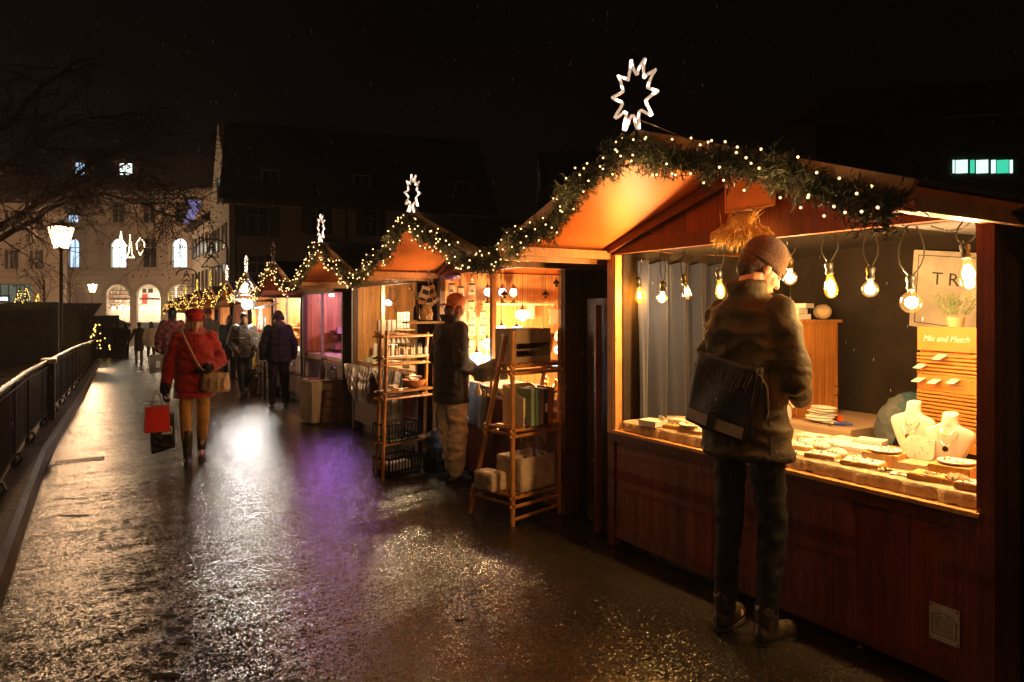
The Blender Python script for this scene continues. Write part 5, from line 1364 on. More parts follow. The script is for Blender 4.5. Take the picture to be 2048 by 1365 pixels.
a, b = atX(690, 668, 3.65), atX(655, 668, 3.65); MB().box(3.6, 3.74, a.y, b.y, a.z - .02, a.z - .002).build('shelf_board', darkwood, t)
MB().box(3.79, 3.81, a.y, atX(626, 700, 3.65).y, .70, a.z).build('shelf_back', darkwood, t)
# crate with cloth in front of the purple stall
cb = atz(640, 838, gz(9.5)); 
t = thing('covered_crate', 'brown wooden crate half covered by a linen cloth in front of the purple stall', 'crate', (2.92, 10.15, gz(10.1)), R(4)); t.scale = (.85, .85, .93)
g = MB()
for k in range(5): g.box(-.27, .27, -.27, -.255, .02 + k * .125, .13 + k * .125); g.box(-.27, .27, .255, .27, .02 + k * .125, .13 + k * .125); g.box(-.27, -.255, -.254, .254, .02 + k * .125, .13 + k * .125); g.box(.255, .27, -.254, .254, .02 + k * .125, .13 + k * .125)
for a in (-.25, .225): g.box(a, a + .025, -.2545, -.235, .02, .64); g.box(a, a + .025, .235, .2545, .02, .64)
g.build('crate_slats', mat('crate_wood', (.13, .06, .025), .6, grain=.3, var=.3), t); MB().box(-.285, .285, -.285, .285, .65, .668).build('crate_top', brownwood, t)
q = thing('crate_cloth', 'pale linen cloth falling over the left side of the crate', 'cloth', (2.92, 10.15, gz(10.1)), R(4)); q.scale = (.85, .85, .93)
def cc_(u, v):
    if u < .62:
        s_ = u / .62; return (-.292 - .014 * math.sin(v * 19) * (1 - s_), -.29 + v * .58, .04 + s_ * .635)
    s_ = (u - .62) / .38; return (-.292 + s_ * .56, -.29 + v * .58, .674 + .003 * math.sin(v * 12))
MB().grid(cc_, 26, 30).build('cloth_sheet', linen, q, smooth=True)
g = MB(); g.grid(lambda u, v: (-.29 + u * (.14 + .05 * v), -.291 - .010 * math.sin(u * 9 + v * 3), .04 + v * .635), 10, 20); g.build('cloth_corner', linen, q, smooth=True)
t = thing('black_lantern', 'small metal lantern on the cloth covered crate', 'lantern', (3.03, 10.04, gz(10.1) + .632))
g = MB(); g.box(-.055, .055, -.055, .055, 0, .012); g.box(-.055, .055, -.055, .055, .13, .14)
for a in (-.05, .05):
    for b in (-.05, .05): g.box(a - .005, a + .005, b - .005, b + .005, .012, .13)
g.lathe((0, 0, 0), [(.06, .141), (.03, .17), (.018, .18), (.018, .195), (.002, .20)], 12); g.build('lantern_frame', iron, t)
MB().box(-.045, .045, -.045, .045, .014, .128).build('lantern_glass', clear, t); MB().cyl((0, 0, .013), (0, 0, .08), .022, n=12).build('candle', wax, t)
t = thing('dark_bottle', 'tall dark bottle on the cloth covered crate left of the lantern', 'bottle', (2.89, 10.04, gz(10.1) + .632))
MB().lathe((0, 0, 0), [(.033, 0), (.036, .01), (.036, .17), (.014, .23), (.013, .30), (.016, .31)], 14).build('bottle_body', MATS['dark_glass'], t, smooth=True)
t = thing('round_tray', 'round dark tray under the bottle on the crate', 'tray', (2.80, 10.13, gz(10.1) + .632)); MB().lathe((0, 0, 0), [(.09, 0), (.10, .012), (.09, .008), (.0, .006)], 18).build('tray_dish', brass, t, smooth=True)

# ================================================================== stall 5: white lit bread stall
counter(4, white, 'display counter with white top in the bread stall')
X5, Y5, z5 = STALLS[4]
t = thing('tube_light', 'bright white tube light under the roof of the bread stall', 'tube light', (X5 + .75, Y5, z5 + 1.72))
MB().cyl((0, -.5, 0), (0, .5, 0), .02, n=10).build('light_tube', emit('tube_glow', (1, .90, .70), 10), t)
MB().box(-.03, .03, -.52, .52, .022, .04).build('light_batten', white, t)
light('POINT', 'tube_light_near', (0, -.3, -.06), 26, (1, .80, .50), t, size=.06); light('POINT', 'tube_light_far', (0, .3, -.06), 26, (1, .80, .50), t, size=.06)
t = thing('bread_shelf', 'pine shelf with bread loaves on the side wall of the bread stall', 'shelf', (X5 + .7, Y5 + .9, z5))
MB().box(-.6, .6, -.14, .1, 1.12, 1.14).build('shelf_board', pinetrim, t); MB().box(-.6, .6, -.14, .1, .92, .94).build('shelf_board', pinetrim, t)
for k, (dx, z) in enumerate(((-.42, 1.14), (-.15, 1.14), (.12, 1.14), (-.35, .94), (0, .94))):
    l_ = thing('bread_loaf', 'round floury bread loaf, %s' % ['first on the upper shelf', 'second on the upper shelf', 'third on the upper shelf', 'first on the lower shelf', 'second on the lower shelf'][k], 'bread', (X5 + .7 + dx, Y5 + .88, z5 + z), group='bread loaves on the stall shelves')
    g = MB(); g.ell((0, 0, .05), (.10, .085, .07), 14, 10); g.ell((0, 0, .03), (.105, .09, .03), 14, 8); fuse('loaf_body', g, .012, mat('bread_crust', (.45, .24, .09), .8, var=.35, vscale=20), l_, 3)
sc5 = thing('canopy_flap', 'small white lit awning flap beside the bread stall opening', 'awning', (3.22, 14.55, 1.55), 0)
g = MB(); g.grid(lambda u, v: (-.30 * v, -.45 + u * .9, -.10 * v + .01 * math.sin(u * 14)), 20, 6); g.build('flap_cloth', white, sc5, smooth=True)
q = MB(); q.tube([(-.3, -.45, -.1), (-.3, .45, -.1)], .008, 6); q.tube([(0, .4, -.02), (-.3, .4, -.11)], .006, 5); q.build('flap_rod', iron, sc5)

# ================================================================== stall 6 and on
X6, Y6, z6 = STALLS[5]
fl = thing('floodlight', 'dazzling white floodlight on a yellow pole beside the walking man in the padded jacket', 'floodlight', (2.98, 15.40, gz(15.4)))
MB().box(-.03, .03, -.03, .03, 0, 1.75).build('pole', mat('yellow_pole_wood', (.5, .33, .06), .5), fl)
MB().box(-.06, .04, -.10, .10, 1.755, 1.93).build('lamp_housing', iron, fl)
MB().ell((-.15, -.08, 1.85), .095, 16, 12).build('lamp_glow', emit('flood_glow', (1, .96, .88), 120), fl, smooth=True)
light('SPOT', 'flood_light', (-.19, -.20, 1.84), 24, (1, .88, .72), fl, size=.12, spot_size=R(165), spot_blend=.5).rotation_euler = Vector((-.45, -1, -.25)).to_track_quat('-Z', 'Y').to_euler()
t = thing('wall_panel', 'red door panel left of the walking man behind the stalls', 'door', (3.3, 19.0, -.35)); MB().box(0, .04, -.35, .35, 0, 1.9).build('door_leaf', mat('red_door_paint', (.35, .03, .02), .5), t)
q = MB(); q.box(-.01, .045, -.42, -.36, 0, 1.96); q.box(-.01, .045, .36, .42, 0, 1.96); q.build('frame', pinetrim, t)
t = thing('hanging_ornament', 'white and red hanging ornament right of the floodlight', 'ornament', (3.05, 15.1, 1.05))
g = MB(); g.ell((0, 0, 0), (.05, .05, .06), 12, 8); g.tube([(0, 0, .05), (.01, 0, .2), (.02, 0, .42)], [.05, .035, .012], 10); g.build('ornament_body', paper, t, smooth=True)
MB().ell((0, 0, -.06), (.055, .055, .03), 12, 8).build('ornament_trim', mat('red_felt', (.4, .02, .02), .8), t, smooth=True)
t = thing('poster_board', 'white poster with a round print behind the fir tree', 'poster', (3.30, 16.15, .78)); MB().box(0, .02, -.3, .3, 0, .5).build('poster_sheet', paper, t); MB().lathe((-.002, 0, .25), [(.0, 0), (.12, 0), (.12, .002), (0, .002)], 16, Matrix.Rotation(R(90), 4, 'Y')).build('poster_print', brass, t)
t = thing('small_fir_tree', 'small dark green fir tree right of the walking man', 'tree', (3.04, 14.62, gz(14.6)))
MB().cyl((0, 0, 0), (0, 0, 1.3), .03, .008).build('trunk', darkwood, t)
g = MB(); rf = random.Random(4)
for k in range(900):
    z = .35 + 1.05 * rf.random(); rr = (1.5 - z) * .30 * math.sqrt(rf.random()); a = rf.uniform(0, 6.28); p = Vector((rr * math.cos(a), rr * math.sin(a), z)); d = Vector((math.cos(a), math.sin(a), -.3 + rf.uniform(-.3, .3))).normalized() * .08
    for q in range(3):
        e = d + Vector((rf.uniform(-.03, .03), rf.uniform(-.03, .03), rf.uniform(-.03, .03))); s_ = e.cross(Vector((0, 0, 1))).normalized() * .007; g.add([p - s_, p + s_, p + e], [(0, 1, 2)])
g.build('crown', mat('small_fir_needles', (.05, .10, .03), .7, var=.4), t, fix=False)
t = thing('tall_lantern', 'tall wooden lantern standing on the ground by the walking man', 'lantern', (2.93, 14.95, gz(14.9)))
g = MB()
for a in (-.09, .09):
    for b in (-.09, .09): g.box(a - .012, a + .012, b - .012, b + .012, 0, .42)
g.box(-.11, .11, -.11, .11, 0, .03); g.box(-.11, .11, -.11, .11, .42, .45); g.lathe((0, 0, 0), [(.12, .451), (.05, .52), (.01, .54)], 4); g.build('lantern_frame', brownwood, t); MB().box(-.08, .08, -.08, .08, .035, .415).build('lantern_glass', clear, t)
MB().cyl((0, 0, .031), (0, 0, .14), .03, n=12).build('candle', mat('red_wax', (.5, .02, .02), .5), t)
t = thing('stone_lamp_table', 'small table with pots beside the tall lantern', 'table', (3.14, 14.1, gz(14.1))); MB().box(-.2, .2, -.25, .25, .72, .75).build('table_top', paper, t)
for a in (-.17, .17):
    for b in (-.22, .22): MB().box(a - .015, a + .015, b - .015, b + .015, 0, .72).build('leg', brownwood, t)
t = thing('table_pot', 'dark pot standing on the small table by the lantern', 'pot', (3.14, 14.1, gz(14.1) + .751)); MB().lathe((0, 0, 0), [(.06, 0), (.08, .05), (.06, .12), (.07, .14)], 14).build('pot_body', iron, t, smooth=True)
for i in (5, 6, 7, 8, 9, 10):
    counter(i, linen, 'display counter inside the distant %s' % ['stall behind the floodlight', 'stall just past the floodlight', 'stall under the tall yellow star', 'stall under the bright yellow star', 'third stall from the far end', 'last stall of the row'][i - 5])
    X, Y, zs = STALLS[i]
    l_ = thing('stall_lamp', 'plain hanging lamp inside the %s' % ['stall behind the floodlight', 'stall just past the floodlight', 'stall under the tall yellow star', 'stall under the bright yellow star', 'third stall from the far end', 'last stall of the row'][i - 5], 'lamp', (X + .6, Y, zs + 1.5))
    MB().ell((0, 0, 0), .05, 12, 8).build('lamp_bulb', emit('stall_lamp_glow', (1, .75, .4), 8), l_, smooth=True); MB().cyl((0, 0, .05), (0, 0, .3), .006).build('lamp_cord', cordm, l_)
    light('POINT', 'stall_lamp_light', (0, 0, -.07), 14, (1, .62, .28), l_, size=.06)
# ================================================================== people
skin = mat('skin', (.55, .30, .20), .5, var=.08, vscale=20, bump=.05, bscale=120)
skin2 = mat('skin_tan', (.38, .20, .12), .5, var=.08, vscale=20)
hairb = mat('dark_brown_hair', (.03, .018, .012), .6, var=.4, vscale=60, bump=.6, bscale=200)
eyew = mat('eye_white', (.7, .68, .65), .2); eyed = mat('eye_iris', (.04, .025, .02), .15)
lipm = mat('lips', (.40, .14, .12), .45)
leather = mat('dark_boot_leather', (.035, .028, .02), .4, var=.3, vscale=25, bump=.25, bscale=60)
sole = mat('boot_sole', (.07, .05, .035), .6)

def hand(mb_, w, d, n, t, s=1.0, curl=.5, out=1):
    """w wrist, d towards the fingers, n palm normal (curl side), t towards the thumb"""
    d, n, t = Vector(d).normalized(), Vector(n).normalized(), Vector(t).normalized()
    M3 = Matrix((t, n, d)).transposed().to_4x4()
    mb_.ell(w + d * .045 * s, (.038 * s, .014 * s, .050 * s), 12, 8, M3)
    cap(mb_, w - d * .02, w + d * .02, .024 * s, .026 * s, 10)
    for k, ln in enumerate((.070, .080, .075, .058)):
        p = w + d * .082 * s + t * (.033 - .0225 * k) * s
        ang = curl * (1 + .12 * k)
        for j, f in enumerate((.45, .32, .25)):
            ang2 = ang * (j + .6) * .8
            e = p + (d * math.cos(ang2) + n * math.sin(ang2)) * ln * f * s
            cap(mb_, p, e, (.0088 - .0008 * j) * s, (.0082 - .0008 * j) * s, 8); p = e
    p = w + d * .025 * s + t * .030 * s
    e = p + (t * .75 + d * .55 + n * .3).normalized() * .045 * s; cap(mb_, p, e, .0115 * s, .010 * s, 8)
    f = e + (d * .85 + n * .45 + t * .1).normalized() * .03 * s; cap(mb_, e, f, .0095 * s, .008 * s, 8)

def person(label, loc, face, H=1.75, pose=None, fit=None, vox=.008, cat='person', group=None):
    """stands at loc facing `face` degrees (0 = +Y, -90 = +X). Local frame: +Y ahead, +X the person's right."""
    s = H / 1.75; J = dict(
        pelvis=(0, 0, .95), chest=(0, 0, 1.28), neck=(0, -.01, 1.47), head=(0, .015, 1.63),
        shR=(.165, 0, 1.42), elR=(.225, -.01, 1.14), wrR=(.235, .06, .89), shL=(-.165, 0, 1.42), elL=(-.225, -.01, 1.14), wrL=(-.235, .06, .89),
        hipR=(.09, 0, .90), knR=(.10, .02, .50), anR=(.10, -.01, .085), hipL=(-.09, 0, .90), knL=(-.10, .02, .50), anL=(-.10, -.01, .085),
        toeR=0, toeL=0, pitch=0, yaw=0, curlR=.5, curlL=.5)
    J.update(pose or {}); F = dict(jacket=None, jr=.0, hem=.80, bulk=1.0, trousers=None, tb=1.0, shoe='shoe', hat=None, hair=None, sleeve_r=1.0, folds=.008, collar=True, skin=skin, legs=True)
    F.update(fit or {})
    def v(k): a = J[k]; return Vector(a) * s
    r = thing('person', label, cat, loc, R(face), group)
    HM = Matrix.Translation(v('head')) @ Matrix.Rotation(R(J['yaw']), 4, 'Z') @ Matrix.Rotation(R(-J['pitch']), 4, 'X') @ Matrix.Scale(.95 * s, 4)
    H3 = HM.to_3x3().to_4x4()
    def hp(x, y, z): return HM @ Vector((x, y, z))
    b = MB()
    for c, rr in (((0, -.012, .03), (.075, .095, .098)), ((0, .03, -.035), (.060, .062, .088)), ((0, .058, -.098), (.033, .030, .024)), ((0, .074, .024), (.052, .018, .012)),
                  ((.034, .056, -.032), (.026, .028, .028)), ((-.034, .056, -.032), (.026, .028, .028)), ((0, .090, -.060), (.020, .010, .005)), ((0, .089, -.072), (.018, .010, .006)),
                  ((.076, -.004, -.012), (.009, .018, .031)), ((-.076, -.004, -.012), (.009, .018, .031)), ((0, .108, -.034), (.014, .012, .009))):
        b.ell(hp(*c), rr, 14, 10, H3)
    cap(b, hp(0, .085, .012), hp(0, .106, -.028), .008 * s, .011 * s, 8)
    cap(b, hp(0, -.02, -.05), v('neck'), .055 * s, .056 * s)
    b.loft([(v('pelvis') + Vector((0, 0, -.06)), .13 * s, .09 * s), (v('pelvis') + Vector((0, 0, .08)), .125 * s, .085 * s), (v('chest'), .13 * s, .09 * s), (v('chest') + Vector((0, 0, .12)), .14 * s, .085 * s), (v('neck') + Vector((0, 0, -.03)), .07 * s, .06 * s)], 18)
    for S in 'RL':
        cap(b, v('sh' + S), v('el' + S), .043 * s, .035 * s); cap(b, v('el' + S), v('wr' + S), .036 * s, .026 * s)
        kl_ = .72 * F['tb'] if F['trousers'] else 1; cap(b, v('hip' + S), v('kn' + S), .070 * s * kl_, .050 * s * kl_); cap(b, v('kn' + S), v('an' + S), .050 * s * kl_, .036 * s * min(1, kl_ * 1.1))
        an = v('an' + S); cap(b, an + Vector((0, 0, -.03)), an + Vector((0, .10 * s, -.045)), .03 * s, .026 * s)
        w = v('wr' + S); d = (w - v('el' + S)).normalized(); sg = 1 if S == 'R' else -1
        t = Vector((-.0 * sg, 1, 0)); t = (t - d * t.dot(d))
        if t.length < .3: t = Vector((0, 0, 1)) - d * d.z
        t.normalize(); n = t.cross(d) * sg; 
        if n.x * sg > 0: n = -n
        hand(b, w, d, n, t, s, J['curl' + S])
        J['hand' + S] = (w, d, n, t)
    body = fuse('body', b, vox, F['skin'], r, 2, .5)
    # face details
    q = MB()
    for sx in (-1, 1): q.ell(hp(.029 * sx, .0835, .0), (.0125, .007, .0065), 10, 6, H3)
    q.build('eyes', eyew, r, smooth=True)
    q = MB()
    for sx in (-1, 1): q.ell(hp(.029 * sx, .0895, .0), (.0055, .0025, .0055), 8, 6, H3)
    q.build('irises', eyed, r)
    q = MB(); q.ell(hp(0, .0985, -.0655), (.019, .004, .0065), 10, 6, H3); q.build('lips', lipm, r, smooth=True)
    q = MB()
    for sx in (-1, 1): q.tube([hp(.012 * sx, .094, .020), hp(.03 * sx, .092, .026), hp(.047 * sx, .078, .020)], [.003, .0042, .002], 6)
    q.build('eyebrows', hairb if not F.get('hairm') else F['hairm'], r)
    hm = F.get('hairm') or hairb
    if F['hair'] == 'short':
        q = MB(); q.ell(hp(0, -.022, .045), (.082, .098, .095), 18, 12, H3); q.ell(hp(0, .045, .105), (.055, .04, .03), 12, 8, H3); q.ell(hp(0, -.06, -.02), (.068, .05, .07), 14, 10, H3)
        fuse('hair', q, .008, hm, r, 1, .5, folds(.004, 60, seed=3))
    if F['hair'] == 'long':
        q = MB(); q.ell(hp(0, -.028, .04), (.088, .10, .10), 18, 12, H3); q.ell(hp(0, -.07, -.06), (.09, .06, .13), 14, 10, H3); q.ell(hp(0, -.05, -.16), (.10, .06, .10), 14, 10, H3)
        fuse('hair', q, .010, hm, r, 1, .5, folds(.008, 40, st=(1, 1, .3), seed=3))
    if F['hair'] == 'bob':
        q = MB()
        for sx in (-1, 1): q.ell(hp(.066 * sx, -.0, -.04), (.024, .05, .07), 12, 8, H3)
        q.ell(hp(0, -.065, -.03), (.07, .045, .08), 12, 8, H3); fuse('hair', q, .008, hm, r, 1, .5, folds(.006, 60, st=(1, 1, .4)))
    if F.get('beard'):
        q = MB(); q.ell(hp(0, .050, -.090), (.046, .046, .040), 14, 10, H3); q.ell(hp(0, .03, -.06), (.0635, .04, .045), 14, 10, H3); fuse('beard', q, .008, hairb, r, 1)
    # hat
    if F['hat'] == 'beanie':
        q = MB(); q.ell(hp(0, -.018, .058), (.091, .110, .100), 24, 16, H3); q.ell(hp(0, -.045, .0), (.078, .078, .062), 20, 12, H3)
        o = fuse('beanie', q, .006, F['hatm'], r, 2, .5)
        q = MB(); q.loft([(hp(0, -.016, z), rx * s, ry * s) for z, rx, ry in ((.012, .086, .104), (.016, .0915, .109), (.040, .0925, .110), (.052, .088, .106))], 40) if abs(J['pitch']) < 5 else None
        if abs(J['pitch']) >= 5:
            ring = []
            for z, rx, ry in ((.006, .084, .100), (.014, .0915, .108), (.046, .093, .110), (.056, .088, .106)):
                ring.append([hp(rx * math.cos(a * math.pi / 30), -.016 + ry * math.sin(a * math.pi / 30), z) for a in range(60)])
            vs = [p for g_ in ring for p in g_]; q.add(vs, [(i * 60 + k, i * 60 + (k + 1) % 60, (i + 1) * 60 + (k + 1) % 60, (i + 1) * 60 + k) for i in range(3) for k in range(60)])
        q.build('beanie_cuff', F['hatm2'] if 'hatm2' in F else F['hatm'], r, smooth=True)
    if F['hat'] in ('cap', 'beret'):
        q = MB(); q.ell(hp(0, -.012, .060), (.086, .105, .085), 22, 14, H3)
        if F['hat'] == 'beret': q.ell(hp(.0, -.02, .085), (.105, .125, .05), 22, 12, H3)
        fuse('cap_crown', q, .007, F['hatm'], r, 2, .5, folds(.003, 22))
        q = MB(); bs = -1 if F.get('backcap') else 1; z0 = .012 if bs < 0 else .028
        def brim(u, v_):
            a = -1.05 + 2.1 * u; rr_ = .078 + .072 * v_ * (math.cos(a) ** .6)
            return hp(rr_ * math.sin(a), (-.012 + (rr_ + .018) * math.cos(a) * bs), z0 - (.028 if bs < 0 else .012) * v_ * v_ + .010 * math.cos(a))
        q.grid(brim, 18, 6); o = q.build('cap_brim', F['hatm'], r, smooth=True)
        md = o.modifiers.new('t', 'SOLIDIFY'); md.thickness = .004
    if F.get('glasses'):
        q = MB()
        for sx in (-1, 1):
            q.tube([hp(sx * .031 + .021 * math.cos(a * .5236), .102, .0 + .016 * math.sin(a * .5236)) for a in range(13)], .0018, 5, cap=False)
            q.tube([hp(sx * .052, .098, .006), hp(sx * .074, .04, .004), hp(sx * .08, -.005, -.004)], .0018, 5)
        q.tube([hp(-.01, .103, .004), hp(.01, .103, .004)], .0018, 5); q.build('glasses', black, r)
    # trousers
    if F['trousers'] and F['legs']:
        tb = F['tb']; q = MB()
        q.loft([(v('pelvis') + Vector((0, 0, -.13 * s)), .145 * s, .105 * s), (v('pelvis') + Vector((0, 0, -.04)), .155 * s * min(tb, 1.15), .115 * s), (v('pelvis') + Vector((0, 0, .08)), .145 * s, .10 * s)], 20)
        for S in 'RL':
            cap(q, v('hip' + S) + Vector((0, 0, -.05 * s)), v('kn' + S), .088 * s * min(tb, 1.1), .066 * s * tb, 16)
            c_ = v('kn' + S).lerp(v('an' + S), .5); e_ = v('kn' + S).lerp(v('an' + S), F.get('cut', .93))
            cap(q, v('kn' + S), c_, .066 * s * tb, .060 * s * tb * F.get('calf', 1), 16); cap(q, c_, e_, .060 * s * tb * F.get('calf', 1), .050 * s * tb * F.get('ankle', 1), 16)
        fuse('trousers', q, .012 if vox < .008 else .016, F['trousers'], r, 3, .5, folds(F.get('tfold', .008), 9, st=(1, 1, 1.4), seed=H * 10))
    # footwear
    for S in 'RL':
        an = v('an' + S); fy = an + Vector((0, 0, -an.z)) if F.get('flat', True) and an.z < .16 else an + Vector((0, 0, -.085 * s))
        tw = R(J['toe' + S]); dr = Vector((math.sin(-tw), math.cos(tw), 0)); lf = an.z - .085 * s if not (F.get('flat', True) and an.z < .16) else 0
        q = MB(); z = Vector((0, 0, 1))
        if F['shoe'] == 'highboot':
            cap(q, an + z * .26 * s, an, .056 * s, .046 * s, 14)
        if F['shoe'] == 'boot': cap(q, an + z * .06 * s, an, .050 * s, .048 * s, 14)
        q.ell(fy + z * .045 * s + dr * .01 * s - dr * .02, (.044 * s, .055 * s, .048 * s), 14, 10)
        cap(q, fy + z * .045 * s + dr * .03 * s, fy + z * .036 * s + dr * .13 * s, .044 * s, .038 * s, 14)
        for v_ in range(len(q.v)):
            x_, y_, z_ = q.v[v_]
            if z_ < fy.z + .012: q.v[v_] = (x_, y_, fy.z + .012)
        fuse('shoe', q, .008, F.get('shoem', leather), r, 2, .5, folds(.003, 30))
        q = MB(); pr = []
        for k in range(24):
            a = 2 * math.pi * k / 24; yy = math.sin(a); wd = (.047 if yy > 0 else .040) * s; sx = Vector((dr.y, -dr.x, 0))
            pr.append(fy + sx * wd * math.cos(a) + dr * ((.118 * s * yy + .055 * s) if yy > 0 else (.118 * s * yy + .055 * s)))
        q.prism([p + z * .002 for p in pr], z * .016); q.build('shoe_sole', F.get('solem', sole), r)
    # jacket
    if F['jacket']:
        B = F['bulk']; he = F['hem'] * s; q = MB(); pe, ch, ne = v('pelvis'), v('chest'), v('neck')
        def at(z):
            if z < pe.z: return Vector((pe.x, pe.y, z))
            if z < ch.z: t_ = (z - pe.z) / (ch.z - pe.z); p_ = pe.lerp(ch, t_); p_.z = z; return p_
            t_ = (z - ch.z) / (ne.z - ch.z); p_ = ch.lerp(ne, t_); p_.z = z; return p_
        fl_ = F.get('flare', 1.0)
        rg = [(he, .175 * fl_, .135 * fl_), (he + .10 * s, .172 * fl_, .135), ((he + 1.18 * s) / 2, .168, .13), (1.18 * s, .170, .130), (1.32 * s, .178, .130), (1.40 * s, .168, .120), (1.455 * s, .125, .098), (1.49 * s, .075, .072)]
        q.loft([(at(z), rx * s * B, ry * s * B) for z, rx, ry in rg], 28)
        for S in 'RL':
            k = F['sleeve_r'] * B; e_ = v('el' + S).lerp(v('wr' + S), .96)
            cap(q, v('sh' + S), v('el' + S), .068 * s * k, .058 * s * k, 16); cap(q, v('el' + S), e_, .058 * s * k, .043 * s * k, 16)
        if F['collar']: q.loft([(ne + Vector((0, 0, -.02)), .085 * s, .085 * s), (ne + Vector((0, -.005, .035 * s)), .078 * s, .082 * s), (ne + Vector((0, -.005, F.get('ch', .065) * s)), .080 * s, .086 * s)], 20)
        if F.get('hood'): q.ell(ne + Vector((0, -.10 * s, -.0)), (.13 * s, .07 * s, .09 * s), 16, 10)
        gf = None; ms = F['jacket']
        fuse('jacket', q, .010 if vox < .008 else .014, ms, r, 2, .5, folds(F['folds'], 7, st=(1, 1, 1.6), seed=H * 7))
        for (z0, z1, mm) in F.get('bands', []):
            z0 *= s; z1 *= s; c_ = at((z0 + z1) / 2); 
            rx = np.interp(z0, [a[0] for a in rg], [a[1] for a in rg]) * s * B + .001; ry = np.interp(z0, [a[0] for a in rg], [a[2] for a in rg]) * s * B + .001
            q = MB(); q.loft([(Vector((c_.x, c_.y, z0)), rx, ry), (Vector((c_.x, c_.y, z1)), rx, ry)], 36); q.build('reflective_band', mm, r, smooth=True)
            for S in 'RL':
                if z0 > v('el' + S).z:
                    t_ = (z0 - v('sh' + S).z) / (v('el' + S).z - v('sh' + S).z)
                    if 0 < t_ < 1: p_ = v('sh' + S).lerp(v('el' + S), t_); dd = (v('el' + S) - v('sh' + S)).normalized(); MB().cyl(p_, p_ + dd * (z1 - z0), .066 * s * B, n=20).build('reflective_band', mm, r, smooth=True)
    r['_j'] = 0; del r['_j']
    return r, J, s, hp

# 1 --- the man in the brown beanie
olive = mat('olive_waxed_cotton', (.055, .042, .020), .75, var=.3, vscale=9, bump=.35, bscale=45, spec=.25)
jean = mat('black_denim', (.007, .007, .008), .75, var=.3, vscale=10, bump=.3, bscale=160)
knit = mat('brown_knit_wool', (.075, .030, .012), .95, var=.2, vscale=60, bump=.9, bscale=160, sheen=.3)
m1, J1, s1, hp1 = person('man in a brown beanie and olive jacket looking down at the jewellery counter', (2.54, 2.15, gz(2.1)), -84, 1.80,
    dict(head=(.01, .10, 1.605), neck=(0, .0, 1.46), chest=(0, -.01, 1.27), pitch=34, yaw=-32, elR=(.215, .03, 1.13), wrR=(.12, .22, 1.03), elL=(-.23, .03, 1.13), wrL=(-.09, .24, 1.03),
         shR=(.155, 0, 1.41), shL=(-.15, .02, 1.40), anR=(.095, .0, .085), knR=(.10, .04, .50), hipR=(.09, 0, .9), anL=(-.10, -.02, .085), knL=(-.09, .0, .50), toeR=-12, toeL=10, curlR=.8, curlL=.8),
    dict(jacket=olive, hem=.79, bulk=1.03, flare=1.14, trousers=jean, tb=.88, tfold=.008, cut=1.0, shoe='boot', shoem=mat('brown_leather_boot', (.045, .034, .022), .4, var=.25, vscale=15, bump=.2), hat='beanie', hatm=knit, hair='short', folds=.014, ch=.085), vox=.0055)
mb1 = thing('messenger_bag', 'black messenger bag with a grey strip behind the man in the beanie', 'bag', (2.43, 2.165, gz(2.1) + 1.085), R(-84))
mb1.rotation_euler = (R(-3), R(11), R(-84)); mb1.scale = (.88, .9, .88)
nyl = mat('black_bag_canvas', (.012, .010, .009), .45, var=.3, bump=.3, bscale=90)
g = MB(); g.loft([((0, 0, -.20), .165, .035), ((0, -.01, -.185), .175, .05), ((0, -.01, .0), .18, .055), ((0, 0, .15), .175, .045), ((0, 0, .185), .165, .03)], 30); fuse('bag_body', g, .010, nyl, mb1, 2, .5, folds(.006, 10))
g = MB()
def flap(u, v_): return (-.178 + .356 * u, -.062 - .010 * math.sin(math.pi * u) - .004 * math.sin(u * 9 + v_ * 5), .185 - v_ * .37)
g.grid(flap, 24, 16); o = g.build('bag_flap', nyl, mb1, smooth=True); md = o.modifiers.new('t', 'SOLIDIFY'); md.thickness = .006
g = MB(); g.grid(lambda u, v_: (-.172 + .344 * u, -.069 - .010 * math.sin(math.pi * u), -.112 - v_ * .058), 24, 2); g.build('reflective_strip', mat('grey_reflective_strip', (.30, .24, .18), .4, var=.3, vscale=9), mb1, smooth=True)
g = MB(); g.grid(lambda u, v_: (-.03 + .05 * u, -.0735 - .010 * math.sin(math.pi * .5), -.095 - v_ * .08), 2, 2); g.build('bag_buckle', black, mb1)
g = MB(); rf = random.Random(9)
for k in range(16):
    x = -.165 + k * .022; z = .135 + .02 * math.sin(k); pts = [(x, -.078, z)]
    for j in range(6): pts.append((pts[-1][0] - .003 + rf.uniform(-.003, .003), -.079 + rf.uniform(-.002, .002), pts[-1][2] - .013))
    g.tube(pts, .0016, 4)
g.build('fringe', mat('brown_grey_fringe', (.16, .10, .06), .8), mb1)
g = MB(); g.tube([(.172, -.03, .15), (.20, .0, .10), (.215, .03, -.02), (.2, .03, -.18)], .011, 6); g.build('bag_strap', leather, mb1, smooth=True)
q = MB(); 0 and q.tube([(.16 * math.cos(t) * 1.0 - .01, -.155 * math.sin(t) if math.sin(t) > 0 else -.16 * math.sin(t), 1.0 + .5 * (0.5 - .5 * math.cos(t + .6))) for t in [a * .2 for a in range(4, 17)]], .016, 6); 

# shirt collar
q = MB(); q.loft([(Vector((0, .015, 1.50)), .062, .068), (Vector((0, .028, 1.555)), .064, .070)], 24); q.build('shirt_collar', mat('grey_check_cotton', (.25, .25, .30), .8), m1, smooth=True)

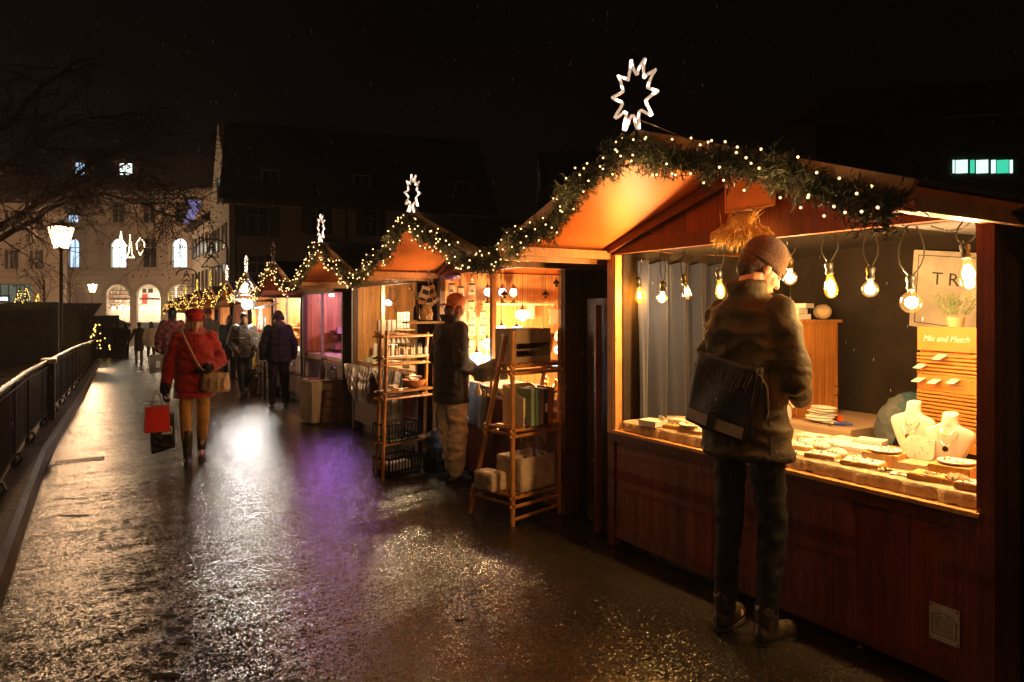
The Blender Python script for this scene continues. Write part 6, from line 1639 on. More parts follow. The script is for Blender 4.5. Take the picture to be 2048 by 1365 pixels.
from mathutils.bvhtree import BVHTree
def seams(root, lines, m, r_=.0028, part='jacket', nm='seam'):
    """sewn lines laid on the garment: each line a list of (angle deg, z) round the body axis, 0 = ahead, 90 = right"""
    ob = [c for c in root.children if c.name.split('.')[0] == part][0]
    bv = BVHTree.FromPolygons([v_.co for v_ in ob.data.vertices], [p_.vertices for p_ in ob.data.polygons]); q = MB()
    for ln in lines:
        pts = []
        for (a0, z0), (a1, z1) in zip(ln, ln[1:]):
            for k in range(9):
                a = R(a0 + (a1 - a0) * k / 8); z = z0 + (z1 - z0) * k / 8; d = Vector((math.sin(a), math.cos(a), 0))
                h = bv.ray_cast(Vector((0, 0, z)) + d * .8, -d)
                if h[0] is not None and (not pts or (h[0] - pts[-1]).length < .09): pts.append(h[0] + h[1] * r_ * .3)
        if len(pts) > 2: q.tube(pts, r_, 5)
    if q.v: q.build(nm, m, ob)
seamm = mat('dark_seam', (.015, .010, .006), .8)
seams(m1, [[(180, .80), (180, 1.36)], [(120, 1.36), (240, 1.36)], [(60, .835), (180, .83), (300, .835)], [(118, .82), (112, 1.25)], [(100, 1.02), (128, .98)]], seamm, .0032)
# 2 --- the man in the rust cap
fleece = mat('black_fleece', (.016, .014, .016), .95, var=.3, vscale=40, bump=.8, bscale=120, sheen=.15)
beige = mat('beige_cotton', (.85, .72, .48), .85, var=.12, vscale=9, bump=.3, bscale=40)
rust = mat('rust_cap_cotton', (.34, .10, .03), .85, var=.15, bump=.3, bscale=80)
m2, J2, s2, hp2 = person('man in a backwards rust cap and baggy beige trousers facing the lamp stall', (2.76, 5.60, gz(5.6)), -88, 1.68,
    dict(head=(0, .05, 1.62), pitch=12, yaw=8, elR=(.24, -.03, 1.14), wrR=(.15, .21, 1.02), elL=(-.24, -.03, 1.14), wrL=(-.12, .22, 1.02), anR=(.09, .0, .085), anL=(-.09, .06, .085), curlR=.9, curlL=.9),
    dict(jacket=fleece, hem=.76, bulk=1.16, trousers=beige, tb=1.32, ankle=.85, calf=1.05, tfold=.014, hat='cap', hatm=rust, backcap=True, glasses=True, hair='bob', folds=.010, ch=.085, hairm=mat('light_brown_hair', (.16, .08, .035), .7)), vox=.0065)
ph = thing('phone', 'small lit phone held by the man in the rust cap', 'phone', (3.02, 5.58, gz(5.6) + 1.04), R(-88)); MB().rbox((0, 0, 0), (.07, .008, .14), tiltx=R(-50)).build('phone_body', black, ph); MB().rbox((0, -.0055, .004), (.062, .001, .13), tiltx=R(-50)).build('phone_screen', emit('phone_screen_glow', (.5, .6, 1), 1.2), ph)

# 3 --- the woman in red
redw = mat('red_wool_coat', (.36, .010, .010), .85, var=.3, vscale=25, bump=.6, bscale=60, sheen=.4)
fur = mat('black_fake_fur', (.012, .009, .009), 1, var=.5, vscale=60, bump=1, bscale=150)
tan = mat('mustard_tan_trousers', (.42, .20, .045), .8, var=.12, bump=.2)
m3, J3, s3, hp3 = person('woman in a red coat and red cap walking with a red carrier bag', (.95, 7.95, gz(7.9)), 172, 1.60,
    dict(head=(0, .05, 1.61), pitch=10, yaw=14, elR=(.26, -.02, 1.12), wrR=(.30, .03, .86), elL=(-.27, -.06, 1.14), wrL=(-.13, .17, 1.07), anR=(.07, .12, .085), knR=(.09, .10, .49), anL=(-.07, -.14, .13), knL=(-.09, .02, .50), curlR=1.1, curlL=.9),
    dict(jacket=redw, hem=.74, bulk=1.18, flare=1.05, sleeve_r=1.05, trousers=tan, tb=.92, cut=.6, shoe='highboot', hat='beret', hatm=mat('red_felt_cap', (.42, .02, .015), .9, var=.2, bump=.4, bscale=90), hair='bob', hairm=mat('blond_grey_hair', (.40, .28, .18), .7), folds=.012, hood=True), vox=.008)
for S in 'RL':
    w, d, n, t = J3['hand' + S]
    q = MB(); cap(q, w - d * .035, w + d * .02, .052, .05, 14); fuse('fur_cuff', q, .009, fur, m3, 1, .5, folds(.008, 45))
    q = MB(); q.ell(w + d * .07, (.036, .036, .06), 12, 8, Matrix((t, n, d)).transposed().to_4x4()); 
    q = MB(); hand(q, w + d * .004, d, n, t, 1.3 * s3, J3['curl' + S]); fuse('glove', q, .0075, fur, m3, 1)
q = MB(); [q.ell(Vector((.13 * math.cos(a), -.06 - .06 * math.sin(a), 1.36 + .03 * math.cos(a * 2))) * s3, .035, 8, 6) for a in [k * .3 for k in range(0, 11)]]
fuse('fur_trim', q, .010, mat('beige_fake_fur', (.30, .19, .12), 1, var=.4, vscale=50, bump=1, bscale=120), m3, 1, .5, folds(.010, 50))
rz3 = R(172)
def lit_(): pass
def on3(x, y, z): c_, s_ = math.cos(rz3), math.sin(rz3); return Vector((.95 + x * c_ - y * s_, 7.95 + x * s_ + y * c_, gz(7.9) + z))
t = thing('handbag', 'beige quilted shoulder bag with a long strap across the red coat', 'handbag', on3(-.20, .17, .83), rz3)
g = MB(); g.loft([((0, 0, -.09), .12, .05), ((0, 0, -.06), .14, .062), ((0, 0, .05), .135, .055), ((0, 0, .10), .12, .03)], 26); fuse('bag_body', g, .010, mat('beige_grained_leather', (.45, .30, .17), .5, var=.15, bump=.3, bscale=40), t, 2, .5, folds(.008, 14))
g = MB()
for x in (-.08, -.02, .045, .10): g.tube([(x, .058, .06), (x + .01, .074, .0), (x, .070, -.06)], .007, 6)
g.build('bag_ribs', mat('brown_leather_trim', (.22, .12, .06), .5), t, smooth=True)
g = MB(); g.tube([(.10, .02, .09), (.19, .05, .25), (.28, .03, .45), (.33, -.05, .56)], .012, 6); g.tube([(-.11, .0, .08), (-.02, .0, .12), (.10, .02, .09)], .008, 6); g.build('bag_strap', mat('tan_strap', (.40, .20, .10), .5), t, smooth=True)
t = thing('red_carrier_bag', 'red paper carrier bag with small white script, held by the woman in red', 'bag', on3(.35, .05, .61), rz3 + R(12))
g = MB(); g.prism([(-.115, -.04, -.26), (.115, -.04, -.26), (.105, -.035, .0), (-.105, -.035, 0)], (0, .09, 0)); g.build('bag_body', mat('glossy_red_paper', (.62, .012, .008), .35, var=.1), t)
textmesh('lettering', 'No Une', .05, mat('pink_print', (.8, .35, .3), .6), frame4((0, .0515, -.10), (-1, 0, 0), (0, 0, 1)), t, shear=.2)
g = MB(); [g.tube([(-.05, y, .0), (-.03, y, .10), (0, y, .16), (.03, y, .10), (.05, y, .0)], .003, 5) for y in (-.03, .045)]; g.build('bag_handle', fur, t)
t = thing('black_carrier_bag', 'crumpled black carrier bag with the white letters TH in a box, under the red bag', 'bag', on3(.315, -.03, .51), rz3 - R(6))
g = MB(); g.prism([(-.13, -.03, -.34), (.08, -.03, -.40), (.11, -.03, -.06), (-.11, -.03, .0)], (0, .055, 0)); fuse('bag_body', g, .010, mat('black_plastic_bag', (.02, .02, .024), .4), t, 2, .5, folds(.010, 12))
MB().box(-.11, -.01, .036, .0385, -.20, -.12).build('white_label', paper, t)
textmesh('lettering', 'TH', .06, black, frame4((-.062, .0395, -.16), (-1, 0, 0), (0, 0, 1)), t)

seams(m3, [[(0, .73), (0, 1.40)], [(-35, .95), (-60, .92)], [(35, .95), (60, .92)], [(-90, .75), (0, .74), (90, .75)]], mat('dark_red_seam', (.08, .004, .004), .9), .004)
# 4 --- man with headphones, seen from behind
dkj = mat('black_softshell', (.009, .009, .009), .8, var=.25, vscale=12, bump=.4, bscale=60)
m4, J4, s4, hp4 = person('man in black walking away, wearing headphones over a grey hood', (2.76, 12.2, gz(12.2)), -4, 1.66,
    dict(head=(0, .02, 1.625), elR=(.27, -.03, 1.14), wrR=(.27, .06, .90), elL=(-.27, -.03, 1.14), wrL=(-.27, .04, .90), anR=(.12, .05, .085), anL=(-.12, -.05, .10), toeR=-10, toeL=8),
    dict(jacket=dkj, hem=.84, bulk=1.22, trousers=dkj, tb=1.12, hair='short', folds=.012), vox=.010)
q = MB(); q.ell(Vector((0, -.065, 1.50)) * s4, (.11, .07, .075), 14, 10); q.ell(Vector((0, .0, 1.50)) * s4, (.095, .085, .05), 14, 10); fuse('hood', q, .012, mat('grey_sweatshirt', (.10, .085, .08), .9), m4, 2, .5, folds(.006, 20))
q = MB(); q.tube([hp4(.085 * math.cos(a * .2244), -.01, .02 + .112 * math.sin(a * .2244)) for a in range(15)], .009, 8)
for sx in (-1, 1): q.ell(hp4(.09 * sx, -.005, -.01), (.022, .036, .042), 12, 8)
q.build('headphones', black, m4, smooth=True)

# 5 --- man in padded jacket
puf = mat('charcoal_padded_nylon', (.075, .08, .09), .5, var=.15, vscale=6, bump=.3, bscale=12)
refl = mat('white_reflective_tape', (.75, .75, .75), .4)
m5, J5, s5, hp5 = person('young bearded man in a dark padded jacket with white stripes walking this way', (2.70, 14.97, gz(15)), 176, 1.67,
    dict(head=(0, .03, 1.625), pitch=14, elR=(.255, -.05, 1.13), wrR=(.18, .12, .98), elL=(-.255, -.05, 1.13), wrL=(-.20, .12, .98), anR=(.05, .14, .085), knR=(.08, .10, .5), anL=(-.05, -.16, .16), knL=(-.08, .04, .5), curlR=1, curlL=1),
    dict(jacket=puf, hem=.80, bulk=1.30, sleeve_r=1.05, trousers=mat('charcoal_trousers', (.04, .04, .04), .8), tb=1.05, ankle=.85, hair='short', beard=True, skin=skin2, folds=.010, ch=.09, bands=[(1.22, 1.235, refl), (.96, .972, refl)]), vox=.010)

seams(m5, [[(-100, z), (0, z - .01), (100, z)] for z in (.86, .93, 1.04, 1.12, 1.30)] + [[(3, .82), (3, 1.40)]], seamm, .004)
seams(m4, [[(120, 1.32), (240, 1.32)], [(180, .85), (180, 1.32)]], seamm, .004)
seams(m2, [[(60, .79), (180, .78), (300, .79)], [(95, .80), (95, 1.20)]], seamm, .003)
# further walkers
pl_ = mat('red_black_plaid_wool', (.16, .03, .02), .9)
def plaid():
    m = MATS['red_black_plaid_wool']; nt_ = m.node_tree; b = [n for n in nt_.nodes if n.type == 'BSDF_PRINCIPLED'][0]
    tc = N(nt_, 'ShaderNodeTexCoord'); ck = N(nt_, 'ShaderNodeTexChecker'); ck.inputs['Scale'].default_value = 11; L(nt_, tc.outputs['Object'], ck.inputs[0])
    ck.inputs[1].default_value = (.30, .04, .02, 1); ck.inputs[2].default_value = (.05, .02, .015, 1); L(nt_, ck.outputs[0], b.inputs['Base Color'])
plaid()
blk = mat('black_wool_coat', (.02, .016, .014), .9, var=.3); gry = mat('grey_brown_coat', (.13, .10, .08), .85, var=.2); wht = mat('cream_jacket', (.55, .48, .40), .8, var=.1); dkt = mat('dark_trousers', (.018, .016, .016), .85)
m6 = person('tall person in a red plaid jacket walking away behind the woman in red', (1.60, 17.2, gz(17.2)), 5, 1.80, dict(wrL=(-.28, .0, .86), elL=(-.28, -.02, 1.14), elR=(.28, -.02, 1.14), wrR=(.28, .02, .88), anR=(.1, .1, .085), anL=(-.1, -.1, .10)),
            dict(jacket=pl_, hem=.72, bulk=1.35, trousers=mat('pale_trousers', (.40, .33, .25), .8), tb=1.0, hat='beanie', hatm=blk, hair='bob', folds=.01), vox=.012)[0]
t = thing('boutique_bag', 'brown paper carrier bag carried low by the person in plaid', 'bag', (1.30, 17.1, gz(17.1) + .40), R(4))
MB().box(-.16, .16, -.06, .06, 0, .40).build('bag_body', mat('dark_brown_paper', (.12, .075, .04), .5), t); g = MB(); g.tube([(-.05, 0, .40), (-.03, 0, .48), (.03, 0, .48), (.05, 0, .40)], .006, 5); g.build('bag_handle', black, t)
MB().box(-.04, .04, -.064, -.0605, .12, .26).build('bag_emblem', mat('pale_emblem', (.5, .4, .28), .5), t)
person('tall man in a grey brown coat hidden behind the shoulder of the woman in red', (2.56, 18.9, gz(18.9)), 178, 1.85, None, dict(jacket=gry, hem=.7, bulk=1.2, trousers=dkt, hat='beanie', hatm=mat('dark_red_knit', (.15, .03, .02), .9), folds=.008), vox=.012)
person('person in a dark coat half hidden behind the padded jacket, facing this way', (3.05, 18.8, gz(18.8)), 165, 1.70, dict(yaw=-20), dict(jacket=blk, hem=.6, bulk=1.2, trousers=dkt, hair='bob', folds=.008), vox=.012)
person('woman in a cream jacket and black leggings walking away in the distance', (2.08, 30.3, gz(30.3)), 4, 1.68, dict(anR=(.08, .12, .085), anL=(-.06, -.12, .10), elL=(-.25, -.02, 1.14), wrL=(-.25, .05, .9)), dict(jacket=wht, hem=.75, bulk=1.15, trousers=dkt, tb=.8, hair='long'), vox=.014)
person('person in a long black coat and pale skirt left of the cream jacket', P(278, 720, 28.5) * 1.0 + Vector((0, 0, 0)), 20, 1.70, dict(elL=(-.32, -.05, 1.15), wrL=(-.42, .02, .95)), dict(jacket=blk, hem=.55, bulk=1.05, trousers=gry, hair='short'), vox=.014)
cr_ = [(208, 37, 0, 'crowd member at the far left in a dark coat under the fairy lit tree'), (222, 36.5, 30, 'crowd member second from the left with a dark reddish hat'), (234, 37, -20, 'crowd member in the middle of the dark group by the railing end'), (226, 39, 160, 'crowd member at the back of the dark group, mostly hidden'), (251, 37.5, -10, 'crowd member at the right of the group in a short black coat, striding')]
for k, (px, Z, fc, lb) in enumerate(cr_):
    p = P(px, 700, Z); p.z = gz(p.y)
    person(lb, p, fc, 1.68 + .04 * (k % 3), dict(anR=(.1, .12, .085), anL=(-.1, -.12, .10)) if k in (2, 4) else None, dict(jacket=[blk, dkj, blk, gry, blk][k], hem=.6, bulk=1.15, trousers=dkt, hair='short' if k % 2 else 'long', hat='beanie' if k == 1 else None, hatm=MATS['dark_red_knit']), vox=.016, group='dark crowd at the end of the railing')
for o in list(scene.objects):
    if o.parent is None and o.get('category') == 'person' and abs(o.location.y) > 24: o.location.z = gz(o.location.y)
# ================================================================== street lamps
def street_lamp(p, hz, lb, pw, sc=1.0, g0=None):
    g0 = gz(p.y) if g0 is None else g0
    t = thing('street_lamp', lb, 'street lamp', (p.x, p.y, g0), group='old style street lamps')
    h = hz - g0
    MB().lathe((0, 0, 0), [(.09, 0), (.09, .25), (.06, .32), (.05, .6), (.042, h - .75 * sc), (.034, h - .36 * sc), (.05, h - .33 * sc), (.03, h - .29 * sc)], 12).build('pole', iron, t, smooth=True)
    a, b = .155 * sc, .285 * sc; z0, z1 = h - .26 * sc, h + .26 * sc
    g = MB(); q = MB()
    for k in range(6):
        t0, t1 = k * math.pi / 3, (k + 1) * math.pi / 3
        pa = [Vector((r_ * math.cos(tt), r_ * math.sin(tt), z)) for r_, tt, z in ((a, t0, z0), (a, t1, z0), (b, t1, z1), (b, t0, z1))]
        g.add(pa, [(0, 1, 2, 3)]); q.bar(pa[0] * 1.01, pa[3] * 1.01, .012, .012)
    q.lathe((0, 0, 0), [(b * 1.08, z1), (b * 1.1, z1 + .015), (.10 * sc, z1 + .12 * sc), (.03, z1 + .17 * sc), (.01, z1 + .22 * sc)], 6)
    q.lathe((0, 0, 0), [(.03, z0 - .05), (a * 1.03, z0 - .01), (a * 1.03, z0)], 6)
    q.build('lantern_frame', iron, t); o = g.build('lantern_glass', lampg, t)
    MB().ell((0, 0, h + .02), (.055 * sc, .055 * sc, .12 * sc), 10, 8).build('lantern_flame', emit('lantern_mantle_glow', (1, .72, .45), 90), t)
    light('POINT', 'lantern_light', (0, 0, h + .02), pw, (1, .60, .33), t, size=.10)
    return t
lampg = None
def lampglass():
    m, nt_, out = newmat('frosted_lantern_glass')
    t = N(nt_, 'ShaderNodeBsdfTransparent'); t.inputs[0].default_value = (1, .95, .88, 1)
    e = N(nt_, 'ShaderNodeEmission'); e.inputs[0].default_value = (1, .56, .27, 1); e.inputs[1].default_value = 2.4
    a = N(nt_, 'ShaderNodeAddShader'); L(nt_, t.outputs[0], a.inputs[0]); L(nt_, e.outputs[0], a.inputs[1]); L(nt_, a.outputs[0], out.inputs[0]); m.cycles.emission_sampling = 'NONE'
    return m
lampg = lampglass()
p = P(122, 476, 18.0); street_lamp(p, p.z, 'large glowing street lamp at the left, behind the bridge railing', 260, 1.04)
p = P(185, 577, 48.0); street_lamp(p, p.z, 'smaller distant street lamp beside the first arch', 1300, 1.0)
street_lamp(Vector((-1.0, -4.5, 0)), 3.4, 'unseen street lamp added by the bridge railing behind the viewer', 70, 1.0)  # added out of view to lift the stall fronts and foreground
for k, (x, y, pw) in enumerate(((-22, 52, 6200), (9.0, 62, 4200), (-40, 55, 3400))):  # extra lamps kept out of sight, added to brighten the arcade facade
    street_lamp(Vector((x, y, 0)), gz(y) + 4.2, 'unseen street lamp added to light the far square, hidden %s' % ['behind the market tents', 'behind the stall row', 'outside the view at the left'][k], pw)

# ================================================================== buildings
stucco = mat('warm_grey_stone_facade', (.40, .33, .27), .85, var=.10, vscale=.6, bump=.2, bscale=4)
stuc2 = mat('facade_string_course', (.33, .28, .23), .8, var=.12, vscale=2)
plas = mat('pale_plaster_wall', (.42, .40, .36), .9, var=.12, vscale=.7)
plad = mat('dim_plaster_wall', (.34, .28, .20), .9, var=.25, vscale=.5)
rooft = mat('dark_roof_tiles', (.030, .018, .016), .8, var=.35, vscale=3, bump=.4, bscale=12)
wdark = mat('dark_window_glass', (.02, .022, .025), .15)
wfr = mat('window_frame_paint', (.30, .27, .23), .6); shut = mat('dark_shutter_paint', (.05, .035, .028), .7, planks=None)
litc = emit('cool_lit_window', (.80, .95, .85), 1.15); litw = emit('warm_lit_window', (1, .85, .62), 1.3); litb = emit('blue_lit_window', (.45, .62, .85), .6)
def camM(x, Z, ang, z=0.0):
    """a wall frame: origin at pixel column x and distance Z, local +X runs along the wall turned `ang` degrees from the picture plane"""
    p = P(x, 620, Z); a = -PHI + R(ang); xa = Vector((math.cos(a), math.sin(a), 0)); return p, a
class Facade:
    """flat wall with real openings: local x along the wall, z up, wall faces local -y"""
    def __init__(s, name, label, cat, x, Z, ang, z0, w, h, m, th=.35):
        p, a = camM(x, Z, ang); s.r = thing(name, label, cat, (p.x, p.y, z0), a); s.w, s.h, s.m, s.th, s.holes, s.z0 = w, h, m, th, [], z0
    def hole(s, x0, x1, z0, z1, arch=False): s.holes.append((x0, x1, z0, z1, arch)); return s
    def build(s, nm='wall'):
        xs = sorted({0, s.w} | {v for h in s.holes for v in h[:2]})
        g = MB()
        for a, b in zip(xs, xs[1:]):
            m_ = (a + b) / 2; hs = sorted([h for h in s.holes if h[0] <= m_ <= h[1]], key=lambda h: h[2]); z = 0
            for h in hs:
                if h[2] > z + 1e-4: g.box(a, b, 0, s.th, z, h[2])
                z = h[3]
            if s.h > z: g.box(a, b, 0, s.th, z, s.h)
        for (x0, x1, z0, z1, ar) in s.holes:
            if ar:
                r_ = (x1 - x0) / 2; c = (x0 + x1) / 2; zc = z1 - r_; n = 10
                for sg in (-1, 1):
                    pts = [(c + sg * r_, 0, z1 - .0)] 
                    arc = [(c + sg * r_ * math.cos(k * math.pi / 2 / n), 0, zc + r_ * math.sin(k * math.pi / 2 / n)) for k in range(n + 1)]
                    for k in range(n): g.prism([(c + sg * r_, 0.001, z1 - .0005), (arc[k][0], .001, arc[k][2]), (arc[k + 1][0], .001, arc[k + 1][2])], (0, s.th - .002, 0))
        g.build(nm, s.m, s.r, smooth=False); return s
    def window(s, x0, x1, z0, z1, arch=False, glassm=None, bars=(1, 1), sh=False, nm='window', surround=True):
        g = MB(); t = .05; gm = glassm or wdark; y = s.th * .45
        g.box(x0, x0 + t, y, y + .06, z0, z1 - ((x1 - x0) / 2 if arch else 0)); g.box(x1 - t, x1, y, y + .06, z0, z1 - ((x1 - x0) / 2 if arch else 0)); g.box(x0 + t, x1 - t, y, y + .06, z0, z0 + t)
        if not arch: g.box(x0 + t, x1 - t, y, y + .06, z1 - t, z1)
        for k in range(bars[0]): xx = x0 + (x1 - x0) * (k + 1) / (bars[0] + 1); g.box(xx - t * .6, xx + t * .6, y - .005, y + .055, z0 + t, z1 - t)
        for k in range(bars[1]): zz = z0 + (z1 - z0) * ((k + 1) / (bars[1] + 1) if bars[1] > 1 else .70); g.box(x0 + t, x1 - t, y - .01, y + .05, zz - t * .6, zz + t * .6)
        w_ = g.build(nm, wfr if gm is wdark else shut, s.r)
        n = 10; c = (x0 + x1) / 2; r_ = (x1 - x0) / 2
        poly = [(x0, y + .07, z0), (x1, y + .07, z0)] + ([(c + r_ * math.cos(k * math.pi / n), y + .07, z1 - r_ + r_ * math.sin(k * math.pi / n)) for k in range(n + 1)] if arch else [(x1, y + .07, z1), (x0, y + .07, z1)])
        q = MB(); q.prism(poly, (0, .02, 0)); q.build('pane', gm, w_)
        if surround:
            q = MB(); q.box(x0 - .16, x0, -.05, .0, z0 - .1, z1 - (r_ if arch else 0)); q.box(x1, x1 + .16, -.05, .0, z0 - .1, z1 - (r_ if arch else 0)); q.box(x0 - .25, x1 + .25, -.12, -.001, z0 - .22, z0 - .101)
            if arch:
                for k in range(n):
                    a0, a1 = k * math.pi / n, (k + 1) * math.pi / n
                    q.prism([(c + rr * math.cos(a), 0 - .001, z1 - r_ + rr * math.sin(a)) for rr, a in ((r_, a0), (r_ + .16, a0), (r_ + .16, a1), (r_, a1))], (0, -.05, 0))
            else: q.box(x0 - .2, x1 + .2, -.08, -.001, z1, z1 + .2)
            q.build('sill', stuc2, w_)
        if sh:
            for xa, xb in ((x0 - (x1 - x0) * .55, x0 - .03), (x1 + .03, x1 + (x1 - x0) * .55)): MB().box(xa, xb, -.06, -.005 if not surround else -.052, z0, z1).build('shutter', shut, w_)
        return w_
# arcade building at the end of the street; pixel width to metres at Z=70: 0.05
Z0 = 70; k_ = Z0 / 1400; gb = -2.25
def px2x(px, x0=-60): return (px - x0) * k_
def px2z(py): return EYE - (py - 620) * k_ - gb
F1 = Facade('arcade_building', 'long stone building with lit round arches closing off the end of the street', 'building', 108, Z0 + .6, -1.5, gb, px2x(470, 108), px2z(376), stucco)
X = lambda px: px2x(px, 108)
ar = [(168, 206 - 4), (215, 263), (277, 326), (340, 388), (402, 450)]
for a, b in ar[1:]: F1.hole(X(a), X(b), 0.02, px2z(569), True)
up = [(138, 160, 'b'), (225, 256, 'l'), (288, 318, 'd'), (350, 380, 'l'), (412, 442, 'd')]
for a, b, k in up: F1.hole(X(a), X(b), px2z(535), px2z(477), True)
u2 = [(134, 158, 'b'), (225, 252, 'd'), (288, 314, 'd'), (354, 376, 'd')]
for a, b, k in u2: F1.hole(X(a), X(b), px2z(444), px2z(402))
F1.build()
for a, b, k in up: F1.window(X(a), X(b), px2z(535), px2z(477), True, {'b': litb, 'l': litc, 'd': wdark}[k])
for a, b, k in u2: F1.window(X(a), X(b), px2z(444), px2z(402), False, {'b': litb, 'd': wdark}[k])
q = MB(); W_ = X(470)
for py, hh, d in ((537, .28, .22), (548, .12, .1), (449, .25, .2), (397, .12, .1), (380, .35, .35), (560, .08, .06)): q.box(-.05, W_ + .05, -d, -.001, px2z(py) - hh, px2z(py))
for px in (170, 207, 270, 333, 396): q.box(X(px) - .35, X(px) + .35, -.07, -.0012, px2z(533), px2z(449) - .26)
q.build('string_course', stuc2, F1.r)
for a, b in ar[1:]:
    c = (X(a) + X(b)) / 2; r_ = (X(b) - X(a)) / 2; z1 = px2z(569); q = MB()
    for k in range(14):
        a0, a1 = k * math.pi / 14, (k + 1) * math.pi / 14; q.prism([(c + rr * math.cos(t_), -.002, z1 - r_ + rr * math.sin(t_)) for rr, t_ in ((r_, a0), (r_ + .4, a0), (r_ + .4, a1), (r_, a1))], (0, -.08, 0))
    q.build('arch_trim', stuc2, F1.r)
MB().prism([(-.3, -.5, px2z(376)), (-.3, 9, px2z(376)), (-.3, 6, px2z(290)), (-.3, 2.8, px2z(300))], (W_ + .6, 0, 0)).build('roof', rooft, F1.r)
dm = MB(); c = X(245); dm.box(c - 1.0, c + 1.0, .9, 3.5, px2z(362), px2z(318)); dm.prism([(c - 1.2, .7, px2z(318)), (c + 1.2, .7, px2z(318)), (c, .7, px2z(300))], (0, 2.8, 0)); d_ = dm.build('dormer', shut, F1.r)
MB().box(c - .62, c + .62, .86, .89, px2z(356), px2z(322)).build('pane', litc, d_)
q = MB(); q.box(c - .03, c + .03, .83, .858, px2z(356), px2z(322)); q.box(c - .62, c + .62, .835, .857, px2z(340), px2z(340) + .06); q.build('window_frame', shut, d_)
c = X(150); dm = MB(); dm.box(c - .9, c + .9, .9, 3.5, px2z(362), px2z(314)); d_ = dm.build('dormer', shut, F1.r); MB().box(c - .45, c + .45, .86, .89, px2z(350), px2z(320)).build('pane', litb, d_)
# shop interior behind the arches
r_ = F1.r
XI = lambda px, d=2.8: ((px - 1024) * (Z0 + .6 + d) - (108 - 1024) * (Z0 + .6)) / 1400
pz = lambda py: EYE - (py - 620) * (Z0 + 3.2) / 1400 - gb
MB().box(X(60), W_ + 4, 3.6, 3.8, 0, pz(556)).build('shop_back_wall', mat('shop_cream_wall', (.75, .66, .52), .7), r_)
MB().box(X(60), W_ + 4, .37, 3.6, -.02, .02).build('shop_floor', mat('shop_floor_stone', (.4, .32, .22), .5), r_)
MB().box(X(60), W_ + 4, .37, 3.6, pz(558), pz(552)).build('shop_ceiling', mat('shop_ceiling_plaster', (.75, .72, .66), .8), r_)

q = MB(); rs = random.Random(2)
for (xa, xb) in ((215, 268), (336, 392)):
    for py in (582, 590, 598, 606, 616): q.box(XI(xa), XI(xb), 3.0, 3.03, pz(py), pz(py) + .08)
q.build('bookshelf_board', brownwood, r_)
bc = [(.35, .12, .06), (.5, .4, .25), (.12, .10, .12), (.55, .5, .42), (.3, .2, .12)]
for j in range(5):
    q = MB()
    for (xa, xb) in ((215, 268), (336, 392)):
        for py in (582, 590, 598, 606, 616):
            x = XI(xa)
            while x < XI(xb) - .1:
                w_ = rs.uniform(.03, .07)
                if rs.randrange(5) == j: q.box(x, x + w_, 2.9, 3.0, pz(py) + .081, pz(py) + .081 + rs.uniform(.2, .3))
                x += w_
    o = q.build('shelved_books', mat('book_spines_%d' % j, bc[j], .7), r_); o['kind'] = 'stuff'
q = MB(); q.box(XI(277), XI(330), 2.8, 2.85, pz(600), pz(576)); q.build('white_partition', white, r_)
q = MB(); q.box(XI(286), XI(293.5), 2.74, 2.79, pz(586), pz(578)); q.box(XI(298), XI(306.5), 2.74, 2.79, pz(586), pz(578)); q.build('dark_panel', shut, r_)
MB().box(XI(286.5), XI(297), 2.6, 2.66, pz(608), pz(589)).build('red_banner', mat('red_banner_cloth', (.65, .03, .02), .7), r_)
for xa, xb in ((216, 262), (278, 325), (341, 386)):
    q = MB(); q.box(X(xa), X(xb), .25, .31, px2z(594.8), px2z(594)); q.box(X(xa), X(xb), .25, .31, px2z(609), px2z(608)); q.build('transom', shut, r_)
    q = MB(); q.box(X(xa) + .1, X(xb) - .1, .20, .24, px2z(600), px2z(596)); q.build('shop_sign', mat('pale_shop_sign', (.5, .45, .38), .6), r_)
    q = MB(); x = X(xa) + .5
    while x < X(xb) - .5: w_ = rs.uniform(.06, .14); q.box(x, x + w_, .185, .199, px2z(599), px2z(597)); x += w_ + .06
    q.build('sign_lettering', shut, r_)
q = MB(); q.box(XI(214), XI(330), 2.3, 2.6, .02, 1.05); q.build('shop_counter', pinetrim, r_)
q = MB(); q.box(XI(214), XI(328), 3.1, 3.2, 1.6, 2.35); q.build('menu_boards', mat('charcoal_menu_board', (.05, .05, .05), .5), r_)
for k in range(8): MB().ell((XI(222) + k * .75, 2.0, pz(609) - .4), .16, 12, 8).build('pendant_lamp', emit('shop_pendant_glow', (1, .92, .75), 6), r_)
for k, px in enumerate((228, 250, 292, 316, 352, 372)): light('POINT', 'shop_light', (XI(px), 1.6 + (k % 2) * .8, pz(607) - .3), 48, (1, .82, .56), r_, size=.3)
for k, (px, y, c, lb) in enumerate(((226, .9, (.05, .10, .35), 'tiny shop visitor in a blue jacket under the left arch'), (246, 2.0, (.04, .035, .035), 'tiny shop visitor in black in the left arch'), (258, 1.6, (.04, .03, .03), 'tiny shop visitor at the right jamb of the left arch'), (293, 2.1, (.55, .35, .12), 'tiny shop visitor in mustard yellow in the middle arch'), (306, 1.9, (.06, .07, .09), 'tiny shop visitor in grey in the middle arch'), (317, 1.2, (.05, .09, .10), 'tiny shop visitor in dark green at the right of the middle arch'))):
    wp = Matrix.Translation(r_.location) @ Matrix.Rotation(r_.rotation_euler[2], 4, 'Z') @ Vector((XI(px), y, .03))
    person(lb, wp, 30 * k, 1.70, None, dict(jacket=mat('visitor_coat_%d' % k, c, .8), hem=.7, bulk=1.1, trousers=dkt, hair='short'), vox=.03, group='people inside the lit shop')

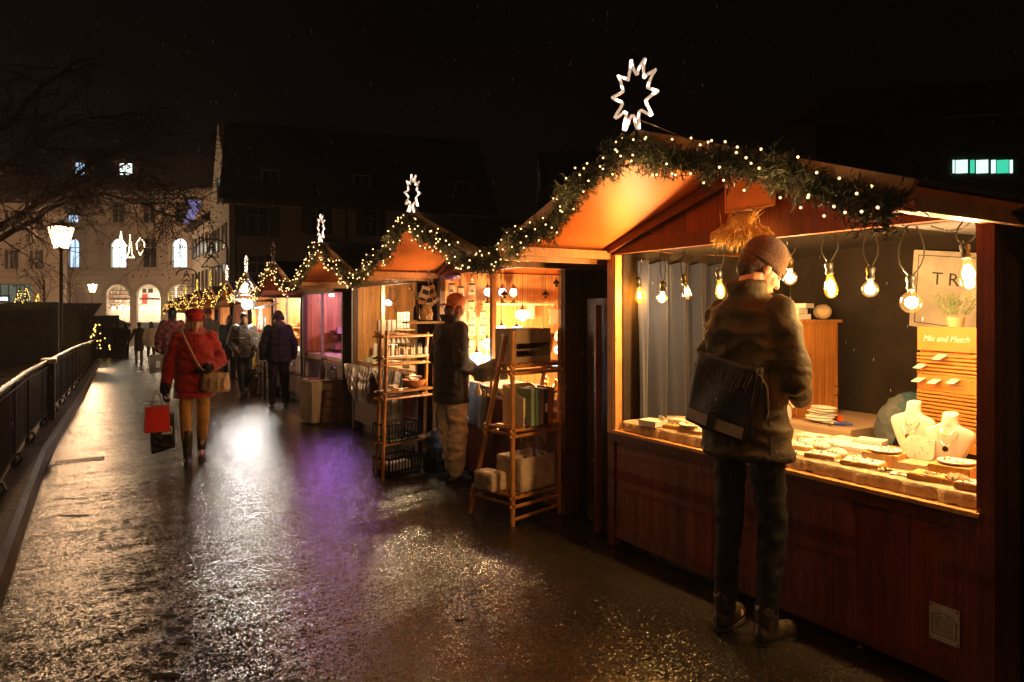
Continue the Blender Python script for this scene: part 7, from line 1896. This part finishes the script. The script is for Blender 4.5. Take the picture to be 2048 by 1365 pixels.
# cream building at the far left with shuttered windows
F2 = Facade('shuttered_house', 'pale house with dark shutters at the far left behind the bare tree', 'building', -60, 62, 4, -2.1, (108 + 60) * 62 / 1400 + .6, 13, stucco)
kk = 62 / 1400; X2 = lambda px: (px + 60) * kk; Z2 = lambda py: EYE - (py - 620) * kk + 2.1
w2 = [(14, 26), (62, 74), (-40, -26)]
for a, b in w2: F2.hole(X2(a), X2(b), Z2(538), Z2(500)); F2.hole(X2(a), X2(b), Z2(455), Z2(420))
F2.hole(X2(-5), X2(58), Z2(606), Z2(568)); F2.build()
for a, b in w2: F2.window(X2(a), X2(b), Z2(538), Z2(500), sh=True); F2.window(X2(a), X2(b), Z2(455), Z2(420), sh=True)
F2.window(X2(-5), X2(58), Z2(606), Z2(568), glassm=emit('dim_shop_window', (.30, .36, .25), .12), bars=(3, 0), surround=False)
q = MB(); [q.box(0, X2(108), -.15, -.001, Z2(py), Z2(py) + .2) for py in (545, 556)]; q.build('string_course', stuc2, F2.r)
MB().prism([(-.3, -.5, 13), (-.3, 8, 13), (-.3, 5, 16.5)], (X2(108) + .6, 0, 0)).build('roof', rooft, F2.r)
t = thing('lit_shop_sign', 'blue white lit sign with the letters om at the far left edge', 'sign', P(3, 597, 60.5), -PHI + R(4))
MB().box(-1.0, .65, .05, .12, -.30, .30).build('sign_box', shut, t)
textmesh('lettering', 'com', .62, emit('sign_letter_glow', (.45, .80, 1), 3), frame4((-.05, .03, 0), (1, 0, 0), (0, 0, 1)), t, ext=.02)

# tall gabled building with the dark facade, right of the street end
gd = Vector((-.5886, 0, 1)).normalized()
def camv(Xc, Z, z=0): q = RT * Xc + FW * Z; return Vector((q.x, q.y, z))
c0 = camv(-16.17, 40); cL = camv(-16.17 - .5886 * 7.3, 47.3); gnd = -1.3
gdir = (cL - c0).normalized(); gw = (cL - c0).length
gbld = thing('gabled_house', 'large dark house with a pale gable wall facing the street and rows of shuttered windows', 'building', (c0.x, c0.y, gnd), math.atan2(gdir.y, gdir.x))
# gable wall (runs along local +x from the corner), thickness towards -y side away from street
eh = 8.75; ph_ = 14.4
nrm_s = -1
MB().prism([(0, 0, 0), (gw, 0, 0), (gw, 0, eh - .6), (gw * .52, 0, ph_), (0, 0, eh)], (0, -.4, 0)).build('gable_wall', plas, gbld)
def gwin(x0, x1, z0, z1, sh=True):
    q = MB(); q.box(x0, x1, .002, .03, z0, z1); w_ = q.build('window', shut, gbld); q = MB(); q.box(x0 + .08, x1 - .08, .031, .045, z0 + .08, z1 - .08); q.build('pane', wdark, w_)
    if sh:
        for xa in (x0 - .5, x1 + .02): MB().box(xa, xa + .48, .002, .06, z0, z1).build('shutter', shut, w_)
for x in (1.2, 4.2, 6.8):
    for z in (1.2, 4.0, 6.3): gwin(x, x + .9, z, z + 1.5)
gwin(3.2, 4.0, 9.3, 10.9)
# long facade to the right
fa = math.atan2(*(camv(4216, 1400) - camv(0, 0)).yx) 
fdir = (RT * .949 + FW * .315).normalized(); fl_ = 15.5; fang = math.atan2(fdir.y, fdir.x)
lf = bpy.data.objects.new('street_front', None)
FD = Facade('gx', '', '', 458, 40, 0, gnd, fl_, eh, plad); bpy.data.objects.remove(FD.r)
hold = MB()
M_ = Matrix.Rotation(fang - gbld.rotation_euler[2], 4, 'Z')
class Sub: pass
sub = bpy.data.objects.new('long_front', None)
def fx(px, py, Zg=41):  # local along facade from pixel
    rx, ry = ray(px); # intersect ray with facade line
    A_ = c0.xy; d_ = fdir.xy; den = rx * d_.y - ry * d_.x; s_ = (A_.x * ry - A_.y * rx) / den * -1
    # solve A + d*s = r*Z
    s_ = (A_.y * rx - A_.x * ry) / (d_.x * ry - d_.y * rx); Zz = (A_.x + d_.x * s_) / rx
    return s_, EYE - (py - 620) * Zz / 1400 - gnd
def tl(v): return M_ @ Vector(v)
wins = [(492, 505, 538, 545 + 0, 412, 474), (618, 418, 646, 0, 412, 452), (733, 0, 752, 0, 420, 470), (850, 0, 872, 0, 420, 470)]
holes = []
for (a, b, y0, y1) in ((495, 537, 412, 474), (619, 648, 414, 470), (728, 756, 420, 475), (852, 880, 424, 478), (498, 530, 510, 560), (622, 650, 515, 560)):
    xa, z1 = fx(a, y0); xb, z0 = fx(b, y1); holes.append((xa, xb, max(.3, z0), z1))
FD.r = gbld; FD.holes = [(a, b, c, d, False) for a, b, c, d in holes]
old = MB.build
def build_t(self, name, mats, parent=None, smooth=False, fix=True):
    self.v = [tuple(M_ @ Vector(v)) for v in self.v] if parent is gbld or (parent is not None and parent.parent is gbld) else self.v
    return old(self, name, mats, parent, smooth, fix)
MB.build = build_t
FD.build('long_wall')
for a, b, c, d, _ in FD.holes: FD.window(a, b, c, d, sh=True, bars=(1, 1))
q = MB(); q.box(-.3, fl_ + .4, -.5, .0, eh + .01, eh + .25); q.build('eaves', shut, gbld)
rh = ph_ - eh
MB().prism([(-.5, -.55, eh + .25), (-.5, 8.4, eh + .25), (-.5, 4.2, ph_ + .1)], (fl_ + .9, 0, 0)).build('roof', rooft, gbld)
for px in (540, 725, 930):
    s_, z = fx(px, 345); q = MB(); q.box(s_ - .7, s_ + .7, .6, 3.6, eh + .9, eh + 2.4); q.prism([(s_ - .85, .5, eh + 2.4), (s_ + .85, .5, eh + 2.4), (s_, .5, eh + 3.1)], (0, 3, 0)); d_ = q.build('dormer', rooft, gbld)
    q = MB(); q.box(s_ - .5, s_ + .5, .56, .598, eh + 1.0, eh + 2.25); w_ = q.build('dormer_window', wfr, d_)
    q = MB(); q.box(s_ - .42, s_ - .03, .54, .559, eh + 1.1, eh + 2.15); q.box(s_ + .03, s_ + .42, .54, .559, eh + 1.1, eh + 2.15); q.build('pane', wdark, d_)
s_, z = fx(700, 300)
for a_ in (fx(458, 0)[0] + .35, fx(692, 0)[0]): MB().cyl((a_, -.1, 0), (a_, -.1, eh), .07, n=8).build('drain_pipe', iron, gbld)
MB.build = old
# narrow houses further along the same side
fh = thing('row_house', 'pale row of houses with dark windows seen edge on beyond the gable', 'building', (cL.x, cL.y, -1.5), math.atan2(gdir.y, gdir.x) + R(1.0))
MB().box(.05, 9, -.4, -.02, 0, 9.0).build('wall', plas, fh); MB().box(-.1, 9.2, -4, .5, 9.0, 9.3).build('eaves', shut, fh)
MB().prism([(.05, .3, 9.3), (.05, -6, 9.3), (.05, -3, 12.2)], (9, 0, 0)).build('roof', rooft, fh)
for x in (.8, 2.6, 4.4, 6.2, 7.8):
    for z in (1.5, 4.2, 6.8):
        q = MB(); q.box(x, x + .9, -.018, .03, z, z + 1.5); w_ = q.build('window', shut, fh); q = MB(); q.box(x + .08, x + .82, .031, .045, z + .08, z + 1.42); q.build('pane', wdark, w_)
t = thing('self_lit_eaves_soffit', 'projecting roof underside above the far houses, violet light put in as own glow', 'roof soffit', P(382, 428, 55), 0)
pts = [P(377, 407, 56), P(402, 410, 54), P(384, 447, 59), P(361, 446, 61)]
g = MB(); g.prism([p - Vector(t.location) for p in pts], (0, 0, .3)); g.build('soffit_board', emit('soffit_painted_glow', (.40, .34, .75), .22), t)  # violet light falling on the board is put in as emission
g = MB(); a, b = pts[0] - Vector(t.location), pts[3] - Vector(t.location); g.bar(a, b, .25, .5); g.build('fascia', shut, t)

# low dark building with green lit windows above the first stall's roof
t = thing('hall_building', 'dark hall with a strip of green white lit windows above the nearest roof', 'building', P(1560, 620, 26), -PHI + R(-14))
T0 = P(1560, 620, 26)
hw_ = 16
def hz_(py, Z=26): return EYE - (py - 620) * Z / 1400
MB().box(1.2, hw_, 0, .3, -3, hz_(255) - EYE).build('wall', mat('black_brown_wall', (.03, .022, .018), .9), t)
MB().prism([(0, -.4, hz_(258) - EYE), (1.9, -.4, hz_(202) - EYE + .1), (hw_, -.4, hz_(202) - EYE + .1), (hw_, -.4, hz_(258) - EYE)], (0, 7, 0)).build('roof', rooft, t)
MB().prism([(-.6, -.3, -3), (1.19, -.3, -3), (1.19, -.3, hz_(262) - EYE), (.9, -.3, hz_(205) - EYE), (-.2, -.3, hz_(300) - EYE)], (0, .3, 0)).build('side_wall', mat('dim_brown_wall', (.07, .05, .035), .9), t)
for k, (a, b, m_) in enumerate(((1905, 1908, 'w'), (1911, 1934, 'w'), (1940, 1948, 'g'), (1952, 1975, 'w'), (1982, 1990, 'w'), (1993, 2016, 'g'), (2019, 2024, 'w'))):
    # spread along the wall at its own distance
    hd = (math.cos(-PHI + R(-14)), math.sin(-PHI + R(-14)))
    def along(px): rx, ry = ray(px); return (T0.y * rx - T0.x * ry) / (hd[0] * ry - hd[1] * rx)
    xa, xb = along(a), along(b); Zw = (T0.x + hd[0] * (xa + xb) / 2) / ray((a + b) / 2)[0]
    q = MB(); q.box(xa, xb, -.06, -.01, hz_(347, Zw) - EYE, hz_(321, Zw) - EYE); q.build('lit_window', emit('hall_window_white', (.55, .85, .72), .6) if m_ == 'w' else emit('hall_window_green', (.05, .62, .38), .4), t)

# market tents / huts behind the railing on the left
hutm = mat('dark_tent_canvas', (.12, .115, .12), .8, var=.2, vscale=2); hutw = mat('dark_hut_wall', (.07, .055, .04), .85, var=.3, vscale=3)
for k, (x0, x1, Z, ye, yr, yb, lb, m_) in enumerate(((-40, 92, 33, 622, 606, 690, 'long dark market tent at the far left edge behind the railing', hutm), (60, 178, 36, 632, 608, 690, 'dark peaked market hut behind the large street lamp', hutw))):
    p = P(x0, 620, Z); g0 = P(0, yb, Z).z - 1.2; w_ = (x1 - x0) * Z / 1400; h = P(0, ye, Z).z - g0; hr = P(0, yr, Z).z - g0
    t = thing('market_tent', lb, 'market tent', (p.x, p.y, g0), -PHI + R(5))
    MB().box(0, w_, 0, 3, 0, h).build('tent_wall', m_, t)
    MB().prism([(-.25, -.3, h + .003), (w_ + .25, -.3, h + .003), (w_ - .2, 1.5, hr), (.5, 1.5, hr)], (0, 0, .05)).build('roof', hutm, t)
t = thing('market_tent', 'small white edged market tent right of the dark hut', 'market tent', P(172, 640, 38), -PHI + R(5))
g = MB(); g.prism([(0, 0, .25), (0, 0, .0), (1.25, 0, -.42), (1.25, 0, -.28)], (0, 2.5, 0)); g.build('roof', mat('pale_tent_canvas', (.30, .25, .22), .8), t); MB().box(.05, 1.15, .1, 2.4, -3, -.45).build('tent_wall', hutw, t)
# little lit trees
def lit_tree(p, h, lb, r_, col=lampem2, nb=26, rb=.02):
    t = thing('fairy_lit_tree', lb, 'tree', p, group='small fairy lit trees'); MB().cyl((0, 0, 0), (0, 0, h), .03, .01).build('trunk', darkwood, t)
    g = MB(); rr = random.Random(int(p.x * 100))
    for k in range(360):
        z = h * (.25 + .75 * rr.random()); ra = (h * 1.05 - z) * r_ * math.sqrt(rr.random()); a = rr.uniform(0, 6.28); c = Vector((ra * math.cos(a), ra * math.sin(a), z)); d = Vector((math.cos(a), math.sin(a), -.2)) * .13 * h / 2; s_ = Vector((-math.sin(a), math.cos(a), .2)) * .02; g.add([c - s_, c + s_, c + d], [(0, 1, 2)])
    g.build('crown', needle, t, fix=False)
    me = bulbmesh(rb, col, ('t', rb))
    for k in range(nb): z = h * (.2 + .78 * rr.random()); ra = (h * 1.05 - z) * r_ * 1.05; a = rr.uniform(0, 6.28); o = bpy.data.objects.new('light_bulb', me); COL.objects.link(o); o.parent = t; o.location = (ra * math.cos(a), ra * math.sin(a), z)
for px, py, Z, h, lb in ((40, 615, 34, 1.0, 'small lit tree left of the pair above the dark tent'), (53, 613, 34, .9, 'small lit tree right of the pair above the dark tent'), (76, 607, 34, .45, 'tiny lit tree right of the lit pair')):
    lit_tree(P(px, py, Z), h, lb, .25, lampem2, 18, .018)
p = P(196, 706, 35.5); p.z = gz(p.y); lit_tree(p, 1.9, 'dark tree wound with yellow lights at the end of the railing', .35, lampem2, 30, .03)
# dark metal fir-tree ornaments on arched hangers
def fir_sign(p, s_, lb, ph):
    t = thing('fir_shaped_ornament', lb, 'ornament', p, -PHI, group='arched iron fir ornaments')
    g = MB()
    for k, (w0, z0, z1) in enumerate(((.16, .50, .30), (.26, .36, .02), (.36, .08, -.36))):
        g.tube([(0, 0, z0 * s_ * 1.2), (-w0 * s_ * 1.1, 0, z1 * s_), (w0 * s_ * 1.1, 0, z1 * s_), (0, 0, z0 * s_ * 1.2)], .035 * s_, 5)
    g.tube([(.62 * s_ * math.cos(a * .2618), 0, .34 * s_ + .40 * s_ * math.sin(a * .2618)) for a in range(13)], .035 * s_, 5); g.build('fir_outline', iron, t)
    MB().cyl((.62 * s_, 0, .34 * s_), (.62 * s_, 0, -ph), .05 * s_, n=8).build('pole', iron, t)
fir_sign(P(423, 516, 26), .95, 'larger dark iron fir ornament on an arched pole before the gable', 4.5)
fir_sign(P(373, 562, 33), .78, 'smaller dark iron fir ornament in front of the arcade', 4.5)
# shooting star lights across the street
ms = emit('motif_lights', (1, .80, .42), 8)
for px, py, k, lb in ((242, 492, 0, 'star shaped light motif in front of the left lit arched window'), (260, 492, 1, 'tall comet shaped light motif hanging over the square'), (281, 492, 2, 'diamond shaped light motif right of the comet')):
    t = thing('light_motif', lb, 'light motif', P(px, py, 60), -PHI, group='hanging light motifs over the square')
    g = MB()
    outl = [[(0, 1.2), (.15, .3), (.5, 0), (.15, -.3), (0, -.7), (-.15, -.3), (-.5, 0), (-.15, .3), (0, 1.2)], [(0, .9), (.12, 0), (.15, -.7), (.35, -1), (-.3, -1), (-.12, -.6), (-.05, 0), (0, .9)], [(0, .7), (.35, .2), (.3, -.3), (0, -.8), (-.3, -.3), (-.35, .2), (0, .7)]][k]
    for a, b in zip(outl, outl[1:]):
        for j in range(5): x, z = a[0] + (b[0] - a[0]) * j / 5, a[1] + (b[1] - a[1]) * j / 5; g.ell((x, 0, z), .035, 6, 4)
    g.build('bulb_chain', ms, t); g = MB(); g.tube([(a, .03, b) for a, b in outl], .02, 4); g.tube([(0, .03, outl[0][1]), (0, .03, 5)], .012, 4); g.build('wire_frame', iron, t)

# ================================================================== bare plane tree at the left
bark = mat('plane_tree_bark', (.075, .042, .028), .9, var=.4, vscale=8, bump=.6, bscale=30)
tr = thing('bare_tree', 'big bare plane tree reaching over the lamp from the left, with drooping twigs', 'tree', (-2.9, 15.8, -2.5))
T = Vector((-2.9, 15.8, -2.5)); rt = random.Random(21)
g = MB(); g.tube([Vector((0, 0, 0)), Vector((.05, .1, 1.5)), Vector((.1, .2, 3.0)), Vector((.1, .3, 4.3))], [.30, .25, .22, .20], 12); g.build('trunk', bark, tr, smooth=True)
g = MB(); sb_ = MB()
def limb(pts, r0, r1): 
    n = len(pts); g.tube(pts, [r0 + (r1 - r0) * k / (n - 1) for k in range(n)], 8 if r0 > .04 else 5)
def grow(p, d, ln, r0, depth, droop):
    pts = [p]; q = Vector(p); dd = Vector(d).normalized(); n = 6
    for k in range(n):
        dd = (dd + Vector((rt.gauss(0, .17), rt.gauss(0, .17), rt.gauss(0, .15) - droop)) ).normalized(); q = q + dd * ln / n; pts.append(Vector(q))
    limb(pts, r0, r0 * .45)
    if depth > 0:
        nb = 5 if depth > 1 else 5
        for k in range(nb):
            j = 1 + int(rt.random() * (n - 0.01)); b = pts[min(j, n)]; nd = (dd * .5 + Vector((rt.gauss(0, .7), rt.gauss(0, .7), rt.gauss(0, .5)))).normalized()
            grow(b, nd, ln * rt.uniform(.42, .68), r0 * .5, depth - 1, droop + .035)
    elif rt.random() < .3:
        sb_.ell(pts[-1] + Vector((0, 0, -.03)), .022, 6, 4)
# main limbs traced at the tree's own distance
mains = [([(-60, 480, 17), (30, 440, 17), (110, 392, 17.2), (170, 368, 17.4), (230, 362, 17.8), (300, 352, 18)], .13, .03),
         ([(-60, 505, 16.5), (30, 462, 16.6), (90, 425, 16.8), (140, 395, 17), (215, 392, 17.4), (290, 410, 17.8), (340, 440, 18)], .08, .015),
         ([(-60, 380, 17), (20, 330, 17), (90, 270, 17), (180, 235, 17.4), (290, 230, 18)], .12, .025),
         ([(-60, 300, 16), (20, 250, 16), (80, 180, 16.4), (160, 120, 17)], .10, .02),
         ([(110, 392, 17.2), (180, 330, 17.4), (250, 290, 18), (340, 270, 18.4), (410, 280, 19)], .06, .012),
         ([(60, 290, 17), (120, 300, 17.2), (200, 300, 17.6), (270, 320, 18)], .05, .012),
         ([(230, 362, 17.8), (280, 378, 18), (330, 385, 18.2), (390, 405, 18.6)], .03, .008)]
for pl_i, r0, r1 in mains:
    pts = [P(*a) - T for a in pl_i]; fine = []
    for a, b in zip(pts, pts[1:]):
        for k in range(3): fine.append(a.lerp(b, k / 3) + Vector((rt.gauss(0, .025), rt.gauss(0, .025), rt.gauss(0, .03))))
    fine.append(pts[-1]); limb(fine, r0, r1)
    for k in range(2, len(fine)):
        for z in range(2):
            d = (fine[k] - fine[k - 1]).normalized(); nd = (d * .7 + Vector((rt.gauss(0, .5), rt.gauss(0, .5), rt.gauss(0, .6)))).normalized()
            grow(fine[k], nd, rt.uniform(.7, 1.6), max(.012, r0 * .22), 2, .05)
j0 = [P(-60, 480, 17) - T, P(-60, 380, 17) - T, P(-60, 300, 16) - T]
for j in j0: limb([Vector((.1, .3, 4.2)), (Vector((.1, .3, 4.2)) + j) / 2 + Vector((0, 0, -.1)), j], .18, .12)
g.build('branches', bark, tr); sb_.build('seed_balls', bark, tr)
for px, py, Z, lb in ((88, 600, 44, 'slender bare tree in front of the shuttered house'), (140, 600, 46, 'slender bare tree between the street lamp and the arcade')):
    p = P(px, 640, Z); t = thing('young_bare_tree', lb, 'tree', (p.x, p.y, gz(45))); g = MB(); sb_ = MB(); z = P(0, 560, Z).z - gz(45); g.tube([(0, 0, 0), (.03, 0, z * .5), (0, .05, z)], [.09, .07, .05], 8); g.build('trunk', bark, t); g = MB()
    for k in range(9): grow(Vector((0, 0, z * (.6 + .05 * k))), Vector((rt.gauss(0, .5), rt.gauss(0, .5), 1)), 1.7, .03, 1, -.06)
    g.build('branches', bark, t)
# drizzle haze that carries the glow round the lamps
hz = MB().box(-155, 155, -12, 262, -9, 24).build('haze', None or newmat('drizzle_haze')[0]); tag(hz, 'thin drizzle haze over the whole street', 'haze', kind='stuff')
nt_ = MATS['drizzle_haze'].node_tree; pv = N(nt_, 'ShaderNodeVolumePrincipled'); pv.inputs['Density'].default_value = .0008; pv.inputs['Color'].default_value = (.9, .9, .92, 1); pv.inputs['Anisotropy'].default_value = .6
L(nt_, pv.outputs[0], [n for n in nt_.nodes if n.type == 'OUTPUT_MATERIAL'][0].inputs['Volume'])
for k, (px, py, a, lb) in enumerate(((1297, 1320, .05, 'pale straw on the wet asphalt at the bottom middle'), (1150, 1225, .04, 'short straw on the asphalt left of the boots'), (1720, 1303, .02, 'small yellow leaf by the stall plinth'), (748, 1083, .018, 'pale leaf scrap in the middle of the street'), (830, 1100, .03, 'pale wet leaf streak right of the street middle'), (920, 1236, .028, 'dark wet leaf in the foreground asphalt'))):
    p = atz(px, py, gz(2.5)); p.z = gz(p.y) + .004
    t = thing('fallen_leaf', lb, 'leaf', p, k * .9); g = MB(); g.grid(lambda u, v: (a * (u - .5), a * (.18 if k in (0, 1) else .5) * (v - .5) * math.sin(math.pi * (.08 + .84 * u)), .006 * math.sin(3 * u + 2 * v)), 7, 4)
    g.build('leaf_blade', mat('straw_yellow', (.5, .38, .15), .6) if k < 5 else mat('dark_leaf', (.03, .018, .01), .3), t); MB().tube([(-a * .5, 0, .003), (-a * .75, a * .06, .004)], .0008, 4).build('leaf_stem', MATS['straw_yellow'], t)
g = MB(); rr = random.Random(77)
for k in range(520):
    Z = rr.uniform(2.2, 11); p = RT * (rr.uniform(-.72, .72) * Z) + FW * Z + Vector((0, 0, rr.uniform(.9, 1.45 + .45 * Z)))
    g.tube([p, p + Vector((.003, .002, -.010 - .0012 * Z))], .0006 + .00012 * Z, 3)
tag(g.build('rain', mat('rain_water', (.8, .8, .8), .2), fix=False), 'fine falling drizzle caught in the lights', 'rain', kind='stuff')
# hidden far backdrop so the street does not end in nothing
bk = thing('far_houses', 'dark unlit houses behind the market stalls, barely visible at night', 'building', camv(4, 34, -1.0), -PHI)
MB().box(-2.2, 9, 0, .4, 0, 8.4).build('wall', mat('night_wall', (.05, .04, .032), .9, var=.3, vscale=.4), bk); MB().prism([(-2.6, -.5, 8.41), (-2.6, 7, 8.41), (-2.6, 4, 11)], (12, 0, 0)).build('roof', rooft, bk)
